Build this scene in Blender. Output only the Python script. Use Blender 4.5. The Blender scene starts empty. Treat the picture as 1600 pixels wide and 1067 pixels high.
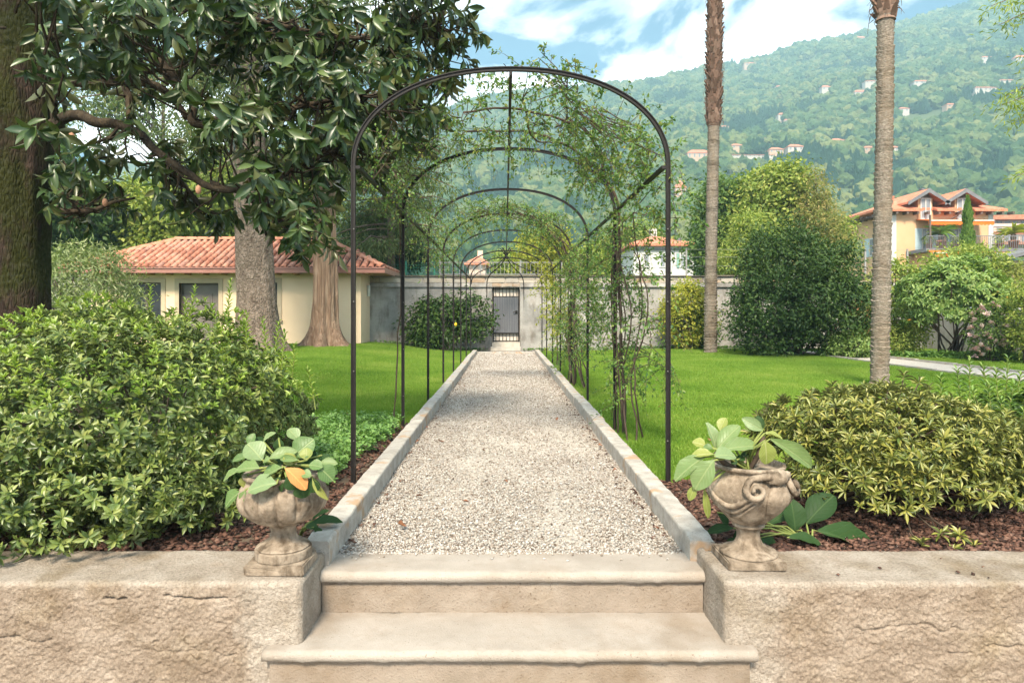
import bpy, bmesh, math, random
import numpy as np
from mathutils import Vector, Matrix

random.seed(7)
rng = np.random.default_rng(7)
PI = math.pi
sc = bpy.context.scene
COL = sc.collection

# ------------------------------------------------------------------ camera, sky, sun, exposure
HAZE = 0.0009
H = 1.222                     # eye height above the gravel path
FX = 1067.0                   # focal length in photo pixels (24 mm on 36 mm)
cam_d = bpy.data.cameras.new('camera')
cam = bpy.data.objects.new('camera', cam_d)
COL.objects.link(cam)
cam.location = (0, 0, H)
cam.rotation_euler = (math.radians(90), 0, 0)
cam_d.sensor_width = 36.0
cam_d.lens = 36.0 * FX / 1600
cam_d.shift_x = 11 / 1600
cam_d.shift_y = -44.5 / 1600
cam_d.clip_start = 0.05
cam_d.clip_end = 6000
sc.camera = cam

SUN = Vector((-0.12, -0.80, 0.86)).normalized()      # towards the sun: behind the camera, a little to the left
elev = math.asin(SUN.z)
world = bpy.data.worlds.new("World")
sc.world = world
world.use_nodes = True
wn = world.node_tree
wn.nodes.clear()
def wnode(t, **kw):
    n = wn.nodes.new(t)
    for k, v in kw.items():
        setattr(n, k, v)
    return n
sky = wnode('ShaderNodeTexSky', sky_type='NISHITA', sun_disc=False)
sky.sun_elevation = elev
sky.sun_rotation = math.atan2(SUN.x, SUN.y)
sky.air_density = 1.0
sky.dust_density = 0.6
sky.ozone_density = 1.0
tc = wnode('ShaderNodeTexCoord')
sep = wnode('ShaderNodeSeparateXYZ')
wn.links.new(tc.outputs['Generated'], sep.inputs[0])
zz = wnode('ShaderNodeMath', operation='ADD')
wn.links.new(sep.outputs['Z'], zz.inputs[0]); zz.inputs[1].default_value = 0.22
dv = wnode('ShaderNodeVectorMath', operation='DIVIDE')
cb = wnode('ShaderNodeCombineXYZ')
for i in range(3):
    wn.links.new(zz.outputs[0], cb.inputs[i])
wn.links.new(tc.outputs['Generated'], dv.inputs[0]); wn.links.new(cb.outputs[0], dv.inputs[1])
cn = wnode('ShaderNodeTexNoise')
cn.inputs['Scale'].default_value = 1.55
cn.inputs['Detail'].default_value = 9
cn.inputs['Roughness'].default_value = 0.56
cn.inputs['Distortion'].default_value = 0.35
off = wnode('ShaderNodeVectorMath', operation='ADD')
off.inputs[1].default_value = (3.4, 1.15, 0.0)
wn.links.new(dv.outputs[0], off.inputs[0])
wn.links.new(off.outputs[0], cn.inputs['Vector'])
cr = wnode('ShaderNodeValToRGB')
cr.color_ramp.elements[0].position = 0.475; cr.color_ramp.elements[0].color = (0, 0, 0, 1)
cr.color_ramp.elements[1].position = 0.57; cr.color_ramp.elements[1].color = (1, 1, 1, 1)
wn.links.new(cn.outputs['Fac'], cr.inputs[0])
tint = wnode('ShaderNodeMix', data_type='RGBA', blend_type='MULTIPLY')
tint.inputs['Factor'].default_value = 1.0
tint.inputs['B'].default_value = (0.10, 0.43, 0.70, 1)
wn.links.new(sky.outputs[0], tint.inputs['A'])
cm = wnode('ShaderNodeMix', data_type='RGBA')
cm.inputs['B'].default_value = (27, 27, 26.6, 1)
wn.links.new(cr.outputs[0], cm.inputs['Factor'])
wn.links.new(tint.outputs['Result'], cm.inputs['A'])
bg = wnode('ShaderNodeBackground')
bg.inputs['Strength'].default_value = 0.065
wn.links.new(cm.outputs['Result'], bg.inputs['Color'])
wo = wnode('ShaderNodeOutputWorld')
wn.links.new(bg.outputs[0], wo.inputs['Surface'])

sun_d = bpy.data.lights.new('sun', 'SUN')
sun_d.energy = 5.0
sun_d.angle = math.radians(12)
sun_d.color = (1.0, 0.87, 0.69)
sun_o = bpy.data.objects.new('sun', sun_d)
COL.objects.link(sun_o)
sun_o.location = (-20, -30, 40)
sun_o.rotation_euler = SUN.to_track_quat('Z', 'Y').to_euler()

sc.view_settings.view_transform = 'Standard'
sc.view_settings.look = 'None'
sc.view_settings.gamma = 1
sc.view_settings.use_curve_mapping = False
sc.view_settings.exposure = 1.42
sc.cycles.max_bounces = 6
sc.cycles.diffuse_bounces = 3
sc.cycles.glossy_bounces = 2
sc.cycles.transmission_bounces = 3
sc.cycles.transparent_max_bounces = 4
sc.cycles.volume_bounces = 0
sc.cycles.use_denoising = True

# ------------------------------------------------------------------ helpers
def P(px, py, Y):
    """the point at depth Y seen at a photo pixel"""
    return np.array(((px - 789) / FX * Y, Y, H - (py - 489) / FX * Y))

def _hash(ix, iy, iz):
    h = (ix.astype(np.int64) * 374761393 + iy.astype(np.int64) * 668265263 + iz.astype(np.int64) * 2147483647) & 0xffffffff
    h = ((h ^ (h >> 13)) * 1274126177) & 0xffffffff
    h = h ^ (h >> 16)
    return (h & 0xffff) / 65535.0

def vnoise(p):
    i = np.floor(p).astype(np.int64); f = p - i
    f = f * f * (3 - 2 * f)
    x, y, z = i[:, 0], i[:, 1], i[:, 2]
    fx, fy, fz = f[:, 0], f[:, 1], f[:, 2]
    def l(a, b, t): return a + (b - a) * t
    c = lambda dx, dy, dz: _hash(x + dx, y + dy, z + dz)
    return l(l(l(c(0,0,0), c(1,0,0), fx), l(c(0,1,0), c(1,1,0), fx), fy),
             l(l(c(0,0,1), c(1,0,1), fx), l(c(0,1,1), c(1,1,1), fx), fy), fz) * 2 - 1

def fbm(p, o=4, g=0.5):
    p = np.asarray(p, float); s = 0; a = 1.0
    for k in range(o):
        s = s + a * vnoise(p * (2 ** k) + 17.3 * k); a *= g
    return s

def unit(v):
    return v / np.maximum(np.linalg.norm(v, axis=-1, keepdims=True), 1e-9)

def mesh_np(name, V, F, smooth=False):
    """V (n,3); F an (m,k) array, or a list of index lists"""
    me = bpy.data.meshes.new(name)
    V = np.asarray(V, np.float32)
    if isinstance(F, np.ndarray) and F.ndim == 2:
        m, k = F.shape
        me.vertices.add(len(V)); me.vertices.foreach_set('co', V.ravel())
        me.loops.add(m * k); me.loops.foreach_set('vertex_index', F.astype(np.int32).ravel())
        me.polygons.add(m)
        me.polygons.foreach_set('loop_start', np.arange(0, m * k, k, dtype=np.int32))
        me.update(calc_edges=True)
    else:
        me.from_pydata([tuple(map(float, v)) for v in V], [], [tuple(map(int, f)) for f in F])
        me.update()
    if smooth:
        me.polygons.foreach_set('use_smooth', np.ones(len(me.polygons), dtype=bool))
    return me

class B:
    """collects shapes for one mesh"""
    def __init__(s): s.v = []; s.f = []; s.n = 0
    def add(s, V, F):
        V = np.asarray(V, float).reshape(-1, 3)
        s.f += [[int(i) + s.n for i in f] for f in F]
        s.v.append(V); s.n += len(V); return s
    def box(s, x0, x1, y0, y1, z0, z1):
        V = [(x, y, z) for z in (z0, z1) for y in (y0, y1) for x in (x0, x1)]
        return s.add(V, [(0,2,3,1), (4,5,7,6), (0,1,5,4), (1,3,7,5), (3,2,6,7), (2,0,4,6)])
    def tube(s, pts, r, seg=6, cap=True):
        V, F = tube(pts, r, seg, cap); return s.add(V, F)
    def lathe(s, prof, c, seg=24, mod=None):
        V, F = lathe(prof, c, seg, mod); return s.add(V, F)
    def grid(s, G):
        n, m = G.shape[:2]
        F = [(i*m+j, i*m+j+1, (i+1)*m+j+1, (i+1)*m+j) for i in range(n-1) for j in range(m-1)]
        return s.add(G.reshape(-1, 3), F)
    def prism(s, poly, axis, a, b):
        """extrude a 2-D polygon along an axis (0,1,2) from a to b"""
        o = [i for i in range(3) if i != axis]; n = len(poly); V = []
        for t in (a, b):
            for p in poly:
                q = [0, 0, 0]; q[axis] = t; q[o[0]] = p[0]; q[o[1]] = p[1]; V.append(q)
        return s.add(V, [list(range(n))[::-1], list(range(n, 2*n))] + [(i, (i+1) % n, n+(i+1) % n, n+i) for i in range(n)])
    def VF(s): return (np.concatenate(s.v), s.f)

def tube(pts, r, seg=6, cap=True):
    pts = np.asarray(pts, float); n = len(pts)
    r = np.broadcast_to(np.asarray(r, float), (n,)) if np.ndim(r) else np.full(n, float(r))
    T = unit(np.gradient(pts, axis=0))
    ref = np.array((0, 0, 1.0)) if abs(T[:, 2]).mean() < 0.8 else np.array((0, 1.0, 0))
    A = unit(np.cross(T, ref)); Bn = np.cross(T, A)
    th = np.linspace(0, 2*PI, seg, endpoint=False)
    V = pts[:, None, :] + r[:, None, None] * (np.cos(th)[None, :, None] * A[:, None, :] + np.sin(th)[None, :, None] * Bn[:, None, :])
    F = [(i*seg+j, i*seg+(j+1) % seg, (i+1)*seg+(j+1) % seg, (i+1)*seg+j) for i in range(n-1) for j in range(seg)]
    if cap: F += [list(range(seg))[::-1], [(n-1)*seg+j for j in range(seg)]]
    return V.reshape(-1, 3), F

def lathe(prof, c, seg=24, mod=None):
    """prof (r,z) rows; mod(theta array, z) multiplies the radius"""
    th = np.linspace(0, 2*PI, seg, endpoint=False); V = []
    for r, z in prof:
        k = mod(th, z) if mod else 1.0
        V.append(np.stack([c[0] + r*k*np.cos(th), c[1] + r*k*np.sin(th), np.full(seg, c[2] + z)], 1))
    n = len(prof)
    F = [(i*seg+j, i*seg+(j+1) % seg, (i+1)*seg+(j+1) % seg, (i+1)*seg+j) for i in range(n-1) for j in range(seg)]
    F += [list(range(seg))[::-1], [(n-1)*seg+j for j in range(seg)]]
    return np.concatenate(V), F

def wl(o):
    v = Vector((0, 0, 0))
    while o is not None:
        v += o.location; o = o.parent
    return np.array(v)

def link(name, me, mat=None, parent=None):
    o = bpy.data.objects.new(name, me); COL.objects.link(o)
    if mat is not None and len(me.materials) == 0: me.materials.append(mat)
    if parent is not None: o.parent = parent
    return o

def part(name, VF, mat, parent=None, smooth=False, kind=None, label=None):
    """one mesh object from world-space shapes, a child of parent"""
    if isinstance(VF, B): VF = VF.VF()
    V, F = VF
    V = np.asarray(V, float)
    if parent is not None: V = V - wl(parent)
    o = link(name, mesh_np(name, V, F, smooth), mat, parent)
    if len(o.data.vertices) == 0: print('EMPTY', name)
    if kind: o['kind'] = kind
    if label: o['label'] = label
    return o

def tag(o, label, cat, group=None):
    o['label'] = label; o['category'] = cat
    if group: o['group'] = group
    return o

def thing(name, label, cat, loc=(0, 0, 0), group=None):
    o = bpy.data.objects.new(name, None); COL.objects.link(o)
    o.empty_display_size = 0.1
    o.location = [float(t) for t in loc]
    return tag(o, label, cat, group)

def struct(o):
    o['kind'] = 'structure'; return o

# ------------------------------------------------------------------ materials
class NT:
    def __init__(s, name):
        s.m = bpy.data.materials.new(name); s.m.use_nodes = True
        s.t = s.m.node_tree; s.t.nodes.clear()
        s.out = s.t.nodes.new('ShaderNodeOutputMaterial')
    def n(s, typ, ins=None, **kw):
        nd = s.t.nodes.new(typ)
        for k, v in kw.items(): setattr(nd, k, v)
        for k, v in (ins or {}).items():
            if hasattr(v, 'is_output') or isinstance(v, bpy.types.NodeSocket): s.t.links.new(v, nd.inputs[k])
            else: nd.inputs[k].default_value = v
        return nd
    def ramp(s, fac, stops):
        r = s.n('ShaderNodeValToRGB', {0: fac}); e = r.color_ramp.elements
        while len(e) < len(stops): e.new(0.5)
        for q, (p, c) in zip(e, stops):
            q.position = p; q.color = (*c, 1) if len(c) == 3 else c
        return r.outputs[0]
    def noise(s, vec, scale, detail=5, rough=0.55, dist=0.0):
        return s.n('ShaderNodeTexNoise', {'Vector': vec, 'Scale': scale, 'Detail': detail, 'Roughness': rough, 'Distortion': dist}).outputs['Fac']
    def coord(s): return s.n('ShaderNodeTexCoord').outputs['Object']
    def math(s, op, a, b=0.0): return s.n('ShaderNodeMath', {0: a, 1: b}, operation=op).outputs[0]
    def mix(s, f, a, b, mode='MIX'):
        return s.n('ShaderNodeMix', {'Factor': f, 'A': a if not isinstance(a, tuple) else (*a, 1), 'B': b if not isinstance(b, tuple) else (*b, 1)},
                   data_type='RGBA', blend_type=mode).outputs['Result']
    def mapping(s, vec, scale): return s.n('ShaderNodeMapping', {'Vector': vec, 'Scale': scale}).outputs[0]

def even(cols, lo=0.3, hi=0.7):
    n = len(cols)
    return [(lo + (hi - lo) * i / max(n - 1, 1), c) for i, c in enumerate(cols)]

def solid(name, cols, scale=6.0, rough=0.8, bump=0.0, bscale=None, detail=6, spec=0.3, metallic=0.0, stretch=None, voro=0.0, vscale=60, bdist=0.01, speck=None, stain=None):
    """rough mineral / wood / paint: a colour ramp over noise, fine bump; speck=(scale, colour, threshold)"""
    t = NT(name); c = t.coord()
    cc = t.mapping(c, stretch) if stretch else c
    col = t.ramp(t.noise(cc, scale, detail), even(cols))
    if speck:
        for (ss, scol, th) in (speck if isinstance(speck, list) else [speck]):
            f = t.ramp(t.noise(cc, ss, 3), [(th, (0, 0, 0)), (min(th + 0.08, 1), (1, 1, 1))])
            col = t.mix(f, col, scol)
    if stain:
        col = t.mix(0.85, col, t.ramp(t.noise(c, stain[0], 7, 0.65), [(0.46, (1, 1, 1)), (0.70, stain[1])]), 'MULTIPLY')
    ins = {'Base Color': col, 'Roughness': rough, 'Specular IOR Level': spec, 'Metallic': metallic}
    if bump:
        h = t.noise(cc, bscale or scale * 6, 6, 0.6)
        if voro:
            v = t.n('ShaderNodeTexVoronoi', {'Vector': cc, 'Scale': vscale}).outputs['Distance']
            h = t.math('ADD', h, t.math('MULTIPLY', v, voro))
        ins['Normal'] = t.n('ShaderNodeBump', {'Height': h, 'Strength': bump, 'Distance': bdist}).outputs[0]
    p = t.n('ShaderNodeBsdfPrincipled', ins)
    t.t.links.new(p.outputs[0], t.out.inputs[0])
    return t.m

def island_fac(t):
    g = t.n('ShaderNodeNewGeometry').outputs['Random Per Island']
    o = t.n('ShaderNodeObjectInfo').outputs['Random']
    return t.math('FRACT', t.math('ADD', g, o))

def leafm(name, cols, k=1.45, rough=0.45, trans=0.25, spec=0.4, back=None, tcol=None):
    """leaves: colour differs leaf by leaf, some light passes through"""
    t = NT(name)
    cols = [tuple(min(q * k, .75) for q in c) for c in cols]
    col = t.ramp(island_fac(t), even(cols, 0.02, 0.98))
    if back:
        col = t.mix(t.n('ShaderNodeNewGeometry').outputs['Backfacing'], col, back)
    p = t.n('ShaderNodeBsdfPrincipled', {'Base Color': col, 'Roughness': rough, 'Specular IOR Level': spec})
    if trans:
        tc_ = t.mix(1.0, col, tcol or (1.6, 1.7, 0.7), 'MULTIPLY')
        tr = t.n('ShaderNodeBsdfTranslucent', {'Color': tc_})
        sh = t.n('ShaderNodeMixShader', {0: trans, 1: p.outputs[0], 2: tr.outputs[0]})
        t.t.links.new(sh.outputs[0], t.out.inputs[0])
    else:
        t.t.links.new(p.outputs[0], t.out.inputs[0])
    return t.m

def pieces(name, cols, rough=0.8, bump=0.0, bscale=80, spec=0.3, nz=0.25, nscale=8):
    """many separate pieces (stones, tiles, chips): colour by piece plus some noise"""
    t = NT(name); c = t.coord()
    f = t.math('ADD', t.math('MULTIPLY', island_fac(t), 1 - nz), t.math('MULTIPLY', t.noise(c, nscale, 4), nz))
    ins = {'Base Color': t.ramp(f, even(cols, 0.08, 0.92)), 'Roughness': rough, 'Specular IOR Level': spec}
    if bump:
        ins['Normal'] = t.n('ShaderNodeBump', {'Height': t.noise(c, bscale, 5), 'Strength': bump, 'Distance': 0.005}).outputs[0]
    p = t.n('ShaderNodeBsdfPrincipled', ins)
    t.t.links.new(p.outputs[0], t.out.inputs[0])
    return t.m

def glass(name, col=(0.03, 0.035, 0.04)):
    t = NT(name)
    p = t.n('ShaderNodeBsdfPrincipled', {'Base Color': (*col, 1), 'Roughness': 0.06, 'Specular IOR Level': 0.16})
    t.t.links.new(p.outputs[0], t.out.inputs[0]); return t.m

# ------------------------------------------------------------------ leaves
def tmpl(widths, fold=0.12, curl=-0.15, wave=0.0):
    """leaf outline: widths at even steps from stem to tip; two strips beside the midrib"""
    n = len(widths); V = []; F = []
    for i, w in enumerate(widths):
        y = i / (n - 1); z = curl * y * y
        ww = wave * math.sin(i * 2.1)
        V += [(-w/2, y, z + fold * w + ww), (0, y, z), (w/2, y, z + fold * w - ww)]
    for i in range(n - 1):
        a = 3 * i; b = a + 3
        for k in (0, 1):
            if i == 0 and widths[0] == 0: F.append((a + 1, b + k + 1, b + k))
            elif i == n - 2 and widths[-1] == 0: F.append((a + k, a + k + 1, b + 1))
            else: F += [(a + k, a + k + 1, b + k + 1), (a + k, b + k + 1, b + k)]
    V = np.array(V, float); F = np.array(F)
    used = np.unique(F); m = -np.ones(len(V), int); m[used] = np.arange(len(used))
    return V[used], m[F]

T_SMALL = tmpl([0, 1, 0], 0.15, -0.12)
T_MED = tmpl([0.0, 0.75, 0.95, 0], 0.14, -0.2)
T_LONG = tmpl([0.05, 0.6, 1.0, 0.75, 0], 0.10, -0.28)
T_ROUND = tmpl([0.12, 0.75, 1.0, 0.95, 0.6, 0.0], 0.10, -0.12)
T_FLAT = (np.array([(0, 0, 0), (.5, .5, .05), (0, 1, -.1), (-.5, .5, .05)], float), np.array([(0, 1, 2), (0, 2, 3)]))

def frames(D, N):
    D = unit(D); S = unit(np.cross(D, N)); return D, S, np.cross(S, D)

def leaves(T, O, D, N, L, W):
    tv, tf = T; n = len(O)
    D, S, N = frames(D, N)
    L = np.broadcast_to(L, (n,)); W = np.broadcast_to(W, (n,))
    V = O[:, None, :] + (W[:, None] * tv[None, :, 0])[..., None] * S[:, None, :] \
        + (L[:, None] * tv[None, :, 1])[..., None] * D[:, None, :] + (L[:, None] * tv[None, :, 2])[..., None] * N[:, None, :]
    F = (tf[None] + (np.arange(n) * len(tv))[:, None, None]).reshape(-1, tf.shape[1])
    return V.reshape(-1, 3), F

def rand_unit(n):
    return unit(rng.normal(size=(n, 3)))

def rosettes(C, A, k, L, tilt=60, droop=0.0, jit=0.25, off=0.15):
    """k leaves round each centre C with axis A"""
    n = len(C); A = unit(A)
    ref = np.where(np.abs(A[:, 2:3]) < 0.9, np.array([[0, 0, 1.0]]), np.array([[1.0, 0, 0]]))
    U = unit(np.cross(A, ref)); Vv = np.cross(A, U)
    ph = (np.arange(k)[None] * 2.399 + rng.uniform(0, 6.28, (n, 1)) + rng.normal(0, 0.2, (n, k)))
    R = np.cos(ph)[..., None] * U[:, None] + np.sin(ph)[..., None] * Vv[:, None]
    tl = np.radians(tilt + rng.normal(0, 14, (n, k)) + np.linspace(18, -22, k)[None])[..., None]
    D = A[:, None] * np.cos(tl) + R * np.sin(tl)
    N = A[:, None] * np.sin(tl) - R * np.cos(tl) + rng.normal(0, jit, (n, k, 3))
    D[..., 2] -= droop * rng.uniform(0.3, 1.4, (n, k))
    Ls = np.broadcast_to(L, (n,))[:, None] * rng.uniform(0.65, 1.15, (n, k))
    O = C[:, None] + A[:, None] * (np.linspace(-off, off, k)[None, :, None] * Ls[..., None])
    return O.reshape(-1, 3), D.reshape(-1, 3), N.reshape(-1, 3), Ls.ravel()

def split_leaves(root, T, O, D, N, L, W, mat, out=None, n=300, fname='foliage', bounds=True):
    """the n leaves that show largest become objects of their own, the rest one mesh"""
    W = np.broadcast_to(W, L.shape)
    dist = np.linalg.norm(O - np.array((0, 0, H)), axis=1)
    px = 789 + O[:, 0] / O[:, 1] * FX; py = 489 - (O[:, 2] - H) / O[:, 1] * FX
    sco = L / dist
    if out is not None:
        view = unit(np.array((0, 0, H)) - O)
        sco = sco * np.clip((out * view).sum(1), 0, 1) ** 0.5 / dist
    sco = sco * ((px > 4) & (px < 1596) & (py > 4) & (py < 1060)) * rng.uniform(0.8, 1.0, len(L))
    top = np.argsort(-sco)[:n]; top = top[sco[top] > 0]
    keep = np.ones(len(L), bool); keep[top] = False
    part(fname, leaves(T, O[keep], D[keep], N[keep], L[keep], W[keep]), mat, root, True, 'stuff')
    base = wl(root)
    Ds, Ss, Ns = frames(D[top], N[top])
    me = mesh_np('leaf', T[0], T[1], True); me.materials.append(mat)
    for i, q in enumerate(top):
        o = bpy.data.objects.new('leaf', me); COL.objects.link(o); o.parent = root
        m = Matrix.Identity(4)
        for r in range(3):
            m[r][0] = Ss[i][r] * W[q]; m[r][1] = Ds[i][r] * L[q]; m[r][2] = Ns[i][r] * L[q]; m[r][3] = O[q][r] - base[r]
        o.matrix_local = m

def clumps(blobs, nclump, per, crad, shell=0.55, flat=0.7):
    """leaf positions grouped in clumps through a crown made of ellipsoids (c, r)"""
    vol = np.array([(b[1][0] * b[1][1] * b[1][2]) ** 0.66 for b in blobs]); vol /= vol.sum()
    idx = rng.choice(len(blobs), nclump, p=vol)
    c = np.array([blobs[i][0] for i in idx], float); r = np.array([blobs[i][1] for i in idx], float)
    d = rand_unit(nclump); k = (shell + (1 - shell) * rng.uniform(0, 1, (nclump, 1)) ** 0.6)
    C = c + d * r * k
    out = unit(d / r)
    g = rng.normal(size=(nclump, per, 3)) * crad * rng.uniform(0.6, 1.25, (nclump, 1, 1)); g[..., 2] *= flat
    O = (C[:, None] + g).reshape(-1, 3)
    return C, out, O, np.repeat(out, per, 0), g.reshape(-1, 3)

def leafy(blobs, nclump, per, crad, L, W, T=T_FLAT, up=0.5, droop=0.3, shell=0.55, flat=0.7):
    C, out, O, oo, g = clumps(blobs, nclump, per, crad, shell, flat)
    n = len(O)
    N = oo * 0.6 + np.array((0, 0, up)) + rng.normal(0, 0.55, (n, 3))
    D = unit(g) * 0.7 + rng.normal(0, 0.6, (n, 3)); D[:, 2] -= droop
    return C, leaves(T, O, D, N, L * rng.uniform(0.6, 1.25, n), W * rng.uniform(0.7, 1.2, n))

def limbs(b, base, targets, r0, sag=0.15, seg=5, rt=0.012, fork=0.45):
    base = np.asarray(base, float)
    for c in targets:
        v = c - base; L = np.linalg.norm(v)
        p = np.linspace(0, 1, 6)[:, None]
        pts = base + v * p + np.array((0, 0, sag * L)) * (p * (1 - p) * 2) + np.concatenate([np.zeros((1, 3)), rng.normal(0, 0.04 * L, (5, 3))]) * (1 - np.abs(2 * p - 1))
        b.tube(pts, np.linspace(r0 * min(1, 0.3 + L * 0.12), rt, 6), seg)

def ntree(name, label, cat, base, height, blobs, nclump, per, crad, L, W, lmat, bmat, r0, T=T_FLAT, group=None, nl=14, droop=0.3, up=0.5, bare=0.35, shell=0.45, flat=0.7):
    """a tree: tapered trunk with limbs (part trunk) and a crown of leaf clumps (part crown)"""
    t = thing(name, label, cat, base, group)
    C, VF = leafy(blobs, nclump, per, crad, L, W, T, up, droop, shell, flat)
    part('crown', VF, lmat, t, False, 'stuff')
    b = B(); base = np.asarray(base, float)
    zs = np.linspace(0, height, 8); wob = np.cumsum(rng.normal(0, r0 * 0.25, (8, 2)), 0)
    wob[0] = 0
    tr = np.stack([base[0] + wob[:, 0], base[1] + wob[:, 1], base[2] - 0.05 + zs], 1)
    b.tube(tr, np.concatenate([[r0 * 1.25], np.linspace(r0, r0 * 0.2, 7)]), 9)
    for c in C[rng.choice(len(C), min(nl, len(C)), replace=False)]:
        k = np.clip((c[2] - base[2]) / height * 0.75, bare, 0.9) * 7
        i = int(k); p0 = tr[i] + (tr[min(i + 1, 7)] - tr[i]) * (k - i)
        limbs(b, p0, [c], r0 * 0.35, 0.08)
    part('trunk', b, bmat, t, True)
    return t

def scatter(name, pts, insts, smin, smax, parent=None, tilt=0.0, seed=0, label=None):
    """one object of kind stuff: copies of small meshes on the given points"""
    src = []
    for me in insts:
        o = bpy.data.objects.new(me.name, me); src.append(o)
    ob = link(name, mesh_np(name, pts, []), None, parent)
    ob['kind'] = 'stuff'
    ng = bpy.data.node_groups.new(name, 'GeometryNodeTree')
    ng.interface.new_socket('Geometry', in_out='INPUT', socket_type='NodeSocketGeometry')
    ng.interface.new_socket('Geometry', in_out='OUTPUT', socket_type='NodeSocketGeometry')
    N = ng.nodes.new; Lk = ng.links.new
    gi, go = N('NodeGroupInput'), N('NodeGroupOutput')
    gti = N('GeometryNodeGeometryToInstance')
    for o in src[::-1]:
        oi = N('GeometryNodeObjectInfo'); oi.inputs['Object'].default_value = o
        Lk(oi.outputs['Geometry'], gti.inputs[0])
    iop = N('GeometryNodeInstanceOnPoints')
    Lk(gi.outputs[0], iop.inputs['Points']); Lk(gti.outputs[0], iop.inputs['Instance'])
    iop.inputs['Pick Instance'].default_value = True
    ri = N('FunctionNodeRandomValue'); ri.data_type = 'INT'
    ri.inputs['Min'].default_value = 0; ri.inputs['Max'].default_value = len(src) - 1
    for s_ in ri.inputs:
        if s_.name == 'Min' and s_.type == 'INT': s_.default_value = 0
        if s_.name == 'Max' and s_.type == 'INT': s_.default_value = len(src) - 1
        if s_.name == 'Seed': s_.default_value = seed + 3
    Lk([q for q in ri.outputs if q.type == 'INT'][0], iop.inputs['Instance Index'])
    rr = N('FunctionNodeRandomValue'); rr.data_type = 'FLOAT_VECTOR'
    vs = [q for q in rr.inputs if q.type == 'VECTOR']
    vs[0].default_value = (-tilt, -tilt, 0); vs[1].default_value = (tilt, tilt, 6.28)
    Lk([q for q in rr.outputs if q.type == 'VECTOR'][0], iop.inputs['Rotation'])
    rs = N('FunctionNodeRandomValue'); rs.data_type = 'FLOAT'
    fs = [q for q in rs.inputs if q.type == 'VALUE']
    fs[0].default_value = smin; fs[1].default_value = smax
    for s_ in rs.inputs:
        if s_.name == 'Seed': s_.default_value = seed + 11
    Lk([q for q in rs.outputs if q.type == 'VALUE'][0], iop.inputs['Scale'])
    Lk(iop.outputs[0], go.inputs[0])
    md = ob.modifiers.new('scatter', 'NODES'); md.node_group = ng
    return ob
# ------------------------------------------------------------------ setting: ground, hills, haze
def sm(x): x = np.clip(x, 0, 1); return x * x * (3 - 2 * x)
def lawn_z(X, Y):
    X = np.asarray(X, float); Y = np.asarray(Y, float)
    return 0.27 * sm((-X - 1.3) / 3.2) * sm((Y - 8) / 11) + 0.07 * sm((X - 1.3) / 4) * sm((Y - 10) / 10)

m_lawn = solid('lawn', [(0.085, 0.14, 0.018), (0.13, 0.19, 0.03)], 3, 0.9, 0.5, 90)
m_earth = solid('earth', [(0.05, 0.035, 0.025), (0.09, 0.065, 0.045), (0.12, 0.09, 0.06)], 14, 0.95, 0.8, 60)
m_pave = solid('paving', [(0.24, 0.2, 0.16), (0.3, 0.26, 0.21)], 5, 0.9, 0.4, 80)
m_hill = solid('hillside', [(0.05, 0.075, 0.03), (0.09, 0.12, 0.05), (0.14, 0.16, 0.08)], 0.03, 0.95)

g = B(); g.grid(np.array([[(x, y, -0.62) for x in (-1400, -40, 40, 1400)] for y in (-250, -20, 60, 1130)], float))
struct(part('ground', g, m_earth))
g = B(); g.box(-12, 12, -6, 3.4, -0.6, -0.4)
struct(part('pavement', g, m_pave))

def sheet(x0, x1, y0, y1, nx, ny, zf, skip=None):
    X, Y = np.meshgrid(np.linspace(x0, x1, nx), np.linspace(y0, y1, ny))
    Z = zf(X, Y)
    V = np.stack([X, Y, Z], -1).reshape(-1, 3)
    i = np.arange(ny - 1)[:, None] * nx + np.arange(nx - 1)[None]
    F = np.stack([i, i + 1, i + nx + 1, i + nx], -1).reshape(-1, 4)
    return V, F
a = sheet(-32, -0.93, 3.34, 22.3, 100, 60, lambda X, Y: lawn_z(X, Y) - 0.004)
b = sheet(0.98, 22, 3.34, 22.3, 80, 60, lambda X, Y: lawn_z(X, Y) - 0.004)
struct(part('lawn', (np.concatenate([a[0], b[0]]), np.concatenate([a[1], b[1] + len(a[0])])), m_lawn, None, True))

# hills: a valley side that climbs from behind the garden wall to the ridge
SKY_X = np.array([-1500, -800, 0, 400, 560, 765, 830, 1000, 1060, 1100, 1200, 1240, 1300, 1400, 1500, 1600, 1800, 2600])
SKY_Y = np.array([360, 330, 270, 225, 205, 152, 143, 128, 113, 105, 88, 72, 60, 40, 8, -20, -25, -25])
def hill_z(X, Y):
    X = np.asarray(X, float); Y = np.asarray(Y, float)
    u = X / np.maximum(Y, 1)
    zr = H + (489 + 4 - np.interp(u * FX + 789, SKY_X, SKY_Y)) / FX * 850 - 8
    t = np.clip((Y - 170) / 680, 0, 1)
    z = 2.0 + 0.035 * np.clip(Y - 22.7, 0, 147) + (zr - 7.2) * t ** 1.25
    z = z - np.clip(Y - 850, 0, 400) * 0.35
    sh = X.shape
    p = np.stack([(X + 0.6 * Y) / 95, (Y - 0.4 * X) / 190, np.zeros(sh)], -1).reshape(-1, 3)
    return z + (fbm(p, 4).reshape(sh)) * 20 * t * np.clip((1.02 - t) / 0.3, 0, 1)
us = np.linspace(-1.6, 1.7, 420); ys = 22.7 + (1120 - 22.7) * np.linspace(0, 1, 150) ** 1.5
U, Yg = np.meshgrid(us, ys); Xg = U * Yg
V = np.stack([Xg, Yg, hill_z(Xg, Yg)], -1).reshape(-1, 3)
i = np.arange(149)[:, None] * 420 + np.arange(419)[None]
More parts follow.
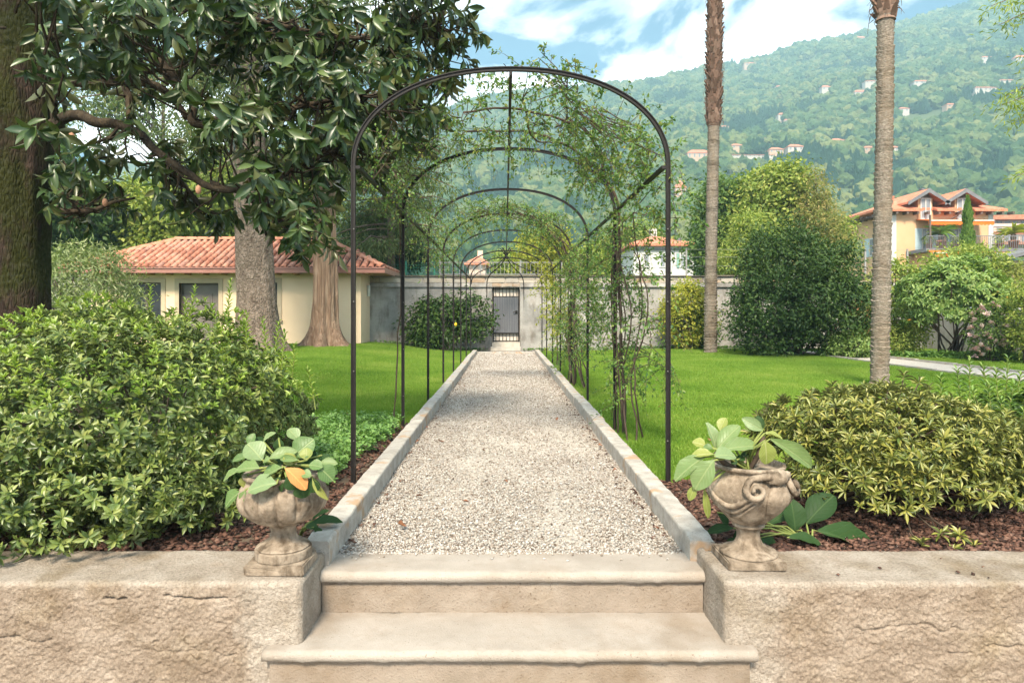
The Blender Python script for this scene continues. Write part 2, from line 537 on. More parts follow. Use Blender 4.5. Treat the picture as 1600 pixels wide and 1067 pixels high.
struct(part('hills', (V, np.stack([i, i + 1, i + 421, i + 420], -1).reshape(-1, 4)), m_hill, None, True))

def hill_hit(px, py):
    """where the view ray of a photo pixel meets the hills"""
    Y = np.linspace(60, 900, 4000)
    d = hill_z((px - 789) / FX * Y, Y) - (H - (py - 489) / FX * Y)
    k = np.argmax(d > 0) if (d > 0).any() else len(Y) - 1
    return np.array(((px - 789) / FX * Y[k], Y[k], hill_z((px - 789) / FX * Y[k], Y[k])))

# houses stand in clearings of the wood
HS = [(1343, 66, 13, 7, 'pink house just below the skyline of the wooded ridge', 1), (1170, 105, 16, 6, 'brown house on the ridge line beside the shaggy palm', 1),
      (1288, 144, 13, 8, 'small white house alone in the woods midway between the palms', 0), (1343, 152, 20, 9, 'broad white house close by the bare palm trunk', 0),
      (1358, 134, 18, 5, 'long low pale house just above the broad white one', 0), (1436, 135, 22, 7, 'white house in the woods above the ringed palm', 0),
      (1537, 97, 14, 6, 'small white house high on the slope', 0), (1592, 99, 18, 10, 'tall pale house high up by the cedar branch', 0),
      (1534, 146, 30, 8, 'long white terrace house on the upper slope', 0), (1570, 134, 26, 7, 'upper wing house above the long white terrace', 0),
      (1220, 187, 13, 8, 'white house above the other on the lower slope', 0), (1231, 195, 17, 6, 'white villa just below a small white house', 0),
      (1274, 215, 20, 6, 'pale grey house in the middle of the lower woods', 0), (1090, 250, 34, 14, 'long pink house with orange roof beyond the shaggy palm', 1),
      (1209, 243, 20, 9, 'ochre house beside the purple-leaved tree', 1), (1239, 239, 22, 10, 'cream house with its ochre neighbour', 0),
      (1148, 236, 16, 8, 'pink-roofed house behind the shaggy palm', 1), (1356, 240, 22, 8, 'orange-roofed house by the bare palm', 1),
      (1062, 308, 15, 26, 'tall beige tower house beside the iron arch', 1), (1172, 250, 60, 5, 'long pale terrace wall house on the lower slope', 0),
      (1252, 226, 14, 7, 'cream house with a red roof between the ochre house and the ringed palm', 0), (1304, 228, 18, 8, 'white house low on the slope just beside the ringed palm', 0), (1182, 222, 12, 7, 'small pink house in the trees above the long terrace wall', 1),
      (1408, 178, 14, 7, 'small cream house in the trees on the far side of the ringed palm', 0), (1482, 172, 16, 7, 'isolated ochre house halfway up the slope above the villa', 1), (1216, 142, 11, 6, 'tiny house high in the woods between the palms', 0),
      (1395, 240, 18, 8, 'white house in the trees above the villa chimney', 0), (1460, 262, 16, 7, 'cream house above the villa dormers', 0), (1130, 205, 12, 6, 'tiny white house in the woods beside the shaggy palm', 0)]
# the wooded slope: one mass of trees
def blob_mesh(name, seed, mat, cone=False):
    bm = bmesh.new(); bmesh.ops.create_icosphere(bm, subdivisions=3, radius=1.0)
    V = np.array([v.co[:] for v in bm.verts])
    n1 = fbm(V * 2.3 + seed * 9.1, 2); n2 = fbm(V * 5 + seed * 5.7, 2)
    R = 1 + 0.28 * n1 + 0.30 * n2
    W = V * R[:, None]
    if cone:
        k = (1.6 - (V[:, 2] + 1) * 0.75)[:, None]
        W[:, :2] *= np.clip(k, 0.1, 1.2) * 0.62; W[:, 2] = W[:, 2] * 1.6 + 0.9
    else:
        W[:, 2] = W[:, 2] * 1.05 + 0.7
    for v, w in zip(bm.verts, W): v.co = w
    me = bpy.data.meshes.new(name); bm.to_mesh(me); bm.free()
    me.materials.append(mat); return me
def far_leaf(name, cols):
    t = NT(name)
    c = t.n('ShaderNodeTexCoord').outputs['Object']
    f = t.math('ADD', t.math('MULTIPLY', t.n('ShaderNodeObjectInfo').outputs['Random'], 0.75), t.math('MULTIPLY', t.noise(c, 5.0, 3), 0.35))
    p = t.n('ShaderNodeBsdfPrincipled', {'Base Color': t.ramp(f, even(cols, 0.1, 0.95)), 'Roughness': 0.9, 'Specular IOR Level': 0.1,
            'Normal': t.n('ShaderNodeBump', {'Height': t.noise(c, 9, 5), 'Strength': 1.0, 'Distance': 0.25}).outputs[0]})
    t.t.links.new(p.outputs[0], t.out.inputs[0]); return t.m
m_w1 = far_leaf('wood_green', [(0.02, 0.05, 0.018), (0.05, 0.09, 0.03), (0.09, 0.125, 0.04), (0.16, 0.17, 0.06)])
m_w2 = far_leaf('wood_dark', [(0.012, 0.035, 0.016), (0.02, 0.05, 0.022)])
n = 30000
t_ = rng.uniform(0, 1, n) ** 0.72
Yf = 150 + 712 * t_
Xf = rng.uniform(-0.40, 1.0, n) * Yf
cl = fbm(np.stack([Xf / 70, Yf / 45, np.zeros(n)], 1), 3)
ok = (cl > -0.22 + 0.75 * np.clip((Yf - 200) / 250, 0, 1) * -1) & (rng.uniform(0, 1, n) < np.clip(0.35 + (Yf - 150) / 300, 0.35, 1))
Xf, Yf = Xf[ok], Yf[ok]
pxf = 789 + Xf / Yf * FX; pyf = 489 - (hill_z(Xf, Yf) + 3 - H) / Yf * FX
free = np.ones(len(Xf), bool)
for px, py, wpx, hpx, _, _ in HS:
    hy = hill_hit(px, py + hpx * .4)[1]
    free &= ~((np.abs(pxf - px) < wpx * .5 + 5) & (Yf < hy + 3) & (Yf > hy - 13))
free &= ~((pxf > 1385) & (pyf > 288) & (pyf < 336) & (rng.uniform(0, 1, len(Xf)) < .72))      # vineyard terraces
Xf, Yf = Xf[free], Yf[free]
dk = fbm(np.stack([Xf / 30, Yf / 45, np.full(len(Xf), 4.0)], 1), 4, .65) > 0.40
Zf = hill_z(Xf, Yf)
pts = np.stack([Xf, Yf, Zf], 1)
wood = scatter('hillside_wood', pts[~dk], [blob_mesh('crown_mass', k, m_w1) for k in (1, 2, 3)], 2.0, 5.4, None, 0.25, 1)
wood['label'] = 'mixed woodland covering the hazy hillside'
wood2 = scatter('conifer_wood', pts[dk], [blob_mesh('crown_mass', 4, m_w2, True), blob_mesh('crown_mass', 5, m_w2), blob_mesh('crown_mass', 6, m_w2, True)], 2.0, 4.6, None, 0.1, 2)
wood2['label'] = 'dark evergreen groves among the hillside woodland'

# haze: one closed box of even air
t = NT('haze'); v = t.n('ShaderNodeVolumePrincipled', {'Color': (0.50, 0.84, 1.0, 1), 'Density': HAZE, 'Anisotropy': 0.2})
t.t.links.new(v.outputs[0], t.out.inputs['Volume'])
g = B(); g.box(-2000, 2000, -300, 1150, -1.7, 440)
hz = part('haze', g, t.m, None, False, 'stuff')

# ------------------------------------------------------------------ gravel path, kerbs
m_gbed = solid('gravel_bed', [(0.25, 0.21, 0.17), (0.42, 0.38, 0.33), (0.55, 0.51, 0.46)], 90, 0.95, 1.0, 160, speck=(130, (0.16, 0.12, 0.09), 0.62))
m_gravel = pieces('gravel', [(0.11, 0.08, 0.06), (0.25, 0.205, 0.165), (0.34, 0.295, 0.25), (0.40, 0.36, 0.315), (0.30, 0.285, 0.27), (0.46, 0.42, 0.375), (0.55, 0.525, 0.49)], 0.9, nz=0.15, nscale=60)
PX0, PX1 = -0.85, 0.91
struct(part('gravel_path', sheet(PX0 - .05, PX1 + .05, 3.44, 20.7, 30, 240, lambda X, Y: 0.006 * fbm(np.stack([X.ravel() * 3, Y.ravel() * 3, X.ravel() * 0], 1), 3).reshape(X.shape) - 0.012), m_gbed, None, True))
OCT = np.array([(1, 0, 0), (-1, 0, 0), (0, 1, 0), (0, -1, 0), (0, 0, 1), (0, 0, -1)], float)
OCF = np.array([(0, 2, 4), (2, 1, 4), (1, 3, 4), (3, 0, 4), (2, 0, 5), (1, 2, 5), (3, 1, 5), (0, 3, 5)])
def stones(C, size, flat=0.6):
    n = len(C); q = OCT[None] * rng.uniform(0.6, 1.25, (n, 6, 1)) + rng.normal(0, 0.18, (n, 6, 3))
    q *= size[:, None, None] * np.stack([rng.uniform(0.7, 1.3, n), rng.uniform(0.6, 1.0, n), rng.uniform(0.45, 0.8, n) * flat / 0.6], 1)[:, None]
    a = rng.uniform(0, 6.28, n); c, s = np.cos(a), np.sin(a)
    x = q[..., 0] * c[:, None] - q[..., 1] * s[:, None]; y = q[..., 0] * s[:, None] + q[..., 1] * c[:, None]
    tl = rng.normal(0, 0.5, n)[:, None]
    V = np.stack([x, y * np.cos(tl) - q[..., 2] * np.sin(tl), y * np.sin(tl) + q[..., 2] * np.cos(tl)], -1) + C[:, None]
    return V.reshape(-1, 3), (OCF[None] + (np.arange(n) * 6)[:, None, None]).reshape(-1, 3)
ns = 105000
Ys = 3.47 + 17.1 * rng.uniform(0, 1, ns) ** 1.9
Cs = np.stack([rng.uniform(PX0 - .02, PX1 + .02, ns), Ys, rng.uniform(-0.012, 0.002, ns)], 1)
tk = fbm(Cs * np.array((3.2, 1.1, 0)), 3); keep_ = rng.uniform(0, 1, ns) < np.clip(1.05 + tk * .9, .35, 1); Cs = Cs[keep_]; Ys = Ys[keep_]; ns = len(Cs)
nsp = 90; Ct = np.stack([rng.uniform(PX0, PX1, nsp), 3.5 - .14 * rng.uniform(0, 1, nsp) ** 2.5, np.full(nsp, .005)], 1); Cs = np.concatenate([Cs, Ct]); Ys = np.concatenate([Ys, np.full(nsp, 3.2)]); ns += nsp
part('gravel', stones(Cs, rng.uniform(0.0045, 0.0098, ns) * (1 + 0.06 * (Ys - 3.5))), m_gravel, None, False, 'stuff')['label'] = 'pale crushed gravel spread over the garden path'

m_kerb = solid('granite', [(0.27, 0.245, 0.215), (0.35, 0.325, 0.29), (0.43, 0.40, 0.36)], 12, 0.85, 0.7, 90, speck=[(120, (0.16, 0.15, 0.15), 0.62), (5.5, (0.34, 0.235, 0.15), 0.58)])
kerb = bpy.data.objects.new('kerb', None); COL.objects.link(kerb); struct(kerb)
def kerb_run(x0, x1, y0, y1, along='y', zt=0.115):
    L = (y1 - y0) if along == 'y' else (x1 - x0)
    k = max(1, round(L / 1.95)); ed = np.linspace(0, L, k + 1); ed[1:-1] += rng.normal(0, 0.12, k - 1)
    for a_, b_ in zip(ed[:-1], ed[1:]):
        a_ += 0.004; b_ -= 0.004; sh_ = rng.normal(0, .005); dz_ = rng.normal(0, .004)
        m = max(4, int((b_ - a_) / 0.04)); s = np.linspace(a_, b_, m)
        if along == 'y': w0, w1 = x0, x1
        else: w0, w1 = y0, y1
        r = 0.012
        prof = [(w0, -0.1), (w0, zt - r), (w0 + r * .3, zt - r * .3), (w0 + r, zt), ((w0 + w1) / 2, zt + 0.002), (w1 - r, zt), (w1 - r * .3, zt - r * .3), (w1, zt - r), (w1, -0.1)]
        G = np.zeros((m, len(prof), 3))
        for i, si in enumerate(s):
            for j, (w, z) in enumerate(prof):
                G[i, j] = (w + sh_, y0 + si, z + dz_) if along == 'y' else (x0 + si, w, z)
        q = G.reshape(-1, 3)
        d = fbm(q * 14, 3) * 0.0045 + np.minimum(fbm(q * 5 + 31, 2) + 0.35, 0) * 0.022
        q[:, 2] += d * (q[:, 2] > 0); q[:, 0 if along == 'y' else 1] += fbm(q * 17 + 7, 2) * 0.004 * (q[:, 2] > -.05)
        bb = B(); bb.grid(q.reshape(G.shape)); np_ = len(prof)
        bb.f += [list(range(np_))[::-1], list(range((m - 1) * np_, m * np_))]
        part('kerb_stone', bb, m_kerb, kerb)
kerb_run(-0.975, -0.85, 3.30, 20.62)
kerb_run(0.91, 1.035, 3.36, 20.62)
kerb_run(-0.975, 1.035, 20.63, 20.74, 'x', 0.05)

nd = 420; Yd = 3.6 + 13 * rng.uniform(0, 1, nd) ** 1.4; Xd = np.where(rng.uniform(0, 1, nd) < .7, PX1 - .02 - .12 * rng.uniform(0, 1, nd) ** 2, PX0 + .02 + .1 * rng.uniform(0, 1, nd) ** 2)
litter_pts = np.stack([Xd, Yd, np.full(nd, .006)], 1)
# side path across the lawn
sp = np.array([(8.35, 9.6, 20.4), (8.45, 9.75, 18.5), (8.58, 9.95, 16.5), (8.66, 10.1, 15.3), (8.75, 10.25, 13.9), (9.05, 10.5, 12.0), (9.4, 10.9, 10.0), (9.8, 11.4, 8.0)])
G = np.array([[(x0 + (x1 - x0) * k, y, float(lawn_z(x0, y)) + 0.012) for k in np.linspace(0, 1, 4)] for x0, x1, y in sp])
m_gb2 = solid('gravel_far', [(0.26, 0.235, 0.2), (0.40, 0.37, 0.33), (0.52, 0.49, 0.46)], 40, 0.95, 0.8, 90)
g = B(); g.grid(G); struct(part('side_path', g, m_gb2))
for c0 in (0, 1):
    bb = B(); e = sp[:, c0]
    for i in range(len(sp) - 1):
        s_ = (-0.05, 0.05)
        q = [(e[i] - .045, sp[i, 2]), (e[i] + .045, sp[i, 2]), (e[i+1] + .045, sp[i+1, 2]), (e[i+1] - .045, sp[i+1, 2])]
        z0 = float(lawn_z(e[i], sp[i, 2]))
        bb2 = B(); bb2.prism([(p[0], p[1] + (0.003 if k > 1 else -0.003) * -1) for k, p in enumerate(q)], 2, z0 - 0.1, z0 + 0.05)
        part('kerb_stone', bb2, m_kerb, kerb)

# ------------------------------------------------------------------ planting beds with bark mulch
m_bark = pieces('bark_mulch', [(0.022, 0.012, 0.009), (0.05, 0.024, 0.017), (0.09, 0.043, 0.03), (0.135, 0.07, 0.048), (0.19, 0.115, 0.085)], 0.85, nz=0.3, nscale=40)
def bed_z(X, Y): return 0.045 + 0.012 * fbm(np.stack([np.ravel(X) * 4, np.ravel(Y) * 4, np.ravel(X) * 0], 1), 2).reshape(np.shape(X))
def bed(x0, x1, yfar):
    xs = np.linspace(x0, x1, 90); k = np.linspace(0, 1, 24)
    X = np.repeat(xs[None], 24, 0); yf = np.array([yfar(x) for x in xs])
    Y = 3.32 + k[:, None] * (yf - 3.32)[None]
    Z = bed_z(X, Y) - 0.08 * np.clip((k - 0.94) / 0.06, 0, 1)[:, None]
    V = np.stack([X, Y, Z], -1).reshape(-1, 3)
    i = np.arange(23)[:, None] * 90 + np.arange(89)[None]
    return V, np.stack([i, i + 1, i + 91, i + 90], -1).reshape(-1, 4)
yl = lambda x: 7.3 + 0.25 * math.sin(x * 3.1) + 0.9 * min(0, x + 1.0) * 0.25
yr = lambda x: 4.95 + 0.12 * math.sin(x * 4) + 0.16 * max(0, x - 1.6)
struct(part('flower_bed', bed(-9, -0.94, yl), m_earth, None, True))
struct(part('flower_bed', bed(1.0, 9, yr), m_earth, None, True))
part('leaf_litter', stones(litter_pts, rng.uniform(.005, .016, len(litter_pts)), .3), m_bark, None, False, 'stuff')['label'] = 'dark leaf litter gathered on the gravel along the kerbs'
def chips(n, x0, x1, y0, yf, name, label):
    X = rng.uniform(x0, x1, n); Y = np.array([y0 + (yf(x) - 0.06 - y0) * r for x, r in zip(X, rng.uniform(0, 1, n) ** 1.3)])
    C = np.stack([X, Y, bed_z(X, Y) + rng.uniform(0.0, 0.016, n)], 1)
    V, F = stones(C, rng.uniform(0.011, 0.026, n), 0.34)
    part(name, (V, F), m_bark, None, False, 'stuff')['label'] = label
chips(9000, -2.9, -0.98, 3.36, yl, 'bark_mulch', 'brown bark chips under the bushes beside the round fluted urn')
chips(23000, 1.04, 5.6, 3.32, yr, 'bark_mulch', 'red brown bark chips under the narrow-leaved bush')

# ------------------------------------------------------------------ retaining walls and steps
def rough_mat():
    t = NT('rough_render'); c = t.coord()
    a1 = t.noise(t.mapping(c, (1, 1, 1.8)), 5, 8, 0.62)
    col = t.ramp(a1, [(0.30, (0.215, 0.165, 0.125)), (0.5, (0.285, 0.228, 0.178)), (0.66, (0.35, 0.29, 0.236))])
    spot = t.ramp(t.noise(c, 3.1, 6, 0.65), [(0.56, (0, 0, 0)), (0.66, (1, 1, 1))])
    col = t.mix(t.math('MULTIPLY', spot, 0.55), col, (0.47, 0.41, 0.345))
    # newer, paler plaster beside the steps and along the top
    s = t.n('ShaderNodeSeparateXYZ', {0: c})
    ax = t.math('ABSOLUTE', t.math('ADD', s.outputs[0], -0.035))
    wob = t.math('MULTIPLY', t.math('ADD', t.noise(c, 9, 5), -0.5), 0.35)
    near = t.math('SUBTRACT', 1.0, t.ramp(t.math('ADD', ax, wob), [(0.0, (0, 0, 0)), (1.0, (1, 1, 1))]))
    f = t.n('ShaderNodeMapRange', {'Value': t.math('ADD', ax, wob), 'From Min': 1.10, 'From Max': 1.20, 'To Min': 1.0, 'To Max': 0.0}).outputs[0]
    g_ = t.n('ShaderNodeMapRange', {'Value': t.math('ADD', s.outputs[2], t.math('MULTIPLY', wob, 0.3)), 'From Min': 0.035, 'From Max': 0.06, 'To Min': 0.0, 'To Max': 1.0}).outputs[0]
    mx = t.math('MAXIMUM', f, g_)
    pale = t.ramp(t.noise(c, 8, 7, 0.6), [(0.3, (0.25, 0.21, 0.168)), (0.5, (0.32, 0.275, 0.228)), (0.7, (0.38, 0.335, 0.285))])
    col = t.mix(mx, col, pale)
    stain = t.ramp(t.noise(t.mapping(c, (1.2, 1.2, 1.2)), 2.6, 5), [(0.5, (1, 1, 1)), (0.68, (0.62, 0.55, 0.42))])
    col = t.mix(0.8, col, stain, 'MULTIPLY')
    grain = t.ramp(t.noise(c, 95, 5, 0.7), [(0.30, (0.5, 0.43, 0.37)), (0.5, (1, 1, 1)), (0.7, (1.3, 1.28, 1.25))])
    col = t.mix(0.75, col, grain, 'MULTIPLY')
    crack = t.n('ShaderNodeTexVoronoi', {'Vector': t.mapping(c, (1, 1, 2.6)), 'Scale': 2.3}, feature='DISTANCE_TO_EDGE').outputs['Distance']
    h = t.math('ADD', t.noise(c, 75, 6, 0.65), t.math('MULTIPLY', t.noise(c, 220, 4), 0.5))
    p = t.n('ShaderNodeBsdfPrincipled', {'Base Color': col, 'Roughness': 0.95, 'Specular IOR Level': 0.15,
            'Normal': t.n('ShaderNodeBump', {'Height': h, 'Strength': 1.0, 'Distance': 0.012}).outputs[0]})
    t.t.links.new(p.outputs[0], t.out.inputs[0]); return t.m
m_rough = rough_mat()

def wall(xe, sgn, xc, label):
    """sgn +1: wall to the right of the steps. path in plan runs along the front, round the corner, back beside the steps"""
    xs = np.concatenate([np.linspace(9, 4.2, 14)[:-1], np.linspace(4.2, 2.6, 130)[:-1], np.linspace(2.6, abs(xc) + 0.03, 330)])
    path = [(x, 2.93, 0, -1) for x in xs]
    for a_ in np.linspace(0, PI / 2, 6)[1:]:
        path.append((abs(xc) + 0.03 - 0.03 * math.sin(a_), 2.96 - 0.03 * math.cos(a_), -math.sin(a_), -math.cos(a_)))
    for y in np.linspace(2.96, 3.5, 60)[1:]: path.append((abs(xc), y, -1, 0))
    path = np.array(path)
    pr = [(0.0, z) for z in np.linspace(-0.5, 0.05, 110)] + [(0.004, 0.058), (0.011, 0.064), (0.022, 0.0665), (0.03, 0.067)]
    pr = np.array(pr)
    G = np.zeros((len(path), len(pr), 3))
    G[..., 0] = path[:, 0:1] - path[:, 2:3] * pr[None, :, 0]
    G[..., 1] = path[:, 1:2] - path[:, 3:4] * pr[None, :, 0]
    G[..., 2] = pr[None, :, 1]
    q = G.reshape(-1, 3)
    r1 = fbm(q * np.array((60, 60, 64)) + 3 * sgn, 4, 0.72); r2 = fbm(q * np.array((8, 8, 11)) + 9 * sgn, 3)
    r3 = fbm(q * np.array((21, 21, 27)) - 5 * sgn, 3)
    calm = np.clip((q[:, 0] - abs(xc) - 0.12 + 0.06 * fbm(q * 9, 2)) / 0.06, 0.28, 1)
    top = np.clip((0.05 - q[:, 2]) / 0.035, 0.12, 1)
    d = (r1 * 0.0048 + r2 * 0.0028 + np.minimum(r3 + 0.4, 0) * 0.007) * calm * top
    for (xa, xb, zc, amp, dep) in ((1.19, 1.47, -.004, .02, .02), (1.62, 1.72, .006, .012, .03), (1.95, 2.6, -.17, .02, .013), (1.15, 1.6, -.24, .03, .008)) if sgn < 0 else ((1.5, 1.95, -.13, .03, .012), (1.9, 2.4, -.22, .02, .012)):
        zcur = zc + amp * fbm(np.stack([q[:, 0] * 9, q[:, 0] * 0 + xa * 7, q[:, 0] * 0], 1), 3)
        wdt = .0035 * (1.2 + fbm(np.stack([q[:, 0] * 20, q[:, 0] * 0, q[:, 0] * 0], 1), 2))
        d = d - dep * np.exp(-((q[:, 2] - zcur) / np.maximum(wdt, .0015)) ** 2) * ((q[:, 0] > xa) & (q[:, 0] < xb) & (q[:, 1] < 2.95))
    nn = np.repeat(path[:, 2:4], len(pr), 0)
    q[:, 0] += nn[:, 0] * d; q[:, 1] += nn[:, 1] * d
    q[:, 2] += (fbm(q * 11, 3) * 0.004) * (q[:, 2] > 0.045)
    b_ = B()
    n, m = G.shape[:2]
    i = np.arange(n - 1)[:, None] * m + np.arange(m - 1)[None]
    F = np.stack([i, i + m, i + m + 1, i + 1], -1).reshape(-1, 4)
    X, Y = np.meshgrid(np.concatenate([np.linspace(9, 3.0, 8)[:-1], np.linspace(3.0, abs(xc) + 0.028, 90)]), np.linspace(2.958, 3.36, 30))
    tp = np.stack([X, Y, X * 0 + 0.0668], -1).reshape(-1, 3)
    tp[:, 2] += fbm(tp * 11, 3) * 0.004 - 0.03 * np.clip((tp[:, 1] - 3.32) / 0.04, 0, 1)
    j = np.arange(29)[:, None] * X.shape[1] + np.arange(X.shape[1] - 1)[None]
    F2 = np.stack([j, j + 1, j + X.shape[1] + 1, j + X.shape[1]], -1).reshape(-1, 4)
    Vv = np.concatenate([q, tp]); F = np.concatenate([F, F2 + len(q)])
    Vv[:, 0] *= sgn
    if sgn > 0: F = F[:, ::-1]
    o = part('retaining_wall', (Vv, np.ascontiguousarray(F)), m_rough, None, True)
    tag(o, label, 'wall', 'low rendered walls beside the steps'); return o
wall(-9, -1, -0.873, 'low tan rendered wall carrying the round fluted urn')
wall(9, 1, 0.945, 'low tan rendered wall carrying the scrolled urn')

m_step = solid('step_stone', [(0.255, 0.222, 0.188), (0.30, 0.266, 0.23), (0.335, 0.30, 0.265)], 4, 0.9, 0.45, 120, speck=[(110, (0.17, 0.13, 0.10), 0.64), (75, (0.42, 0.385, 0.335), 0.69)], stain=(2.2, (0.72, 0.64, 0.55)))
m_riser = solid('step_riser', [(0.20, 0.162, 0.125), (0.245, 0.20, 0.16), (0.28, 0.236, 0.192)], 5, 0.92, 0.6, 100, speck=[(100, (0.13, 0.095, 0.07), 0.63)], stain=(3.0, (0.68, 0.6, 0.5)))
steps = thing('stone_steps', 'pale stone steps with rounded nosings leading up to the gravel path', 'steps', (0.035, 3.0, -0.4))
def tread(x0, x1, yf, yb, zt, th):
    pr = [(yb, zt - th), (yb, zt)]
    for a_ in np.linspace(0, PI, 12): pr.append((yf + th/2 - math.sin(a_) * th/2, zt - th/2 + math.cos(a_) * th/2))
    xs = np.linspace(x0, x1, 120); G = np.zeros((120, len(pr) + 1, 3)); pr = pr + [pr[0]]
    pr = np.array(pr)
    # finer lengthwise rows over the tread's top
    tops = np.linspace(yb, yf + th/2, 14)[1:-1]
    pr = np.concatenate([pr[:2], np.stack([tops, np.full(12, zt)], 1), pr[2:]])
    G = np.zeros((120, len(pr), 3)); G[..., 0] = xs[:, None]; G[..., 1] = pr[None, :, 0]; G[..., 2] = pr[None, :, 1]
    q = G.reshape(-1, 3)
    d = fbm(q * np.array((9, 30, 30)), 3) * 0.0016 + np.minimum(fbm(q * np.array((22, 70, 70)) + 40, 2) + 0.55, 0) * 0.009
    q[:, 2] += d; q[:, 1] += d * 0.6
    bb = B(); bb.grid(q.reshape(G.shape)); k = len(pr)
    bb.f += [list(range(k - 1)), list(range(119 * k, 120 * k - 1))[::-1]]
    part('tread', bb, m_step, steps, True)
tread(-0.871, 0.943, 3.215, 3.50, 0.0, 0.055)
tread(-1.025, 1.065, 2.865, 3.275, -0.2, 0.05)
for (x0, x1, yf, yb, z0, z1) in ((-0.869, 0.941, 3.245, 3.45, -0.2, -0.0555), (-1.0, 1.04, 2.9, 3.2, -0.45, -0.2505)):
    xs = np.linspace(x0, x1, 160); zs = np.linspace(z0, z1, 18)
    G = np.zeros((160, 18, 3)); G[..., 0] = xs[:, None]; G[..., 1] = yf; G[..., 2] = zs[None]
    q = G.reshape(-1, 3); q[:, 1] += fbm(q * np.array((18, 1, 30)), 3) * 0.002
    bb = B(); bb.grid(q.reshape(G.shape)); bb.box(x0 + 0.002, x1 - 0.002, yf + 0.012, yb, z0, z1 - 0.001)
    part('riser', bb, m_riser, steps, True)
# ------------------------------------------------------------------ garden wall at the far end, gate
WY = 22.2
def plaster_mat():
    t = NT('wall_plaster'); c = t.coord()
    a1 = t.noise(t.mapping(c, (1, 1, 1.3)), 1.3, 9, 0.62)
    col = t.ramp(a1, [(0.32, (0.19, 0.182, 0.172)), (0.5, (0.285, 0.272, 0.256)), (0.64, (0.36, 0.343, 0.32))])
    st = t.ramp(t.noise(t.mapping(c, (1.5, 1, 0.5)), 2.4, 7, 0.65), [(0.50, (1, 1, 1)), (0.70, (0.5, 0.45, 0.40))])
    col = t.mix(0.9, col, st, 'MULTIPLY')
    p = t.n('ShaderNodeBsdfPrincipled', {'Base Color': col, 'Roughness': 0.95, 'Specular IOR Level': 0.15,
            'Normal': t.n('ShaderNodeBump', {'Height': t.noise(c, 18, 7, 0.65), 'Strength': 0.7, 'Distance': 0.02}).outputs[0]})
    t.t.links.new(p.outputs[0], t.out.inputs[0]); return t.m
m_plast = plaster_mat()
m_stone = pieces('wall_stone', [(0.30, 0.25, 0.20), (0.38, 0.34, 0.285), (0.34, 0.315, 0.285), (0.32, 0.225, 0.15), (0.43, 0.395, 0.35)], 0.95, 0.8, 30, nz=0.4, nscale=6)
m_mort = solid('mortar', [(0.36, 0.33, 0.29), (0.45, 0.42, 0.37)], 8, 0.95, 0.6, 50)
m_cap = solid('coping', [(0.10, 0.085, 0.065), (0.2, 0.17, 0.13)], 9, 0.95, 0.6, 40)
gw = thing('garden_wall', 'long grey plastered garden wall topped by a course of pale stones', 'wall', (0, WY, 0))
def wslab(x0, x1, z0, z1, nx, nz):
    X, Z = np.meshgrid(np.linspace(x0, x1, nx), np.linspace(z0, z1, nz))
    q = np.stack([X, X * 0 + WY, Z], -1).reshape(-1, 3)
    q[:, 1] += fbm(q * 1.6, 4) * 0.02
    return q.reshape(nz, nx, 3)
w = B()
for x0, x1 in ((-16, -0.425), (0.49, 13.6)):
    w.grid(wslab(x0, x1, -0.1, 2.06, int((x1 - x0) * 8), 20)); w.box(x0, x1, WY + 0.03, WY + 0.42, -0.1, 2.055)
part('render_face', w, m_plast, gw)
w = B(); w.box(-16, 13.6, WY + 0.03, WY + 0.4, 2.06, 2.41)
part('core', w, m_mort, gw)
for x0, x1 in ((-16, -0.43), (0.5, 13.6)):
    w = B(); w.prism([(WY - 0.07, 2.065), (WY + 0.028, 2.065), (WY + 0.028, 2.2), (WY - 0.05, 2.19)], 0, x0, x1)
    part('ledge', w, m_plast, gw)
def stone_poly(x0, x1, z0, z1, y, d):
    n = 8; cx, cz = (x0 + x1) / 2, (z0 + z1) / 2; c_ = .02
    raw = [(x0 + c_, z0), (x1 - c_, z0), (x1, z0 + c_), (x1, z1 - c_), (x1 - c_, z1), (x0 + c_, z1), (x0, z1 - c_), (x0, z0 + c_)]
    pts_ = [(x + rng.normal(0, .008), z + rng.normal(0, .006)) for x, z in raw]
    V = [(x, y + d, z) for x, z in pts_] + [(cx + (x - cx) * .97, y, cz + (z - cz) * .93) for x, z in pts_]
    V.append((cx, y - 0.006, cz))
    F = [(i, (i+1) % n, n + (i+1) % n, n + i) for i in range(n)] + [(n + i, n + (i+1) % n, 2*n) for i in range(n)]
    return np.array(V), F
x = -4.4
while x < 13.4:
    wd = rng.uniform(0.28, 0.75)
    if rng.uniform() < 0.3:
        zs_ = rng.uniform(2.27, 2.32)
        for za, zb in ((2.2, zs_ - .006), (zs_ + .006, 2.395)): part('stone', stone_poly(x, x + wd - 0.015, za, zb, WY - 0.005, 0.06), m_stone, gw)
    else:
        part('stone', stone_poly(x, x + wd - 0.015, 2.2, 2.395, WY - 0.005, 0.06), m_stone, gw)
    x += wd
for (xa, xb, za, zb) in ((-.42, -.1, 2.075, 2.19), (-.09, .22, 2.07, 2.19), (.235, .485, 2.075, 2.19)):
    part('stone', stone_poly(xa, xb, za, zb, WY + 0.01, 0.05), m_stone, gw)
for k in range(38):
    x0 = -16 + k * 0.78
    w = B(); w.box(x0, x0 + 0.775, WY - 0.07 + rng.uniform(-.01, .01), WY + 0.43, 2.411, 2.442 + rng.uniform(-.006, .008))
    part('coping_slab', w, m_cap, gw)
w = B(); w.box(-16, 13.6, WY + 0.5, WY + 0.6, -0.6, 2.0)      # earth bank held by the wall
part('bank', w, m_earth, gw)
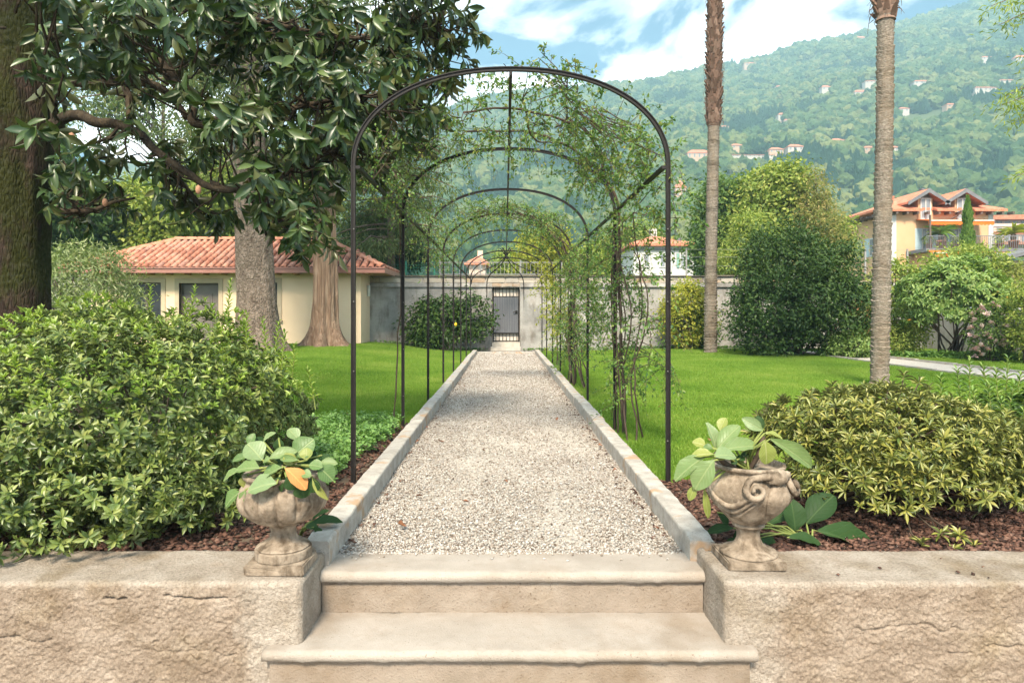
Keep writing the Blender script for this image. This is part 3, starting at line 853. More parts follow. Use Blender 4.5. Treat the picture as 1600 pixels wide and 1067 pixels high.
# side boundary wall on the villa side
w = B()
w.box(13.62, 13.98, 6, WY, -0.1, 1.25); w.prism([(13.62, 1.25), (13.98, 1.25), (13.98, 1.3), (13.8, 1.36), (13.62, 1.3)], 1, 6, WY - 0.1)
tag(part('side_wall', w, m_plast, None), 'low grey boundary wall behind the pink flowering bush', 'wall')

m_iron = solid('black_iron', [(0.007, 0.006, 0.006), (0.016, 0.013, 0.012)], 30, 0.55, 0.2, 200, spec=0.25)
m_panel = solid('gate_panel', [(0.085, 0.088, 0.10), (0.115, 0.118, 0.13)], 3, 0.45, spec=0.5, stretch=(8, 1, 0.5))
m_gateb = solid('gate_boards', [(0.55, 0.48, 0.40), (0.68, 0.62, 0.55)], 5, 0.9, stretch=(6, 1, 0.6))
m_sill = solid('threshold_stone', [(0.36, 0.32, 0.27), (0.5, 0.46, 0.4)], 6, 0.95, 0.6, 50)
gt = thing('garden_gate', 'grey iron gate with a solid ribbed panel between short bars', 'gate', (0.03, WY + 0.12, 0.3))
g0, g1, gy = -0.40, 0.465, WY + 0.12
w = B()
for xx in (g0, g1 - 0.035): w.box(xx, xx + 0.035, gy - .02, gy + .02, 0.28, 2.06)
for z in (0.29, 0.545, 1.74, 2.0): w.box(g0 + 0.036, g1 - 0.036, gy - .016, gy + .016, z, z + 0.03)
part('frame', w, m_iron, gt)
for k in range(10):
    xa = g0 + 0.037 + k * 0.0791
    w = B(); w.box(xa, xa + 0.077, gy - 0.01 - 0.004 * (k % 2), gy + 0.006, 0.58, 1.738)
    part('panel_sheet', w, m_panel, gt)
for k in range(7):
    xx = g0 + 0.09 + k * 0.115
    for z0, z1 in ((0.322, 0.543), (1.772, 2.055)):
        w = B(); w.box(xx, xx + 0.016, gy - .008, gy + .008, z0, z1)
        if z0 > 1: w.lathe([(0.0, 0.0), (0.013, 0.012), (0.0, 0.07)], (xx + .008, gy, z1), 6)
        part('bar', w, m_iron, gt)
w = B(); w.box(g1 - .13, g1 - .055, gy - .035, gy - .012, 1.2, 1.3); w.tube([(g1 - .09, gy - .03, 1.25), (g1 - .09, gy - .07, 1.25), (g1 - .2, gy - .07, 1.25)], 0.012)
part('handle', w, m_iron, gt)
bf = thing('board_fence', 'pale upright boards seen through the bars of the iron gate', 'fence', (0.03, WY + 0.36, 0.28))
for k in range(8):
    w = B(); w.box(-0.42 + k * 0.113, -0.42 + k * 0.113 + 0.108, WY + 0.20, WY + 0.225, 0.28, 2.055)
    part('board', w, m_gateb, bf)
ts = thing('gate_steps', 'two worn stone steps below the iron gate', 'steps', (0.03, WY - 0.2, 0))
w = B(); w.box(-0.46, 0.50, WY - 0.32, WY + 0.1, 0.0, 0.13); part('step', w, m_sill, ts)
w = B(); w.box(-0.42, 0.485, WY - 0.05, WY + 0.34, 0.131, 0.275); part('step', w, m_sill, ts)

# ------------------------------------------------------------------ railing and fences above the wall
m_rail = solid('grey_paint', [(0.17, 0.17, 0.17), (0.23, 0.23, 0.23)], 10, 0.6)
rl = thing('railing', 'grey metal railing with upright bars above the iron gate', 'railing', (0, WY + .7, 2.0))
ry = WY + 0.7
for z in (2.5, 2.9):
    w = B(); w.box(-2.2, 1.9, ry - .015, ry + .015, z, z + .03); part('rail', w, m_rail, rl)
for k in range(33):
    x = -2.15 + k * 0.125
    w = B(); w.box(x, x + .014, ry - .007, ry + .007, 2.531, 2.899); part('bar', w, m_rail, rl)
for x in (-2.2, -0.85, 0.5, 1.87):
    w = B(); w.box(x, x + .05, ry - .045, ry - .016, 2.0, 2.98); part('post', w, m_rail, rl)
m_mesh = solid('green_fence', [(0.02, 0.14, 0.09), (0.03, 0.18, 0.12)], 10, 0.5)
fn = thing('mesh_fence', 'green wire mesh fence behind the tiled building', 'fence', (-6, WY + .8, 2.0))
fy = WY + .8
w = B()
for k in range(60): w.box(-7.5 + k * .09, -7.5 + k * .09 + .006, fy - .003, fy + .003, 2.0, 2.86)
for z in np.arange(2.44, 2.87, 0.1): w.box(-7.5, -2.1, fy + .0035, fy + .009, z, z + .007)
part('wire_mesh', w, m_mesh, fn, False, 'stuff')
for x in (-7.2, -5.3, -4.27, -3.35, -2.4):
    w = B(); w.box(x, x + .05, fy - .06, fy - .01, 2.0, 2.95); w.box(x - .005, x + .055, fy - .065, fy - .005, 2.951, 2.97); part('post', w, m_mesh, fn)
wf = thing('wire_fence', 'thin grey posts and wires standing on the wall near the palms', 'fence', (9, WY + .25, 2.44))
m_galv = solid('galvanised', [(0.22, 0.21, 0.2), (0.3, 0.29, 0.28)], 20, 0.6)
for x in (5.95, 8.9, 11.82, 13.2):
    w = B(); w.box(x - .022, x + .022, WY + .18, WY + .224, 2.0, 3.32); part('post', w, m_galv, wf)
for z in (2.75, 3.05, 3.3):
    w = B(); w.tube([(5.9, WY + .17, z), (13.3, WY + .17, z)], 0.004, 4); part('wire', w, m_galv, wf)

# ------------------------------------------------------------------ pergola
AX, AW, ZS, ZT = 0.04, 1.105, 2.24, 2.925
AY = [4.73 + 2.3 * k for k in range(8)]
pg = thing('iron_pergola', 'black iron rose pergola of eight arches spanning the gravel path', 'pergola', (AX, AY[0], 0))
def arch_pts(n=56):
    th = np.linspace(0, PI, n); e = 2 / 2.15
    x = AW * np.sign(np.cos(th)) * np.abs(np.cos(th)) ** e; z = ZS + (ZT - ZS) * np.abs(np.sin(th)) ** e
    return np.concatenate([[(AW, -0.06), (AW, 1.2)], np.stack([x, z], 1), [(-AW, 1.2), (-AW, -0.06)]])
def ribbon(pts, y0, y1, t0, t1):
    """flat bar that follows a profile in the x-z plane; t0,t1 thickness inwards"""
    p = np.asarray(pts); T = unit(np.gradient(p, axis=0)); N = np.stack([-T[:, 1], T[:, 0]], 1)
    o, i_ = p + N * t0, p + N * t1
    ring = [np.stack([q[:, 0], np.full(len(p), y), q[:, 1]], 1) for q, y in ((o, y0), (o, y1), (i_, y1), (i_, y0))]
    V = np.stack(ring, 1).reshape(-1, 3); n = len(p)
    F = [(i*4+j, i*4+(j+1) % 4, (i+1)*4+(j+1) % 4, (i+1)*4+j) for i in range(n-1) for j in range(4)] + [(3, 2, 1, 0), tuple((n-1)*4+j for j in range(4))]
    return V, F
ap = arch_pts()
b = B(); b.add(*ribbon(ap, -0.014, 0.014, 0.0, 0.007)); b.add(*ribbon(ap, -0.005, 0.005, 0.0075, 0.023)); b.add(*ribbon(ap, -0.014, 0.014, 0.0235, 0.030))
V, F = b.VF()
# pts run from +x over the top to -x, normal points inward
me_arch = mesh_np('arch', V, F); me_arch.materials.append(m_iron)
bl = B(); bl.lathe([(0.0, -0.006), (0.007, -0.004), (0.008, 0.002), (0.004, 0.006)], (0, 0, 0), 7); bl.v[-1] = bl.v[-1] * .7
Vb, Fb = bl.VF(); Vb = Vb[:, [0, 2, 1]]; Vb[:, 1] *= -1
m_bolt = solid('bolt_steel', [(0.10, 0.095, 0.09), (0.16, 0.15, 0.14)], 20, 0.5, metallic=0.3)
me_bolt = mesh_np('bolt', Vb, Fb); me_bolt.materials.append(m_bolt)
for k, y in enumerate(AY):
    o = link('arch', me_arch, None, pg); o.location = (0, y - AY[0], 0)
    if k < 4:
        for s in (-1, 1):
            for z in (0.34, 0.82, 1.3, 1.8):
                q = link('bolt', me_bolt, None, o); q.location = (s * (AW - 0.022), -0.02, z + 0.03 * (k % 2))
def rail(x, z, w_, h_, name):
    w = B(); w.box(AX + x - w_/2, AX + x + w_/2, AY[0] - .01, AY[-1] + .01, z - h_, z); part(name, w, m_iron, pg)
rail(0, ZT - 0.0285, 0.022, 0.03, 'ridge_rail')
rail(-AW + 0.046, ZS, 0.03, 0.022, 'side_rail'); rail(AW - 0.046, ZS, 0.03, 0.022, 'side_rail')
# domed end with ogee ribs
fin = np.array((AX, AY[-1] + 0.25, 3.0))
og = np.array([(1, 0), (.985, .14), (.93, .28), (.80, .42), (.60, .53), (.40, .63), (.24, .74), (.12, .86), (.03, 1.0)])
for px_, py_, foot in ((-AW + .03, AY[-1] + .05, False), (AW - .03, AY[-1] + .05, False), (-0.62, AY[-1] + .95, True), (0.56, AY[-1] + .95, True)):
    a0 = np.array((AX + px_, py_, 2.1))
    pts_ = [fin + (a0 - fin) * np.array((k, k, 0)) for k, _ in og]
    for q, (_, zz_) in zip(pts_, og): q[2] = 2.1 + zz_ * 0.86
    if foot: pts_ = [np.array((a0[0], a0[1], -0.05)), np.array((a0[0], a0[1], 1.2))] + pts_
    w = B(); w.tube(pts_, 0.017, 6); part('ogee_rib', w, m_iron, pg, True)
w = B(); w.lathe([(0.0, -.12), (.03, -.1), (.035, -.02), (.02, 0.02), (.028, .06), (.0, .26)], tuple(fin), 10)
for k in range(6):
    a_ = k * PI / 3
    w.tube([fin + np.array((math.cos(a_) * r, math.sin(a_) * r, z)) for r, z in ((.02, 0), (.1, .1), (.17, .2), (.23, .22), (.25, .15), (.21, .13))], [.014, .014, .012, .01, .008, .005], 5)
part('finial', w, m_iron, pg, True)

# ------------------------------------------------------------------ garden building with tiled roof
m_cream = solid('cream_render', [(0.70, 0.535, 0.36), (0.74, 0.575, 0.40)], 2, 0.9, 0.3, 60)
m_band = solid('window_surround', [(0.42, 0.34, 0.235), (0.46, 0.38, 0.27)], 4, 0.9)
m_frame = solid('brown_frame', [(0.07, 0.055, 0.045), (0.09, 0.07, 0.06)], 4, 0.5)
m_door = solid('brown_door', [(0.13, 0.11, 0.10), (0.16, 0.14, 0.125)], 4, 0.55)
m_glass = glass('window_glass')
m_tile = pieces('terracotta', [(0.20, 0.09, 0.065), (0.34, 0.135, 0.085), (0.44, 0.19, 0.125), (0.50, 0.25, 0.175), (0.28, 0.155, 0.125)], 0.85, 0.3, 60, nz=0.3, nscale=9)
m_under = solid('under_tile', [(0.07, 0.035, 0.028), (0.11, 0.055, 0.04)], 5, 0.95)
m_copper = solid('gutter', [(0.27, 0.12, 0.09), (0.33, 0.155, 0.12)], 5, 0.45, spec=0.5)
m_wood = solid('rafter_wood', [(0.36, 0.2, 0.08), (0.45, 0.27, 0.12)], 6, 0.7, stretch=(1, 6, 6))
gb = thing('garden_building', 'small cream garden building under a hipped terracotta tile roof', 'building', (-8.5, 22.6, 0.25))
bx0, bx1, by0, by1, bzt = -12.6, -4.39, 20.8, 25.0, 2.46
w = B()
ops = [(-11.5, -10.47, 1.0, 2.15), (-9.92, -8.72, 0.25, 2.13), (-7.9, -6.93, 1.0, 2.15)]
xs = [bx0] + [v for o in ops for v in o[:2]] + [bx1]
for i in range(0, len(xs), 2): w.box(xs[i], xs[i + 1], by0, by0 + .3, 0.0, bzt)
for o_ in ops:
    w.box(o_[0], o_[1], by0, by0 + .3, o_[3], bzt)
    if o_[2] > .5: w.box(o_[0], o_[1], by0, by0 + .3, 0.0, o_[2])
w.box(bx0, bx0 + .3, by0 + .301, by1, 0, bzt); w.box(bx1 - .3, bx1, by0 + .301, by1, 0, bzt); w.box(bx0, bx1, by1 + .001, by1 + .2, 0, bzt)
part('wall', w, m_cream, gb)
def opening(o_, door):
    x0, x1, z0, z1 = o_
    w = B(); s = 0.13
    w.box(x0 - s, x0, by0 - .025, by0 + .1, z0, z1 + s); w.box(x1, x1 + s, by0 - .025, by0 + .1, z0, z1 + s); w.box(x0, x1, by0 - .025, by0 + .1, z1, z1 + s)
    part('surround', w, m_band, gb)
    w = B(); f = .06
    w.box(x0, x0 + f, by0 + .12, by0 + .19, z0, z1); w.box(x1 - f, x1, by0 + .12, by0 + .19, z0, z1); w.box(x0 + f, x1 - f, by0 + .12, by0 + .19, z1 - f, z1)
    if door:
        fr = part('door', B().box(x0 + f, x1 - f, by0 + .14, by0 + .18, z0, z1 - f), m_door, gb)
        part('frame', w, m_frame, fr)
        for za, zb in ((z0 + .15, z0 + .75), (z0 + .9, z1 - .3)):
            q = B(); q.box(x0 + .25, x1 - .25, by0 + .125, by0 + .139, za, zb); q.box(x0 + .31, x1 - .31, by0 + .115, by0 + .1245, za + .06, zb - .06); part('panel', q, m_door, fr)
    else:
        xm = (x0 + x1) / 2
        w.box(x0 + f, x1 - f, by0 + .12, by0 + .19, z0, z0 + f); w.box(xm - .05, xm + .05, by0 + .12, by0 + .19, z0 + f, z1 - f)
        fr = part('window', w, m_frame, gb)
        for a_, b_ in ((x0 + f, xm - .05), (xm + .05, x1 - f)):
            part('pane', B().box(a_, b_, by0 + .15, by0 + .158, z0 + f, z1 - f), m_glass, fr)
        q = B(); q.box(x0 - .16, x1 + .16, by0 - .08, by0 + .119, z0 - .05, z0 - .001); part('sill', q, m_band, fr)
opening(ops[0], False); opening(ops[1], True); opening(ops[2], False)
# hip roof: eave rectangle and ridge
ex0, ex1, ey0, ey1, ez = -13.25, -3.62, 20.3, 24.9, 2.56
ry_, rz_ = 22.6, 3.60; rx0, rx1 = ex0 + 2.35, ex1 - 2.25
w = B(); th = 0.09
Vr = [(ex0, ey0, ez), (ex1, ey0, ez), (ex1, ey1, ez), (ex0, ey1, ez), (rx0, ry_, rz_), (rx1, ry_, rz_)]
w.add(Vr + [(a, b_, c - th) for a, b_, c in Vr], [(0, 1, 5, 4), (1, 2, 5), (2, 3, 4, 5), (3, 0, 4), (7, 6, 10, 11), (8, 7, 11), (9, 8, 11, 10), (6, 9, 10), (0, 6, 7, 1), (1, 7, 8, 2), (2, 8, 9, 3), (3, 9, 6, 0)])
rf = part('roof', w, m_under, gb)
w = B(); w.box(ex0, ex1, ey0 - .06, ey0 - .001, ez - .15, ez + 0.0); w.box(ex1 + .001, ex1 + .06, ey0 - .06, ey1, ez - .15, ez); w.box(ex0, ex1 + .06, ey0 - .09, ey0 - .0605, ez - .02, ez + .02)
part('gutter', w, m_copper, rf)
for x in np.arange(ex0 + .3, ex1 - .1, 0.55):
    w = B(); w.box(x, x + .1, ey0 + .02, by0 - .002, ez - .19, ez - .10); part('rafter', w, m_wood, rf)
for k in range(12):
    y0 = ey0 + .03 + k * .3
    w = B(); w.box(bx1 + .002, ex1 - .02, y0, y0 + .28, ez - .14, ez - .105 - .0); part('soffit_board', w, m_wood, rf)
w = B(); w.tube([(bx1 + .06, by0 + .9, 1.75), (bx1 + .06, by0 + .9, 2.1)], .05, 10); part('lamp', w, solid('lamp_white', [(.6, .6, .58), (.65, .65, .62)]), gb, True)
# barrel tiles
def barrel(L, r0, r1, th=0.015, seg=7):
    V = []; F = []
    for y, r in ((0, r0), (L, r1)):
        for rr in (r, r - th):
            for a_ in np.linspace(0, PI, seg): V.append((rr * math.cos(a_), y, rr * math.sin(a_) * 0.85))
    s = seg
    for i in range(s - 1):
        F += [(i, 2*s + i, 2*s + i + 1, i + 1), (s + i, s + i + 1, 3*s + i + 1, 3*s + i), (i, i + 1, s + i + 1, s + i), (2*s + i, 3*s + i, 3*s + i + 1, 2*s + i + 1)]
    return np.array(V), F
slope = math.hypot(ry_ - ey0, rz_ - ez); ang = math.atan2(rz_ - ez, ry_ - ey0)
tv, tf = barrel(0.38, 0.088, 0.072)
me_tile = mesh_np('tile', tv, tf, True); me_tile.materials.append(m_tile)
place = []
rows = 9; dr = (slope + 0.04) / rows
for r in range(rows):
    s0 = -0.05 + r * dr
    y = ey0 + s0 * math.cos(ang); z = ez + s0 * math.sin(ang)
    kx = max(0, (y - ey0) / (ry_ - ey0))
    xa, xb = ex0 + (rx0 - ex0) * kx + .1, ex1 + (rx1 - ex1) * kx - .05
    for c in range(int((ex1 - ex0) / 0.218) + 1):
        x = ex0 + .1 + c * 0.218
        if xa <= x <= xb: place.append((x, y, z, r))
place.sort(key=lambda q: -q[0] - 0.0 * q[3])
front = [q for q in place if 789 + q[0] / q[1] * FX > 150][:300]
rest = [q for q in place if q not in front]
def tile_m(q):
    x, y, z, r = q
    return Matrix.Translation((x, y, z + .01)) @ Matrix.Rotation(ang + 0.035, 4, 'X') @ Matrix.Rotation(rng.normal(0, .02), 4, 'Z')
base = Vector(wl(rf))
for q in front:
    o = link('tile', me_tile, None, rf)
    o.matrix_local = Matrix.Translation(-base) @ tile_m(q)
w = B()
for q in rest:
    m = np.array(tile_m(q)); w.add(tv @ m[:3, :3].T + m[:3, 3], tf)
# tiles of the hip side that faces the path
for r in range(rows):
    s0 = -0.05 + r * dr
    k = max(0, s0 / slope); x = ex1 + (rx1 - ex1) * k + .03; z = ez + (rz_ - ez) * k
    for y in np.arange(ey0 + .1 + (ry_ - ey0) * k, ey1 - (ey1 - ry_) * k, .218):
        m = np.array(Matrix.Translation((x, y, z + .01)) @ Matrix.Rotation(PI / 2, 4, 'Z') @ Matrix.Rotation(math.atan2(rz_ - ez, ex1 - rx1) + .03, 4, 'X'))
        w.add(tv @ m[:3, :3].T + m[:3, 3], tf)
part('tile_field', w, m_tile, rf, True, 'stuff')
m_ridge = pieces('ridge_terracotta', [(0.46, 0.19, 0.115), (0.52, 0.235, 0.15)], 0.8, 0.2, nz=0.4)
rv, rf_ = barrel(0.45, 0.115, 0.098, 0.02)
def ridge_run(a_, b_):
    a_, b_ = np.array(a_), np.array(b_); L = np.linalg.norm(b_ - a_); n = max(1, round(L / 0.4)); d = (b_ - a_) / L
    S = unit(np.cross(d, (0, 0, 1.0))); N = np.cross(S, d)
    for k in range(n):
        o_ = a_ + d * (k * L / n)
        part('ridge_tile', (o_ + rv[:, 0:1] * S + rv[:, 1:2] * d + rv[:, 2:3] * N, rf_), m_ridge, rf, True)
ridge_run((ex0, ey0, ez + .03), (rx0, ry_, rz_ + .03)); ridge_run((ex1, ey0, ez + .03), (rx1, ry_, rz_ + .03)); ridge_run((rx0, ry_, rz_ + .05), (rx1, ry_, rz_ + .05))

# ------------------------------------------------------------------ villa beyond the wall
m_yel = solid('yellow_render', [(0.55, 0.335, 0.19), (0.60, 0.385, 0.23)], 0.8, 0.9)
m_white = solid('white_paint', [(0.47, 0.46, 0.44), (0.53, 0.52, 0.50)], 1.5, 0.8)
m_shut = solid('blue_shutter', [(0.36, 0.46, 0.50), (0.42, 0.52, 0.56)], 2, 0.7)
m_orange = solid('orange_awning', [(0.58, 0.12, 0.012), (0.64, 0.15, 0.02)], 3, 0.8)
def roof_mat(name, cols):
    t = NT(name); c = t.coord()
    wv = t.n('ShaderNodeTexWave', {'Vector': c, 'Scale': 2.2, 'Distortion': 0.3}, bands_direction='X').outputs['Fac']
    p = t.n('ShaderNodeBsdfPrincipled', {'Base Color': t.ramp(t.noise(c, 2.5, 6), even(cols)), 'Roughness': 0.9,
        'Normal': t.n('ShaderNodeBump', {'Height': wv, 'Strength': 0.5, 'Distance': 0.05}).outputs[0]})
    t.t.links.new(p.outputs[0], t.out.inputs[0]); return t.m
m_redroof = roof_mat('red_roof', [(0.40, 0.13, 0.07), (0.50, 0.18, 0.10), (0.56, 0.24, 0.15)])
m_dkwood = solid('dark_eaves', [(0.10, 0.07, 0.06), (0.15, 0.11, 0.09)], 3, 0.8)
m_grey = solid('grey_metal', [(0.12, 0.12, 0.13), (0.17, 0.17, 0.18)], 3, 0.6)
m_clay = solid('clay_pot', [(0.36, 0.15, 0.09), (0.44, 0.20, 0.13)], 3, 0.85)
VY = 47.0; vk = FX / VY
vx = lambda px: (px - 789) / vk
vz = lambda py: H + (489 - py) / vk
VX0, VX1 = vx(1393), vx(1551)
vg = float(hill_z(30, 47)) - 0.3
vl = thing('villa', 'yellow villa with orange roof, two gabled dormers and a balcony', 'villa', (30, 50, vg))
w = B(); w.box(VX0, VX1, VY, VY + 9.5, vg, vz(331)); part('wall', w, m_yel, vl)
for xa, xb in ((1392.5, 1400), (1544, 1551.5)):
    w = B(); w.box(vx(xa), vx(xb), VY - .04, VY - .002, vg, vz(331)); part('corner_band', w, m_white, vl)
# hipped main roof with wide eaves
w = B(); e = 0.6; zt_ = vz(311); ze = vz(328.5); sl = (zt_ + .8 - ze) / 5.15; zf = ze + sl * (e - .1); V0 = [(VX0 - .9, VY - .1, zf), (VX1 + e, VY - .1, zf), (VX1 + e, VY + 10.5, ze), (VX0 - .9, VY + 10.5, ze), (VX0 + 3.2, VY + 3.8, zt_ + .8), (VX1 - 2.6, VY + 3.8, zt_ + .8)]
w.add(V0 + [(a, b_, c - .16) for a, b_, c in V0], [(0, 1, 5, 4), (1, 2, 5), (2, 3, 4, 5), (3, 0, 4), (7, 6, 9, 8), (0, 6, 7, 1), (1, 7, 8, 2), (2, 8, 9, 3), (3, 9, 6, 0)])
vr = part('roof', w, m_redroof, vl)
for xa, xb in ((VX0 - .9, vx(1434)), (vx(1456), vx(1491)), (vx(1514), VX1 + e)):
    w = B(); w.add([(xa, VY - e, ze), (xb, VY - e, ze), (xb, VY - .101, zf), (xa, VY - .101, zf), (xa, VY - e, ze - .16), (xb, VY - e, ze - .16), (xb, VY - .101, zf - .16), (xa, VY - .101, zf - .16)],
        [(0, 1, 2, 3), (7, 6, 5, 4), (0, 4, 5, 1), (1, 5, 6, 2), (2, 6, 7, 3), (3, 7, 4, 0)]); part('eave', w, m_redroof, vr)
for k in range(13):
    x = VX0 - .7 + k * .72
    w = B(); w.box(x, x + .14, VY - e + .05, VY - .003, ze - .34, ze - .165); part('rafter', w, m_dkwood, vr)
for k in range(14):
    y = VY + .1 + k * .75
    w = B(); w.box(VX0 - .85, VX0 - .003, y, y + .14, ze - .34, ze - .165); part('rafter', w, m_dkwood, vr)
w = B(); w.box(vx(1405), vx(1409), VY + 1, VY + 1.3, ze + .3, ze + 1.0); w.box(vx(1404), vx(1410), VY + .95, VY + 1.35, ze + 1.001, ze + 1.15); part('chimney', w, m_clay, vr)
w = B(); w.box(vx(1468), vx(1471), VY + 2, VY + 2.25, ze + .5, ze + 1.75); w.box(vx(1467), vx(1472), VY + 1.95, VY + 2.3, ze + 1.751, ze + 1.85); part('chimney', w, m_grey, vr)
w = B(); w.lathe([(0.0, 0.05), (.18, 0.0), (.34, -.06)], (0, 0, 0), 14); Vd, Fd = w.VF(); Vd = Vd[:, [0, 2, 1]] + np.array((vx(1413), VY + 3, ze + 1.9))
w = B(); w.add(Vd, Fd); w.tube([(vx(1413), VY + 3.05, ze + .8), (vx(1413), VY + 3.05, ze + 1.9)], .03); part('satellite_dish', w, m_white, vr)
def pane_window(parent, x0, x1, z0, z1, y, shutters=True, nm='window', mull=1):
    w = B(); f = .07
    w.box(x0, x0 + f, y - .06, y - .002, z0, z1); w.box(x1 - f, x1, y - .06, y - .002, z0, z1); w.box(x0 + f, x1 - f, y - .06, y - .002, z1 - f, z1); w.box(x0 + f, x1 - f, y - .06, y - .002, z0, z0 + f)
    for k in range(mull):
        xm = x0 + (x1 - x0) * (k + 1) / (mull + 1); w.box(xm - .03, xm + .03, y - .058, y - .003, z0 + f, z1 - f)
    fr = part(nm, w, m_white, parent)
    part('pane', B().box(x0 + f, x1 - f, y - .03, y - .004, z0 + f, z1 - f), m_paneg, fr)
    if shutters:
        for a_, b_ in ((x0 - .46, x0 - .02), (x1 + .02, x1 + .46)):
            q = B(); q.box(a_, b_, y - .05, y - .002, z0, z1)
            for z in np.arange(z0 + .1, z1 - .1, .14): q.box(a_ + .06, b_ - .06, y - .065, y - .051, z, z + .08)
            part('shutter', q, m_shut, fr)
    return fr
m_paneg = solid('curtained_glass', [(0.16, 0.17, 0.19), (0.26, 0.27, 0.29)], 1.2, 0.25, spec=0.6)
for (a_, b_, pk) in ((1434, 1456, 1449), (1491, 1514, 1507)):
    x0, x1 = vx(a_), vx(b_); pkx = (x0 + x1) / 2
    w = B(); w.box(x0, x1, VY - .05, VY + 3.0, ze - .9, vz(310)); dm = part('dormer', w, m_yel, vl)
    z_e, z_p = vz(309), vz(296.5); ov = .95
    q = B(); y0 = VY - 0.5; y1 = VY + 4.2
    Vq = [(x0 - ov, y0, z_e - .35), (pkx, y0, z_p), (x1 + ov, y0, z_e - .35), (x0 - ov, y1, z_e - .35), (pkx, y1, z_p), (x1 + ov, y1, z_e - .35)]
    q.add(Vq + [(a, b2, c - .15) for a, b2, c in Vq], [(0, 1, 4, 3), (1, 2, 5, 4), (6, 9, 10, 7), (7, 10, 11, 8), (0, 3, 9, 6), (2, 8, 11, 5)])
    part('dormer_roof', q, m_redroof, dm)
    q = B(); q.add([(x0 - ov, y0 - .03, z_e - .36), (pkx, y0 - .03, z_p + .01), (x1 + ov, y0 - .03, z_e - .36), (x1 + ov, y0 - .03, z_e - .60), (pkx, y0 - .03, z_p - .28), (x0 - ov, y0 - .03, z_e - .60)] + [(x0 - ov, y0 - .001, z_e - .36), (pkx, y0 - .001, z_p + .01), (x1 + ov, y0 - .001, z_e - .36), (x1 + ov, y0 - .001, z_e - .60), (pkx, y0 - .001, z_p - .28), (x0 - ov, y0 - .001, z_e - .60)],
        [(0, 1, 4, 5), (1, 2, 3, 4), (6, 11, 10, 7), (7, 10, 9, 8), (0, 6, 7, 1), (1, 7, 8, 2), (5, 4, 10, 11), (4, 3, 9, 10)])
    part('barge_board', q, m_grey, dm)
    q = B(); q.add([(x0, VY - .051, vz(310)), (x1, VY - .051, vz(310)), (pkx, VY - .051, z_p - .25)], [(0, 1, 2)]); q.box(pkx - .05, pkx + .05, y0 + .1, VY, z_p - .35, z_p - .2); part('gable', q, m_dkwood, dm)
    pane_window(vl, x0 + .12, x1 - .12, vz(343), vz(310), VY - .06, False)
# ground floor, balcony, doors
zb = vz(393)
for (a_, b_, s_) in ((1440, 1455, True), (1490, 1504, True)): pane_window(vl, vx(a_), vx(b_), zb + .02, vz(357), VY, s_, 'balcony_door')
w = B(); w.box(vx(1415), vx(1567), VY - 2.3, VY - .003, zb - .22, zb); bal = part('balcony', w, m_grey, vl)
w = B(); w.box(vx(1415), vx(1567), VY - 2.3, VY - 2.26, zb + .78, zb + .83); part('rail', w, m_grey, bal)
for k in range(52):
    x = vx(1415) + k * (vx(1567) - vx(1415)) / 51
    w = B(); w.box(x - .012, x + .012, VY - 2.295, VY - 2.265, zb + .001, zb + .779); part('baluster', w, m_grey, bal)
w = B(); w.box(vx(1427), vx(1530), VY - 2.0, VY - .004, vg, zb - .221); part('lower_wall', w, m_yel, vl)
pane_window(vl, vx(1459), vx(1485), vz(423), vz(404), VY - 2.0, False)
pane_window(vl, vx(1425) + .25, vx(1436), vz(426), vz(408), VY - 2.0, False)
def awning(x0, x1, yb, yf, zb_, zf_, name, label=None):
    w = B(); n = 18
    w.add([(x0, yb, zb_), (x1, yb, zb_), (x1, yf, zf_), (x0, yf, zf_), (x0, yb, zb_ + .04), (x1, yb, zb_ + .04), (x1, yf, zf_ + .04), (x0, yf, zf_ + .04)], [(0, 3, 2, 1), (4, 5, 6, 7), (0, 1, 5, 4), (1, 2, 6, 5), (2, 3, 7, 6), (3, 0, 4, 7)])
    a_ = part(name, w, m_orange, vl)
    xs_ = np.linspace(x0, x1, n * 4 + 1)
    q = B(); G = np.array([[(x, yf - .01, zf_ - .02) for x in xs_], [(x, yf - .015, zf_ - .24 - .07 * abs(math.sin(PI * i / 4))) for i, x in enumerate(xs_)]])
    q.grid(G); q.grid(G[::-1] + np.array((0, .012, 0))); part('valance', q, m_orange, a_)
    q = B(); q.box(x0 + .01, x1 - .01, yf - .05, yf - .012, zf_ - .03, zf_ + .05); part('front_bar', q, m_white, a_)
awning(vx(1430), vx(1529), VY - .05, VY - 1.5, vz(344), vz(349.5), 'awning')
awning(vx(1416), vx(1442), VY - 2.31, VY - 2.9, vz(397), vz(401), 'awning')
awning(vx(1460), vx(1545), VY - 2.02, VY - 2.5, vz(398), vz(401), 'awning')
w = B(); w.box(vx(1422), vx(1424), VY - 2.2, VY - 2.1, zb + .001, vz(343)); part('awning_post', w, m_dkwood, vl)
w = B(); w.tube([(vx(1484), VY - 1.2, ze - .2), (vx(1484), VY - .8, ze - .5), (vx(1474), VY - .06, ze - .9), (vx(1474), VY - .06, vz(344))], .05); part('drainpipe', w, m_dkwood, vl)
# side face windows (facing the garden path)
for ya, yb_ in ((48.6, 49.8), (51.4, 52.9)):
    w = B(); x = VX0 - .05; z0, z1 = vz(396), vz(366)
    w.box(x, VX0 - .002, ya, yb_, z0, z1); fr = part('window', w, m_white, vl)
    part('pane', B().box(x - .01, x - .001, ya + .12, yb_ - .12, z0 + .1, z1 - .1), m_paneg, fr)
    for a_, b_ in ((ya - .6, ya - .03), (yb_ + .03, yb_ + .6)): part('shutter', B().box(x - .02, VX0 - .002, a_, b_, z0, z1), m_shut, fr)

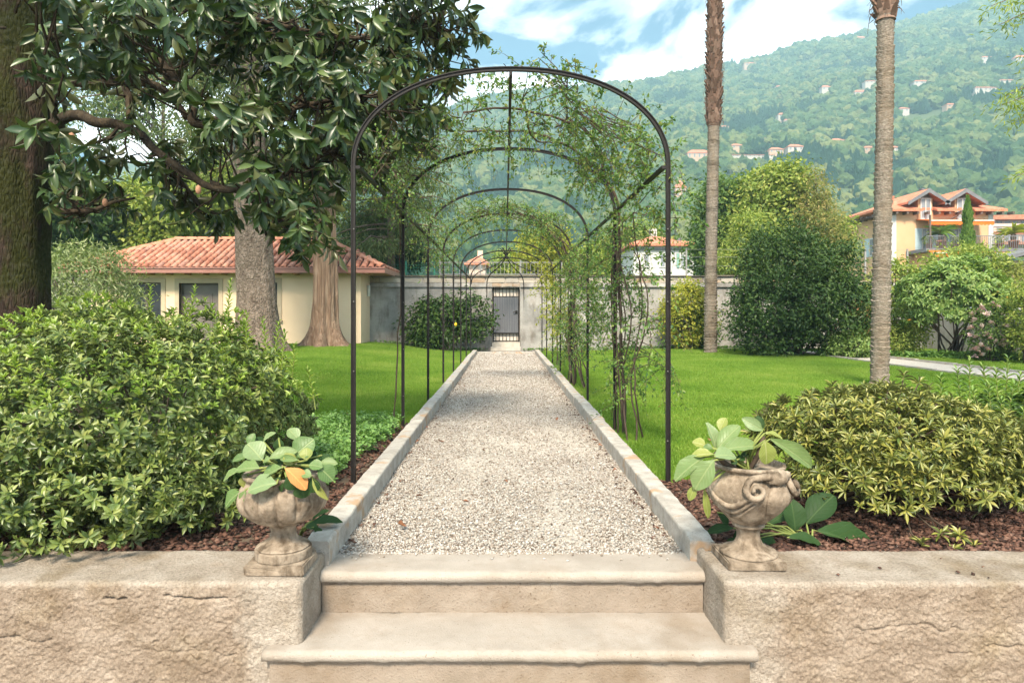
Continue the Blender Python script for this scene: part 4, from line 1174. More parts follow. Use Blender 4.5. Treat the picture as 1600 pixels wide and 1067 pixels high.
# ------------------------------------------------------------------ other houses
def house(name, label, x0, x1, y0, y1, z0, ze, zr, mw, mr, wins, group=None, nm='roof', chim=True, cat='house', ov=.5):
    t = thing(name, label, cat, ((x0 + x1) / 2, (y0 + y1) / 2, z0), group)
    part('wall', B().box(x0, x1, y0, y1, z0 - 4.5, ze), mw, t)
    w = B(); i_ = min((x1 - x0), (y1 - y0)) * .45
    V0 = [(x0 - ov, y0 - ov, ze - .02), (x1 + ov, y0 - ov, ze - .02), (x1 + ov, y1 + ov, ze - .02), (x0 - ov, y1 + ov, ze - .02), (x0 + i_, (y0 + y1) / 2, zr), (x1 - i_, (y0 + y1) / 2, zr)]
    w.add(V0 + [(a, b_, c - .2) for a, b_, c in V0[:4]], [(0, 1, 5, 4), (1, 2, 5), (2, 3, 4, 5), (3, 0, 4), (9, 8, 7, 6), (0, 6, 7, 1), (1, 7, 8, 2), (2, 8, 9, 3), (3, 9, 6, 0)])
    r = part('roof', w, mr, t)
    if chim: part('chimney', B().box(x0 + i_, x0 + i_ + .6, (y0 + y1) / 2 + .3, (y0 + y1) / 2 + .9, ze, zr + .7), mw, r)
    for (a_, b_, c_, d_) in wins:
        fr = part('window', B().box(a_, b_, y0 - .08, y0 - .002, c_, d_), m_white, t)
        part('pane', B().box(a_ + .1, b_ - .1, y0 - .1, y0 - .081, c_ + .1, d_ - .1), m_paneg, fr)
    return t
def PX(px, Y): return (px - 789) / FX * Y
def PZ(py, Y): return H - (py - 489) / FX * Y
Yh = 58.0
wh = house('white_house', 'white house with orange roof seen beside the pergola post', PX(990, Yh), PX(1085, Yh), Yh, Yh + 8, 2.5, PZ(381, Yh), PZ(361, Yh), m_white, m_redroof,
    [(PX(1062, Yh), PX(1071, Yh), PZ(418, Yh), PZ(396, Yh)), (PX(1030, Yh), PX(1040, Yh), PZ(418, Yh), PZ(396, Yh)), (PX(1005, Yh), PX(1015, Yh), PZ(418, Yh), PZ(396, Yh))])
m_grsh = solid('green_shutter', [(0.16, 0.28, 0.24), (0.2, 0.33, 0.28)], 2, .7)
for a_ in (1057, 1072): part('shutter', B().box(PX(a_, Yh), PX(a_ + 4, Yh), Yh - .12, Yh - .01, PZ(418, Yh), PZ(396, Yh)), m_grsh, wh)
part('cornice', B().box(PX(990, Yh) - .1, PX(1085, Yh) + .1, Yh - .15, Yh - .003, PZ(391, Yh), PZ(388.5, Yh)), m_grey, wh)
part('skylight', B().box(PX(1062, Yh), PX(1070, Yh), Yh + 1.0, Yh + 1.9, PZ(375, Yh), PZ(370, Yh)), m_grey, wh)
Yc = 75.0
house('cottage', 'pinkish cottage with red roof framed by the pergola arches', PX(733, Yc), PX(758, Yc), Yc, Yc + 6, 4, PZ(411, Yc), PZ(397, Yc), solid('pink_render', [(.55, .4, .32), (.6, .45, .36)], 2, .9), m_redroof,
    [(PX(739, Yc), PX(743, Yc), PZ(422, Yc), PZ(414, Yc)), (PX(749, Yc), PX(753, Yc), PZ(422, Yc), PZ(414, Yc))])
# grey-roofed shed behind the flowering bush
Ysd = 26.0
sd = thing('shed', 'low shed with curved grey roof behind the rhododendron', 'shed', (PX(1590, Ysd), Ysd, 2.1))
part('wall', B().box(PX(1546, Ysd), PX(1700, Ysd), Ysd, Ysd + 4, 1.5, PZ(407, Ysd)), solid('shed_wall', [(.3, .22, .17), (.36, .27, .21)], 3, .9), sd)
w = B(); pr = [(PX(1540, Ysd), PZ(409, Ysd)), (PX(1560, Ysd), PZ(402, Ysd)), (PX(1590, Ysd), PZ(394, Ysd)), (PX(1630, Ysd), PZ(388, Ysd)), (PX(1710, Ysd), PZ(384, Ysd))]
w.prism(pr + [(x, z - .14) for x, z in pr[::-1]], 1, Ysd - .4, Ysd + 4.4); part('roof', w, m_grey, sd)
# terraced apartment block in the haze beyond the villa
Ya = 120.0
ab = thing('apartment_block', 'pale terraced apartment block behind the villa', 'apartment block', (PX(1580, Ya), Ya + 5, 5))
m_apt = solid('apartment_render', [(.5, .4, .34), (.56, .46, .4)], .5, .9)
for k, (ya_, yb2, off) in enumerate(((339, 352, 4), (352, 366, 2), (366, 384, 0))):
    part('storey', B().box(PX(1553, Ya), PX(1650, Ya), Ya + off, Ya + 14, PZ(yb2, Ya), PZ(ya_, Ya) - .02), m_apt, ab)
    part('balcony', B().box(PX(1552, Ya), PX(1650, Ya), Ya + off - 2.2, Ya + off - .01, PZ(yb2, Ya), PZ(yb2 - 4.5, Ya)), m_clay if k else m_apt, ab)
    for j in range(7):
        xa = 1557 + j * 13
        part('window', B().box(PX(xa, Ya), PX(xa + 8, Ya), Ya + off - .1, Ya + off - .005, PZ(yb2 - 5, Ya), PZ(ya_ + 2, Ya)), m_paneg, ab)
w = B(); w.prism([(PX(1550, Ya), PZ(340, Ya)), (PX(1655, Ya), PZ(340, Ya)), (PX(1655, Ya), PZ(332, Ya)), (PX(1558, Ya), PZ(334, Ya))], 1, Ya + 2, Ya + 15); part('roof', w, m_redroof, ab)

# houses dotted over the hillside
m_hw = solid('pale_house', [(0.44, 0.40, 0.35), (0.5, 0.46, 0.41)], .3, .9)
m_ho = solid('ochre_house', [(0.44, 0.31, 0.22), (0.5, 0.36, 0.26)], .3, .9)
for px, py, wpx, hpx, lab, kind in HS:
    c = hill_hit(px, py + hpx * .4); Y = c[1]
    k = Y / FX; wd, hh = wpx * k * 1.1, hpx * k * 1.25
    x0, x1 = c[0] - wd / 2, c[0] + wd / 2; z0 = c[2] + 1.3
    nw = max(1, int(wpx / 6)); wins = []
    for j in range(nw):
        a_ = x0 + wd * (j + .3) / nw; wins.append((a_, a_ + wd * .38 / nw, z0 + hh * .22, z0 + hh * .55))
    y0 = Y - 4 if hpx < 20 else Y - 2
    house('hillside_house', lab, x0, x1, y0, y0 + max(5, wd * .5), z0, z0 + hh * .62, z0 + hh, (m_hw, m_ho)[kind], m_redroof, wins, 'houses scattered over the hillside', chim=False, ov=.35)

# vineyard terraces low on the slope
for py, lab in ((298, 'topmost pale terrace wall on the slope above the villa'), (308, 'second pale terrace wall down the slope above the villa'), (317, 'third pale terrace wall down the slope beside the villa roof'), (326, 'lowest pale terrace wall behind the apartment block')):
    q = np.array([hill_hit(px, py + 2 * math.sin(px * .02)) + (0, 0, .3) for px in range(1395, 1640, 12)])
    w = B(); w.tube(q, .5, 4); tag(part('terrace_wall', w, m_hw, None), lab, 'wall', 'vineyard terrace walls')

# ------------------------------------------------------------------ stone urns on the walls
def urn_mat():
    t = NT('weathered_stone'); c = t.coord()
    col = t.ramp(t.noise(c, 9, 8, 0.65), [(0.32, (0.13, 0.10, 0.072)), (0.5, (0.265, 0.212, 0.16)), (0.68, (0.40, 0.335, 0.265))])
    dk = t.ramp(t.noise(t.mapping(c, (1.6, 1.6, 0.6)), 12, 6, 0.6), [(0.47, (1, 1, 1)), (0.66, (0.28, 0.25, 0.22))])
    col = t.mix(0.85, col, dk, 'MULTIPLY')
    h = t.math('ADD', t.noise(c, 60, 7, 0.7), t.math('MULTIPLY', t.noise(c, 14, 4), 0.7))
    p = t.n('ShaderNodeBsdfPrincipled', {'Base Color': col, 'Roughness': 0.95, 'Specular IOR Level': 0.15,
            'Normal': t.n('ShaderNodeBump', {'Height': h, 'Strength': 0.9, 'Distance': 0.008}).outputs[0]})
    t.t.links.new(p.outputs[0], t.out.inputs[0]); return t.m
m_urn = urn_mat()
m_soil = solid('pot_soil', [(0.02, 0.014, 0.01), (0.05, 0.035, 0.025)], 20, 1.0, 1.0, 60)
WT = 0.067
def rough_box(x0, x1, y0, y1, z0, z1, amp=0.004, seed=0):
    bm = bmesh.new(); bmesh.ops.create_cube(bm, size=1)
    for v in bm.verts: v.co = (x0 + (x1 - x0) * (v.co.x + .5), y0 + (y1 - y0) * (v.co.y + .5), z0 + (z1 - z0) * (v.co.z + .5))
    bmesh.ops.bevel(bm, geom=bm.edges[:], offset=0.006, segments=2, affect='EDGES')
    bmesh.ops.subdivide_edges(bm, edges=bm.edges[:], cuts=4, use_grid_fill=True)
    V = np.array([v.co[:] for v in bm.verts]); V = V + fbm(V * 30 + seed, 3)[:, None] * unit(V - V.mean(0)) * amp - np.maximum(fbm(V * 11 + seed, 2) - .5, 0)[:, None] * unit(V - V.mean(0)) * .05
    F = [[v.index for v in f.verts] for f in bm.faces]; bm.verts.index_update(); F = [[v.index for v in f.verts] for f in bm.faces]
    bm.free(); return V, F
def fine(prof, n=5):
    p = np.array(prof, float); out = []
    for a_, b_ in zip(p[:-1], p[1:]):
        for k in range(n): out.append(a_ + (b_ - a_) * k / n)
    out.append(p[-1]); return np.array(out)
def smooth_prof(prof, n=6):
    p = np.array(prof, float); q = np.concatenate([[2 * p[0] - p[1]], p, [2 * p[-1] - p[-2]]]); out = []
    for i in range(1, len(q) - 2):
        for k in range(n):
            t_ = k / n; a_, b_, c, d = q[i-1], q[i], q[i+1], q[i+2]
            out.append(.5 * ((2*b_) + (-a_ + c) * t_ + (2*a_ - 5*b_ + 4*c - d) * t_**2 + (-a_ + 3*b_ - 3*c + d) * t_**3))
    out.append(p[-1]); return np.array(out)
def rock(V, amp=0.003, s=22):
    return V + fbm(V * s, 3)[:, None] * amp * unit(rng.normal(size=3) * 0 + V - V.mean(0))

u1 = thing('stone_urn', 'round fluted stone urn filled with round-leaved plants', 'urn', (-1.01, 3.115, WT))
c1 = (-1.01, 3.115, 0)
part('plinth', rough_box(-1.145, -0.882, 2.985, 3.245, WT + .001, WT + .05, .005, 3), m_urn, u1)
pr = smooth_prof([(.122, .1175), (.126, .122), (.126, .155), (.122, .16)], 4)
b = B(); b.lathe(pr, c1, 48); b.v[-1] = rock(b.v[-1]); part('drum', b, m_urn, u1, True)
pr = smooth_prof([(.116, .1605), (.118, .168), (.095, .182), (.066, .20), (.056, .222), (.056, .246), (.066, .262), (.075, .268)], 5)
b = B(); b.lathe(pr, c1, 48); b.v[-1] = rock(b.v[-1], .002); part('stem', b, m_urn, u1, True)
pr = smooth_prof([(.055, .2685), (.085, .272), (.13, .292), (.170, .325), (.192, .362), (.197, .392), (.186, .43), (.165, .455), (.162, .47), (.176, .485), (.175, .497), (.155, .497), (.15, .47)], 5)
def flute(th, z):
    k = np.clip((z - .27) / .04, 0, 1) * np.clip((.455 - z) / .03, 0, 1)
    g_ = np.abs(np.sin(th * 7 + .5)); return 1 + k * (-.055 + .085 * g_ ** 0.6 - .03 * (np.abs(np.sin(th * 7 + .5)) < .18))
b = B(); b.lathe(pr, c1, 168, flute); b.v[-1] = rock(b.v[-1], .003); part('bowl', b, m_urn, u1, True)
b = B(); b.lathe([(.0, .455), (.15, .46)], c1, 24); part('soil', b, m_soil, u1)

u2 = thing('stone_urn', 'carved stone urn with scroll handles on a square foot', 'urn', (1.132, 3.178, WT))
c2 = (1.132, 3.178, 0)
part('plinth', rough_box(.998, 1.262, 3.048, 3.310, WT + .001, WT + .042, .003, 8), m_urn, u2)
pr = smooth_prof([(.128, .1095), (.130, .116), (.124, .124), (.095, .135), (.068, .152), (.055, .178), (.052, .205), (.056, .225), (.064, .232), (.072, .238), (.07, .25)], 5)
b = B(); b.lathe(pr, c2, 48); b.v[-1] = rock(b.v[-1], .002); part('stem', b, m_urn, u2, True)
pr = smooth_prof([(.06, .2505), (.08, .258), (.118, .292), (.158, .34), (.186, .382), (.193, .41), (.186, .442), (.172, .468), (.162, .482), (.150, .492), (.152, .503), (.164, .512), (.165, .523), (.15, .526), (.142, .50)], 5)
b = B(); b.lathe(pr, c2, 96); b.v[-1] = rock(b.v[-1], .004, 18); part('bowl', b, m_urn, u2, True)
b = B(); b.lathe([(.0, .49), (.143, .492)], c2, 24); part('soil', b, m_soil, u2)
def bowl_r(z): return float(np.interp(z, [.25, .258, .292, .34, .382, .41, .442, .468, .49, .52], [.06, .08, .118, .158, .186, .193, .186, .172, .152, .165]))
def on_bowl(a_, z, out=0.0):
    r = bowl_r(z) + out; return np.array((c2[0] + r * math.cos(a_), c2[1] + r * math.sin(a_), z))
for s in (-1, 1):
    ac = math.radians(-66) + s * 0.60
    # scroll: a spiral standing on the bowl
    pts_ = []
    for t_ in np.linspace(0, 1, 30):
        an = s * (t_ * 4.2 * PI * .62) + PI / 2; rr = .046 * (1 - t_ * .8)
        pts_.append(on_bowl(ac - s * math.cos(an) * rr / .19 * -1, .445 + math.sin(an) * rr, .012 + .02 * t_))
    arm = [on_bowl(math.radians(-66) + s * .12, .50, .03), on_bowl(math.radians(-66) + s * .28, .505, .03)]
    b = B(); b.tube(arm + pts_, np.concatenate([[.017, .017], np.linspace(.016, .009, 30)]), 8); b.v[-1] = rock(b.v[-1], .003, 40); part('scroll', b, m_urn, u2, True)
    # drapery swags below the scroll
    for j, (dz, rad) in enumerate(((0, .012), (-.03, .010), (-.055, .009))):
        sw = [on_bowl(ac + s * k * 1.35, .435 + dz - .085 * math.sin(k * PI) + .02 * k, .003) for k in np.linspace(0, 1, 14)]
        b = B(); b.tube(sw, rad * np.sin(np.linspace(.25, PI - .25, 14)) + .002, 7); part('swag', b, m_urn, u2, True)
# horned mask between the scrolls and the long leaf under it
am = math.radians(-66)
cm_ = on_bowl(am, .495, .022)
bm = bmesh.new(); bmesh.ops.create_icosphere(bm, subdivisions=3, radius=1)
V = np.array([v.co[:] for v in bm.verts]); F = [[v.index for v in f.verts] for f in bm.faces]; bm.free()
V = V * (1 + .16 * fbm(V * 2.2, 3) + .10 * fbm(V * 5, 2))[:, None]
rot = np.array([[math.cos(am), -math.sin(am), 0], [math.sin(am), math.cos(am), 0], [0, 0, 1]])
part('mask', ((V * np.array((.042, .054, .036))) @ rot.T + cm_, F), m_urn, u2, True)
lf = np.zeros((16, 9, 3))
for i, z in enumerate(np.linspace(.475, .285, 16)):
    k = i / 15; wd = .34 * math.sin(PI * (0.12 + .83 * k)) ** .8
    for j in range(9):
        q = j / 4 - 1
        lf[i, j] = on_bowl(am + q * wd, z, .006 + .03 * (1 - abs(q)) ** .7 * math.sin(PI * min(1, .15 + .8 * k)) - .012 * (abs(q) < .1))
b = B(); b.grid(lf); b.v[-1] = rock(b.v[-1], .003, 30); part('carved_leaf', b, m_urn, u2, True)
# ------------------------------------------------------------------ leaves' and barks' materials
m_mag = leafm('magnolia_leaf', [(0.012, 0.03, 0.008), (0.022, 0.048, 0.011), (0.036, 0.068, 0.015), (0.05, 0.085, 0.02), (0.014, 0.036, 0.012), (0.026, 0.056, 0.014), (0.018, 0.042, 0.012), (0.08, 0.115, 0.028), (0.03, 0.06, 0.015), (0.08, 0.085, 0.025)], 1.05, 0.36, 0.12, 0.4, (0.06, 0.07, 0.025))
m_azl = leafm('azalea_leaf', [(0.03, 0.054, 0.014), (0.055, 0.085, 0.02), (0.085, 0.12, 0.026), (0.13, 0.16, 0.036), (0.06, 0.09, 0.024), (0.18, 0.20, 0.055), (0.035, 0.065, 0.016)], 1.5, 0.38, 0.22, 0.5, (0.10, 0.13, 0.06))
m_azs = leafm('azalea_shoot', [(0.10, 0.16, 0.028), (0.15, 0.21, 0.04), (0.20, 0.25, 0.06)], 1.45, 0.4, 0.3)
m_azr = leafm('narrow_leaf', [(0.05, 0.068, 0.014), (0.09, 0.108, 0.02), (0.135, 0.145, 0.027), (0.20, 0.19, 0.04), (0.06, 0.09, 0.02), (0.22, 0.205, 0.055)], 1.42, 0.4, 0.22, 0.5, (0.13, 0.14, 0.06))
def veined(name, cols, vein, rough=.45, trans=.15, spec=.35):
    t = NT(name); a = t.n('ShaderNodeAttribute', attribute_name='vein').outputs['Vector']; s_ = t.n('ShaderNodeSeparateXYZ', {0: a})
    ax = t.math('ABSOLUTE', s_.outputs[0]); y = s_.outputs[1]
    ph = t.math('SUBTRACT', t.math('MULTIPLY', y, 7.0), t.math('MULTIPLY', ax, 5.0))
    tri = t.math('ABSOLUTE', t.math('SUBTRACT', t.math('FRACT', ph), 0.5))
    side = t.n('ShaderNodeMapRange', {'Value': tri, 'From Min': .40, 'From Max': .5, 'To Min': 0.0, 'To Max': .55}).outputs[0]
    mid = t.n('ShaderNodeMapRange', {'Value': ax, 'From Min': .015, 'From Max': .05, 'To Min': 1.0, 'To Max': 0.0}).outputs[0]
    f = t.math('MAXIMUM', side, mid)
    col = t.ramp(t.math('ADD', t.math('MULTIPLY', t.n('ShaderNodeObjectInfo').outputs['Random'], .75), t.math('MULTIPLY', t.noise(t.coord(), 18, 4), .3)), even(cols, .05, .95))
    col = t.mix(t.math('MULTIPLY', f, .6), col, vein)
    h = t.math('ADD', t.math('MULTIPLY', f, -1.0), t.math('MULTIPLY', t.noise(t.coord(), 60, 4), .5))
    p = t.n('ShaderNodeBsdfPrincipled', {'Base Color': col, 'Roughness': rough, 'Specular IOR Level': spec, 'Normal': t.n('ShaderNodeBump', {'Height': h, 'Strength': .5, 'Distance': .004}).outputs[0]})
    tr_ = t.n('ShaderNodeBsdfTranslucent', {'Color': t.mix(1.0, col, (1.5, 1.6, .7), 'MULTIPLY')})
    sh = t.n('ShaderNodeMixShader', {0: trans, 1: p.outputs[0], 2: tr_.outputs[0]}); t.t.links.new(sh.outputs[0], t.out.inputs[0]); return t.m
m_brg = veined('bergenia_leaf', [(0.055, 0.11, 0.03), (0.09, 0.155, 0.045), (0.13, 0.19, 0.065), (0.16, 0.22, 0.105)], (0.24, 0.29, 0.13))
m_brgy = veined('bergenia_yellow', [(0.17, 0.21, 0.045), (0.24, 0.25, 0.065)], (0.33, 0.34, 0.16))
m_brgo = veined('bergenia_orange', [(0.45, 0.16, 0.06), (0.48, 0.24, 0.07)], (0.5, 0.36, 0.12))
m_brgd = veined('bergenia_dark', [(0.016, 0.04, 0.012), (0.028, 0.06, 0.018)], (0.05, 0.085, 0.03), .55, .05, .12)
m_rose = leafm('rose_leaf', [(0.03, 0.075, 0.018), (0.05, 0.105, 0.024), (0.075, 0.135, 0.03), (0.10, 0.16, 0.036), (0.16, 0.16, 0.04)], 1.45, 0.5, 0.3)
m_camel = leafm('camellia_leaf', [(0.018, 0.042, 0.010), (0.028, 0.06, 0.014), (0.045, 0.085, 0.018), (0.065, 0.105, 0.024)], 1.15, 0.5, 0.2, 0.25)
m_rhod = leafm('rhododendron_leaf', [(0.06, 0.11, 0.025), (0.09, 0.15, 0.035), (0.13, 0.19, 0.045), (0.16, 0.21, 0.06)], 1.45, 0.45, 0.22)
m_light = leafm('light_leaf', [(0.06, 0.09, 0.02), (0.095, 0.13, 0.026), (0.14, 0.17, 0.035), (0.18, 0.19, 0.05)], 1.75, 0.6, 0.3, 0.2)
m_midg = leafm('mid_leaf', [(0.03, 0.06, 0.016), (0.05, 0.085, 0.022), (0.075, 0.115, 0.028)], 1.7, 0.6, 0.25, 0.2)
m_yell = leafm('yellow_leaf', [(0.13, 0.16, 0.025), (0.20, 0.22, 0.03), (0.28, 0.26, 0.04), (0.16, 0.18, 0.03)], 1.3, 0.55, 0.35, 0.2)
m_ced = leafm('cedar_needle', [(0.045, 0.07, 0.03), (0.065, 0.095, 0.04), (0.09, 0.12, 0.05), (0.11, 0.12, 0.055)], 1.45, 0.7, 0.25, 0.15)
m_conif = leafm('conifer_needle', [(0.012, 0.035, 0.014), (0.02, 0.05, 0.018), (0.03, 0.065, 0.024)], 1.1, 0.65, 0.12, 0.2)
m_olea = leafm('oleander_leaf', [(0.07, 0.10, 0.035), (0.11, 0.15, 0.055), (0.16, 0.19, 0.08), (0.2, 0.22, 0.11)], 1.45, 0.5, 0.25)
m_cyp = leafm('cypress_needle', [(0.05, 0.10, 0.02), (0.08, 0.14, 0.03), (0.10, 0.16, 0.035)], 1.45, 0.7, 0.2, 0.15)
m_gcov = leafm('groundcover_leaf', [(0.05, 0.11, 0.025), (0.09, 0.17, 0.04), (0.13, 0.22, 0.06)], 1.45, 0.5, 0.25)
m_pink = leafm('pink_petal', [(0.62, 0.42, 0.40), (0.70, 0.52, 0.50), (0.72, 0.60, 0.57)], 1.0, 0.6, 0.2, 0.2, tcol=(1, .8, .8))
m_purp = leafm('purple_leaf', [(0.10, 0.04, 0.05), (0.14, 0.06, 0.06)], 1.45, 0.6, 0.2)
m_twig = solid('twig', [(0.05, 0.035, 0.025), (0.09, 0.065, 0.045)], 20, 0.9)
m_stem = solid('green_stem', [(0.13, 0.17, 0.04), (0.2, 0.22, 0.06)], 20, 0.7)
def bark_mat(name, cols, moss=None, sx=(6, 6, 1.0), scale=3.0, bump=1.0, bd=0.03):
    t = NT(name); c = t.coord(); cc = t.mapping(c, sx)
    n1 = t.noise(cc, scale, 9, 0.65, 0.4)
    col = t.ramp(n1, even(cols, 0.28, 0.70))
    if moss:
        col = t.mix(t.ramp(t.noise(t.mapping(c, (1, 1, .45)), 3.2, 7, 0.65), [(0.42, (0, 0, 0)), (0.54, (1, 1, 1))]), col, t.ramp(t.noise(c, 30, 4), even(moss)))
    v = t.n('ShaderNodeTexVoronoi', {'Vector': cc, 'Scale': scale * 1.6}, feature='DISTANCE_TO_EDGE').outputs['Distance']
    h = t.math('ADD', n1, t.math('MULTIPLY', t.math('MINIMUM', v, 0.25), 1.6))
    h = t.math('ADD', h, t.math('MULTIPLY', t.noise(cc, scale * 7, 5, .6), .4))
    p = t.n('ShaderNodeBsdfPrincipled', {'Base Color': col, 'Roughness': 0.95, 'Specular IOR Level': 0.1, 'Normal': t.n('ShaderNodeBump', {'Height': h, 'Strength': bump, 'Distance': bd}).outputs[0]})
    t.t.links.new(p.outputs[0], t.out.inputs[0]); return t.m
m_bmag = bark_mat('mossy_bark', [(0.012, 0.009, 0.007), (0.03, 0.021, 0.016), (0.075, 0.05, 0.038)], [(0.012, 0.014, 0.004), (0.03, 0.032, 0.008), (0.042, 0.044, 0.026)], (7, 7, 2.2), 3.0, .7)
m_bced = bark_mat('cedar_bark', [(0.09, 0.065, 0.05), (0.18, 0.14, 0.11), (0.28, 0.22, 0.18)], None, (4, 4, 2.2), 2.6, 1.0, .05)
m_bcyp = bark_mat('cypress_bark', [(0.13, 0.08, 0.055), (0.27, 0.18, 0.125), (0.38, 0.29, 0.215)], None, (9, 9, 0.55), 2.2, 1.0, .05)
m_bgen = bark_mat('tree_bark', [(0.06, 0.045, 0.035), (0.13, 0.10, 0.08)], None)
m_blimb = bark_mat('limb_bark', [(0.02, 0.015, 0.011), (0.04, 0.031, 0.022), (0.075, 0.058, 0.036)], None, (5, 5, 2), 4, .8, .01)

# ------------------------------------------------------------------ lawn grass
def grass_mat():
    t = NT('grass_blade')
    loc = t.n('ShaderNodeObjectInfo').outputs['Location']
    f = t.math('ADD', t.math('MULTIPLY', island_fac(t), .5), t.math('ADD', t.math('MULTIPLY', t.noise(loc, .55, 5, .6), 1.1), -.3))
    col = t.ramp(f, even([(0.065, 0.14, 0.012), (0.11, 0.215, 0.022), (0.16, 0.27, 0.032), (0.22, 0.31, 0.05), (0.32, 0.34, 0.10)], .1, .9))
    p = t.n('ShaderNodeBsdfPrincipled', {'Base Color': col, 'Roughness': .55, 'Specular IOR Level': .25})
    tr_ = t.n('ShaderNodeBsdfTranslucent', {'Color': t.mix(1.0, col, (1.4, 1.5, .7), 'MULTIPLY')})
    sh = t.n('ShaderNodeMixShader', {0: .35, 1: p.outputs[0], 2: tr_.outputs[0]}); t.t.links.new(sh.outputs[0], t.out.inputs[0]); return t.m
m_grass = grass_mat()
def tuft(name, n, h):
    V = []; F = []
    for k in range(n):
        a_ = rng.uniform(0, 6.28); p = rng.normal(0, .022, 2); hh = h * rng.uniform(.55, 1.1); ln = rng.uniform(.1, .75) * hh; w_ = .0022
        c, s = math.cos(a_), math.sin(a_); b_ = rng.uniform(0, 6.28)
        i = len(V)
        V += [(p[0] - s * w_, p[1] + c * w_, -.005), (p[0] + s * w_, p[1] - c * w_, -.005), (p[0] + math.cos(b_) * ln * .4 - s * w_, p[1] + math.sin(b_) * ln * .4 + c * w_, hh * .6),
              (p[0] + math.cos(b_) * ln * .4 + s * w_, p[1] + math.sin(b_) * ln * .4 - c * w_, hh * .6), (p[0] + math.cos(b_) * ln, p[1] + math.sin(b_) * ln, hh)]
        F += [(i, i + 1, i + 3), (i, i + 3, i + 2), (i + 2, i + 3, i + 4)]
    me = mesh_np(name, np.array(V), np.array(F)); me.materials.append(m_grass); return me
tufts = [tuft('grass_tuft', 26, .034) for _ in range(4)]
def grass_pts(n, x0, x1, y0f, y1):
    Y = 4.6 + (y1 - 4.6) * rng.uniform(0, 1, n) ** 1.35
    X = rng.uniform(x0, x1, n)
    k = (Y > np.array([y0f(x) for x in X])) & (np.abs(X) < Y * .82 + .3)
    X, Y = X[k], Y[k]
    return np.stack([X, Y, lawn_z(X, Y)], 1)
pl = grass_pts(60000, -8.5, -0.985, lambda x: yl(x) - .04, 21.9)
pr_ = grass_pts(110000, 1.045, 13.4, lambda x: yr(x) - .04, 21.6)
inpath = (pr_[:, 0] > np.interp(pr_[:, 1], sp[::-1, 2], sp[::-1, 0]) - .06) & (pr_[:, 0] < np.interp(pr_[:, 1], sp[::-1, 2], sp[::-1, 1]) + .06) & (pr_[:, 1] < 20.45)
gpts = np.concatenate([pl, pr_[~inpath]])
gr = scatter('grass', gpts, tufts, .75, 1.35, None, .15, 5)
gr['label'] = 'short green lawn grass on both sides of the pergola'

# ------------------------------------------------------------------ trunks
def big_trunk(base, pts, rad, lobes, seed, mat, root, seg=56, flare=0.0, amp=.06, name='trunk'):
    pts = np.asarray(pts, float); n = 60
    s = np.linspace(0, len(pts) - 1, n); idx = np.arange(len(pts))
    C = np.stack([np.interp(s, idx, pts[:, k]) for k in range(3)], 1); R = np.interp(s, idx, rad)
    th = np.linspace(0, 2 * PI, seg, endpoint=False)
    zrel = C[:, 2] - C[0, 2]
    G = []
    for i in range(n):
        l = sum(a_ * np.cos(k * th + ph + .25 * zrel[i]) for k, a_, ph in lobes)
        fl = flare * math.exp(-zrel[i] / .35) * (1 + .9 * np.cos(5 * th + seed))
        q = np.stack([np.cos(th) * 3, np.sin(th) * 3, np.full(seg, zrel[i] * .9)], 1) + seed
        r = R[i] * (1 + l + fl + amp * fbm(q, 4, .6))
        G.append(np.stack([C[i, 0] + r * np.cos(th), C[i, 1] + r * np.sin(th), np.full(seg, C[i, 2])], 1))
    V = np.concatenate(G)
    F = [(i*seg+j, i*seg+(j+1) % seg, (i+1)*seg+(j+1) % seg, (i+1)*seg+j) for i in range(n-1) for j in range(seg)]
    return part(name, (V, F), mat, root, True)

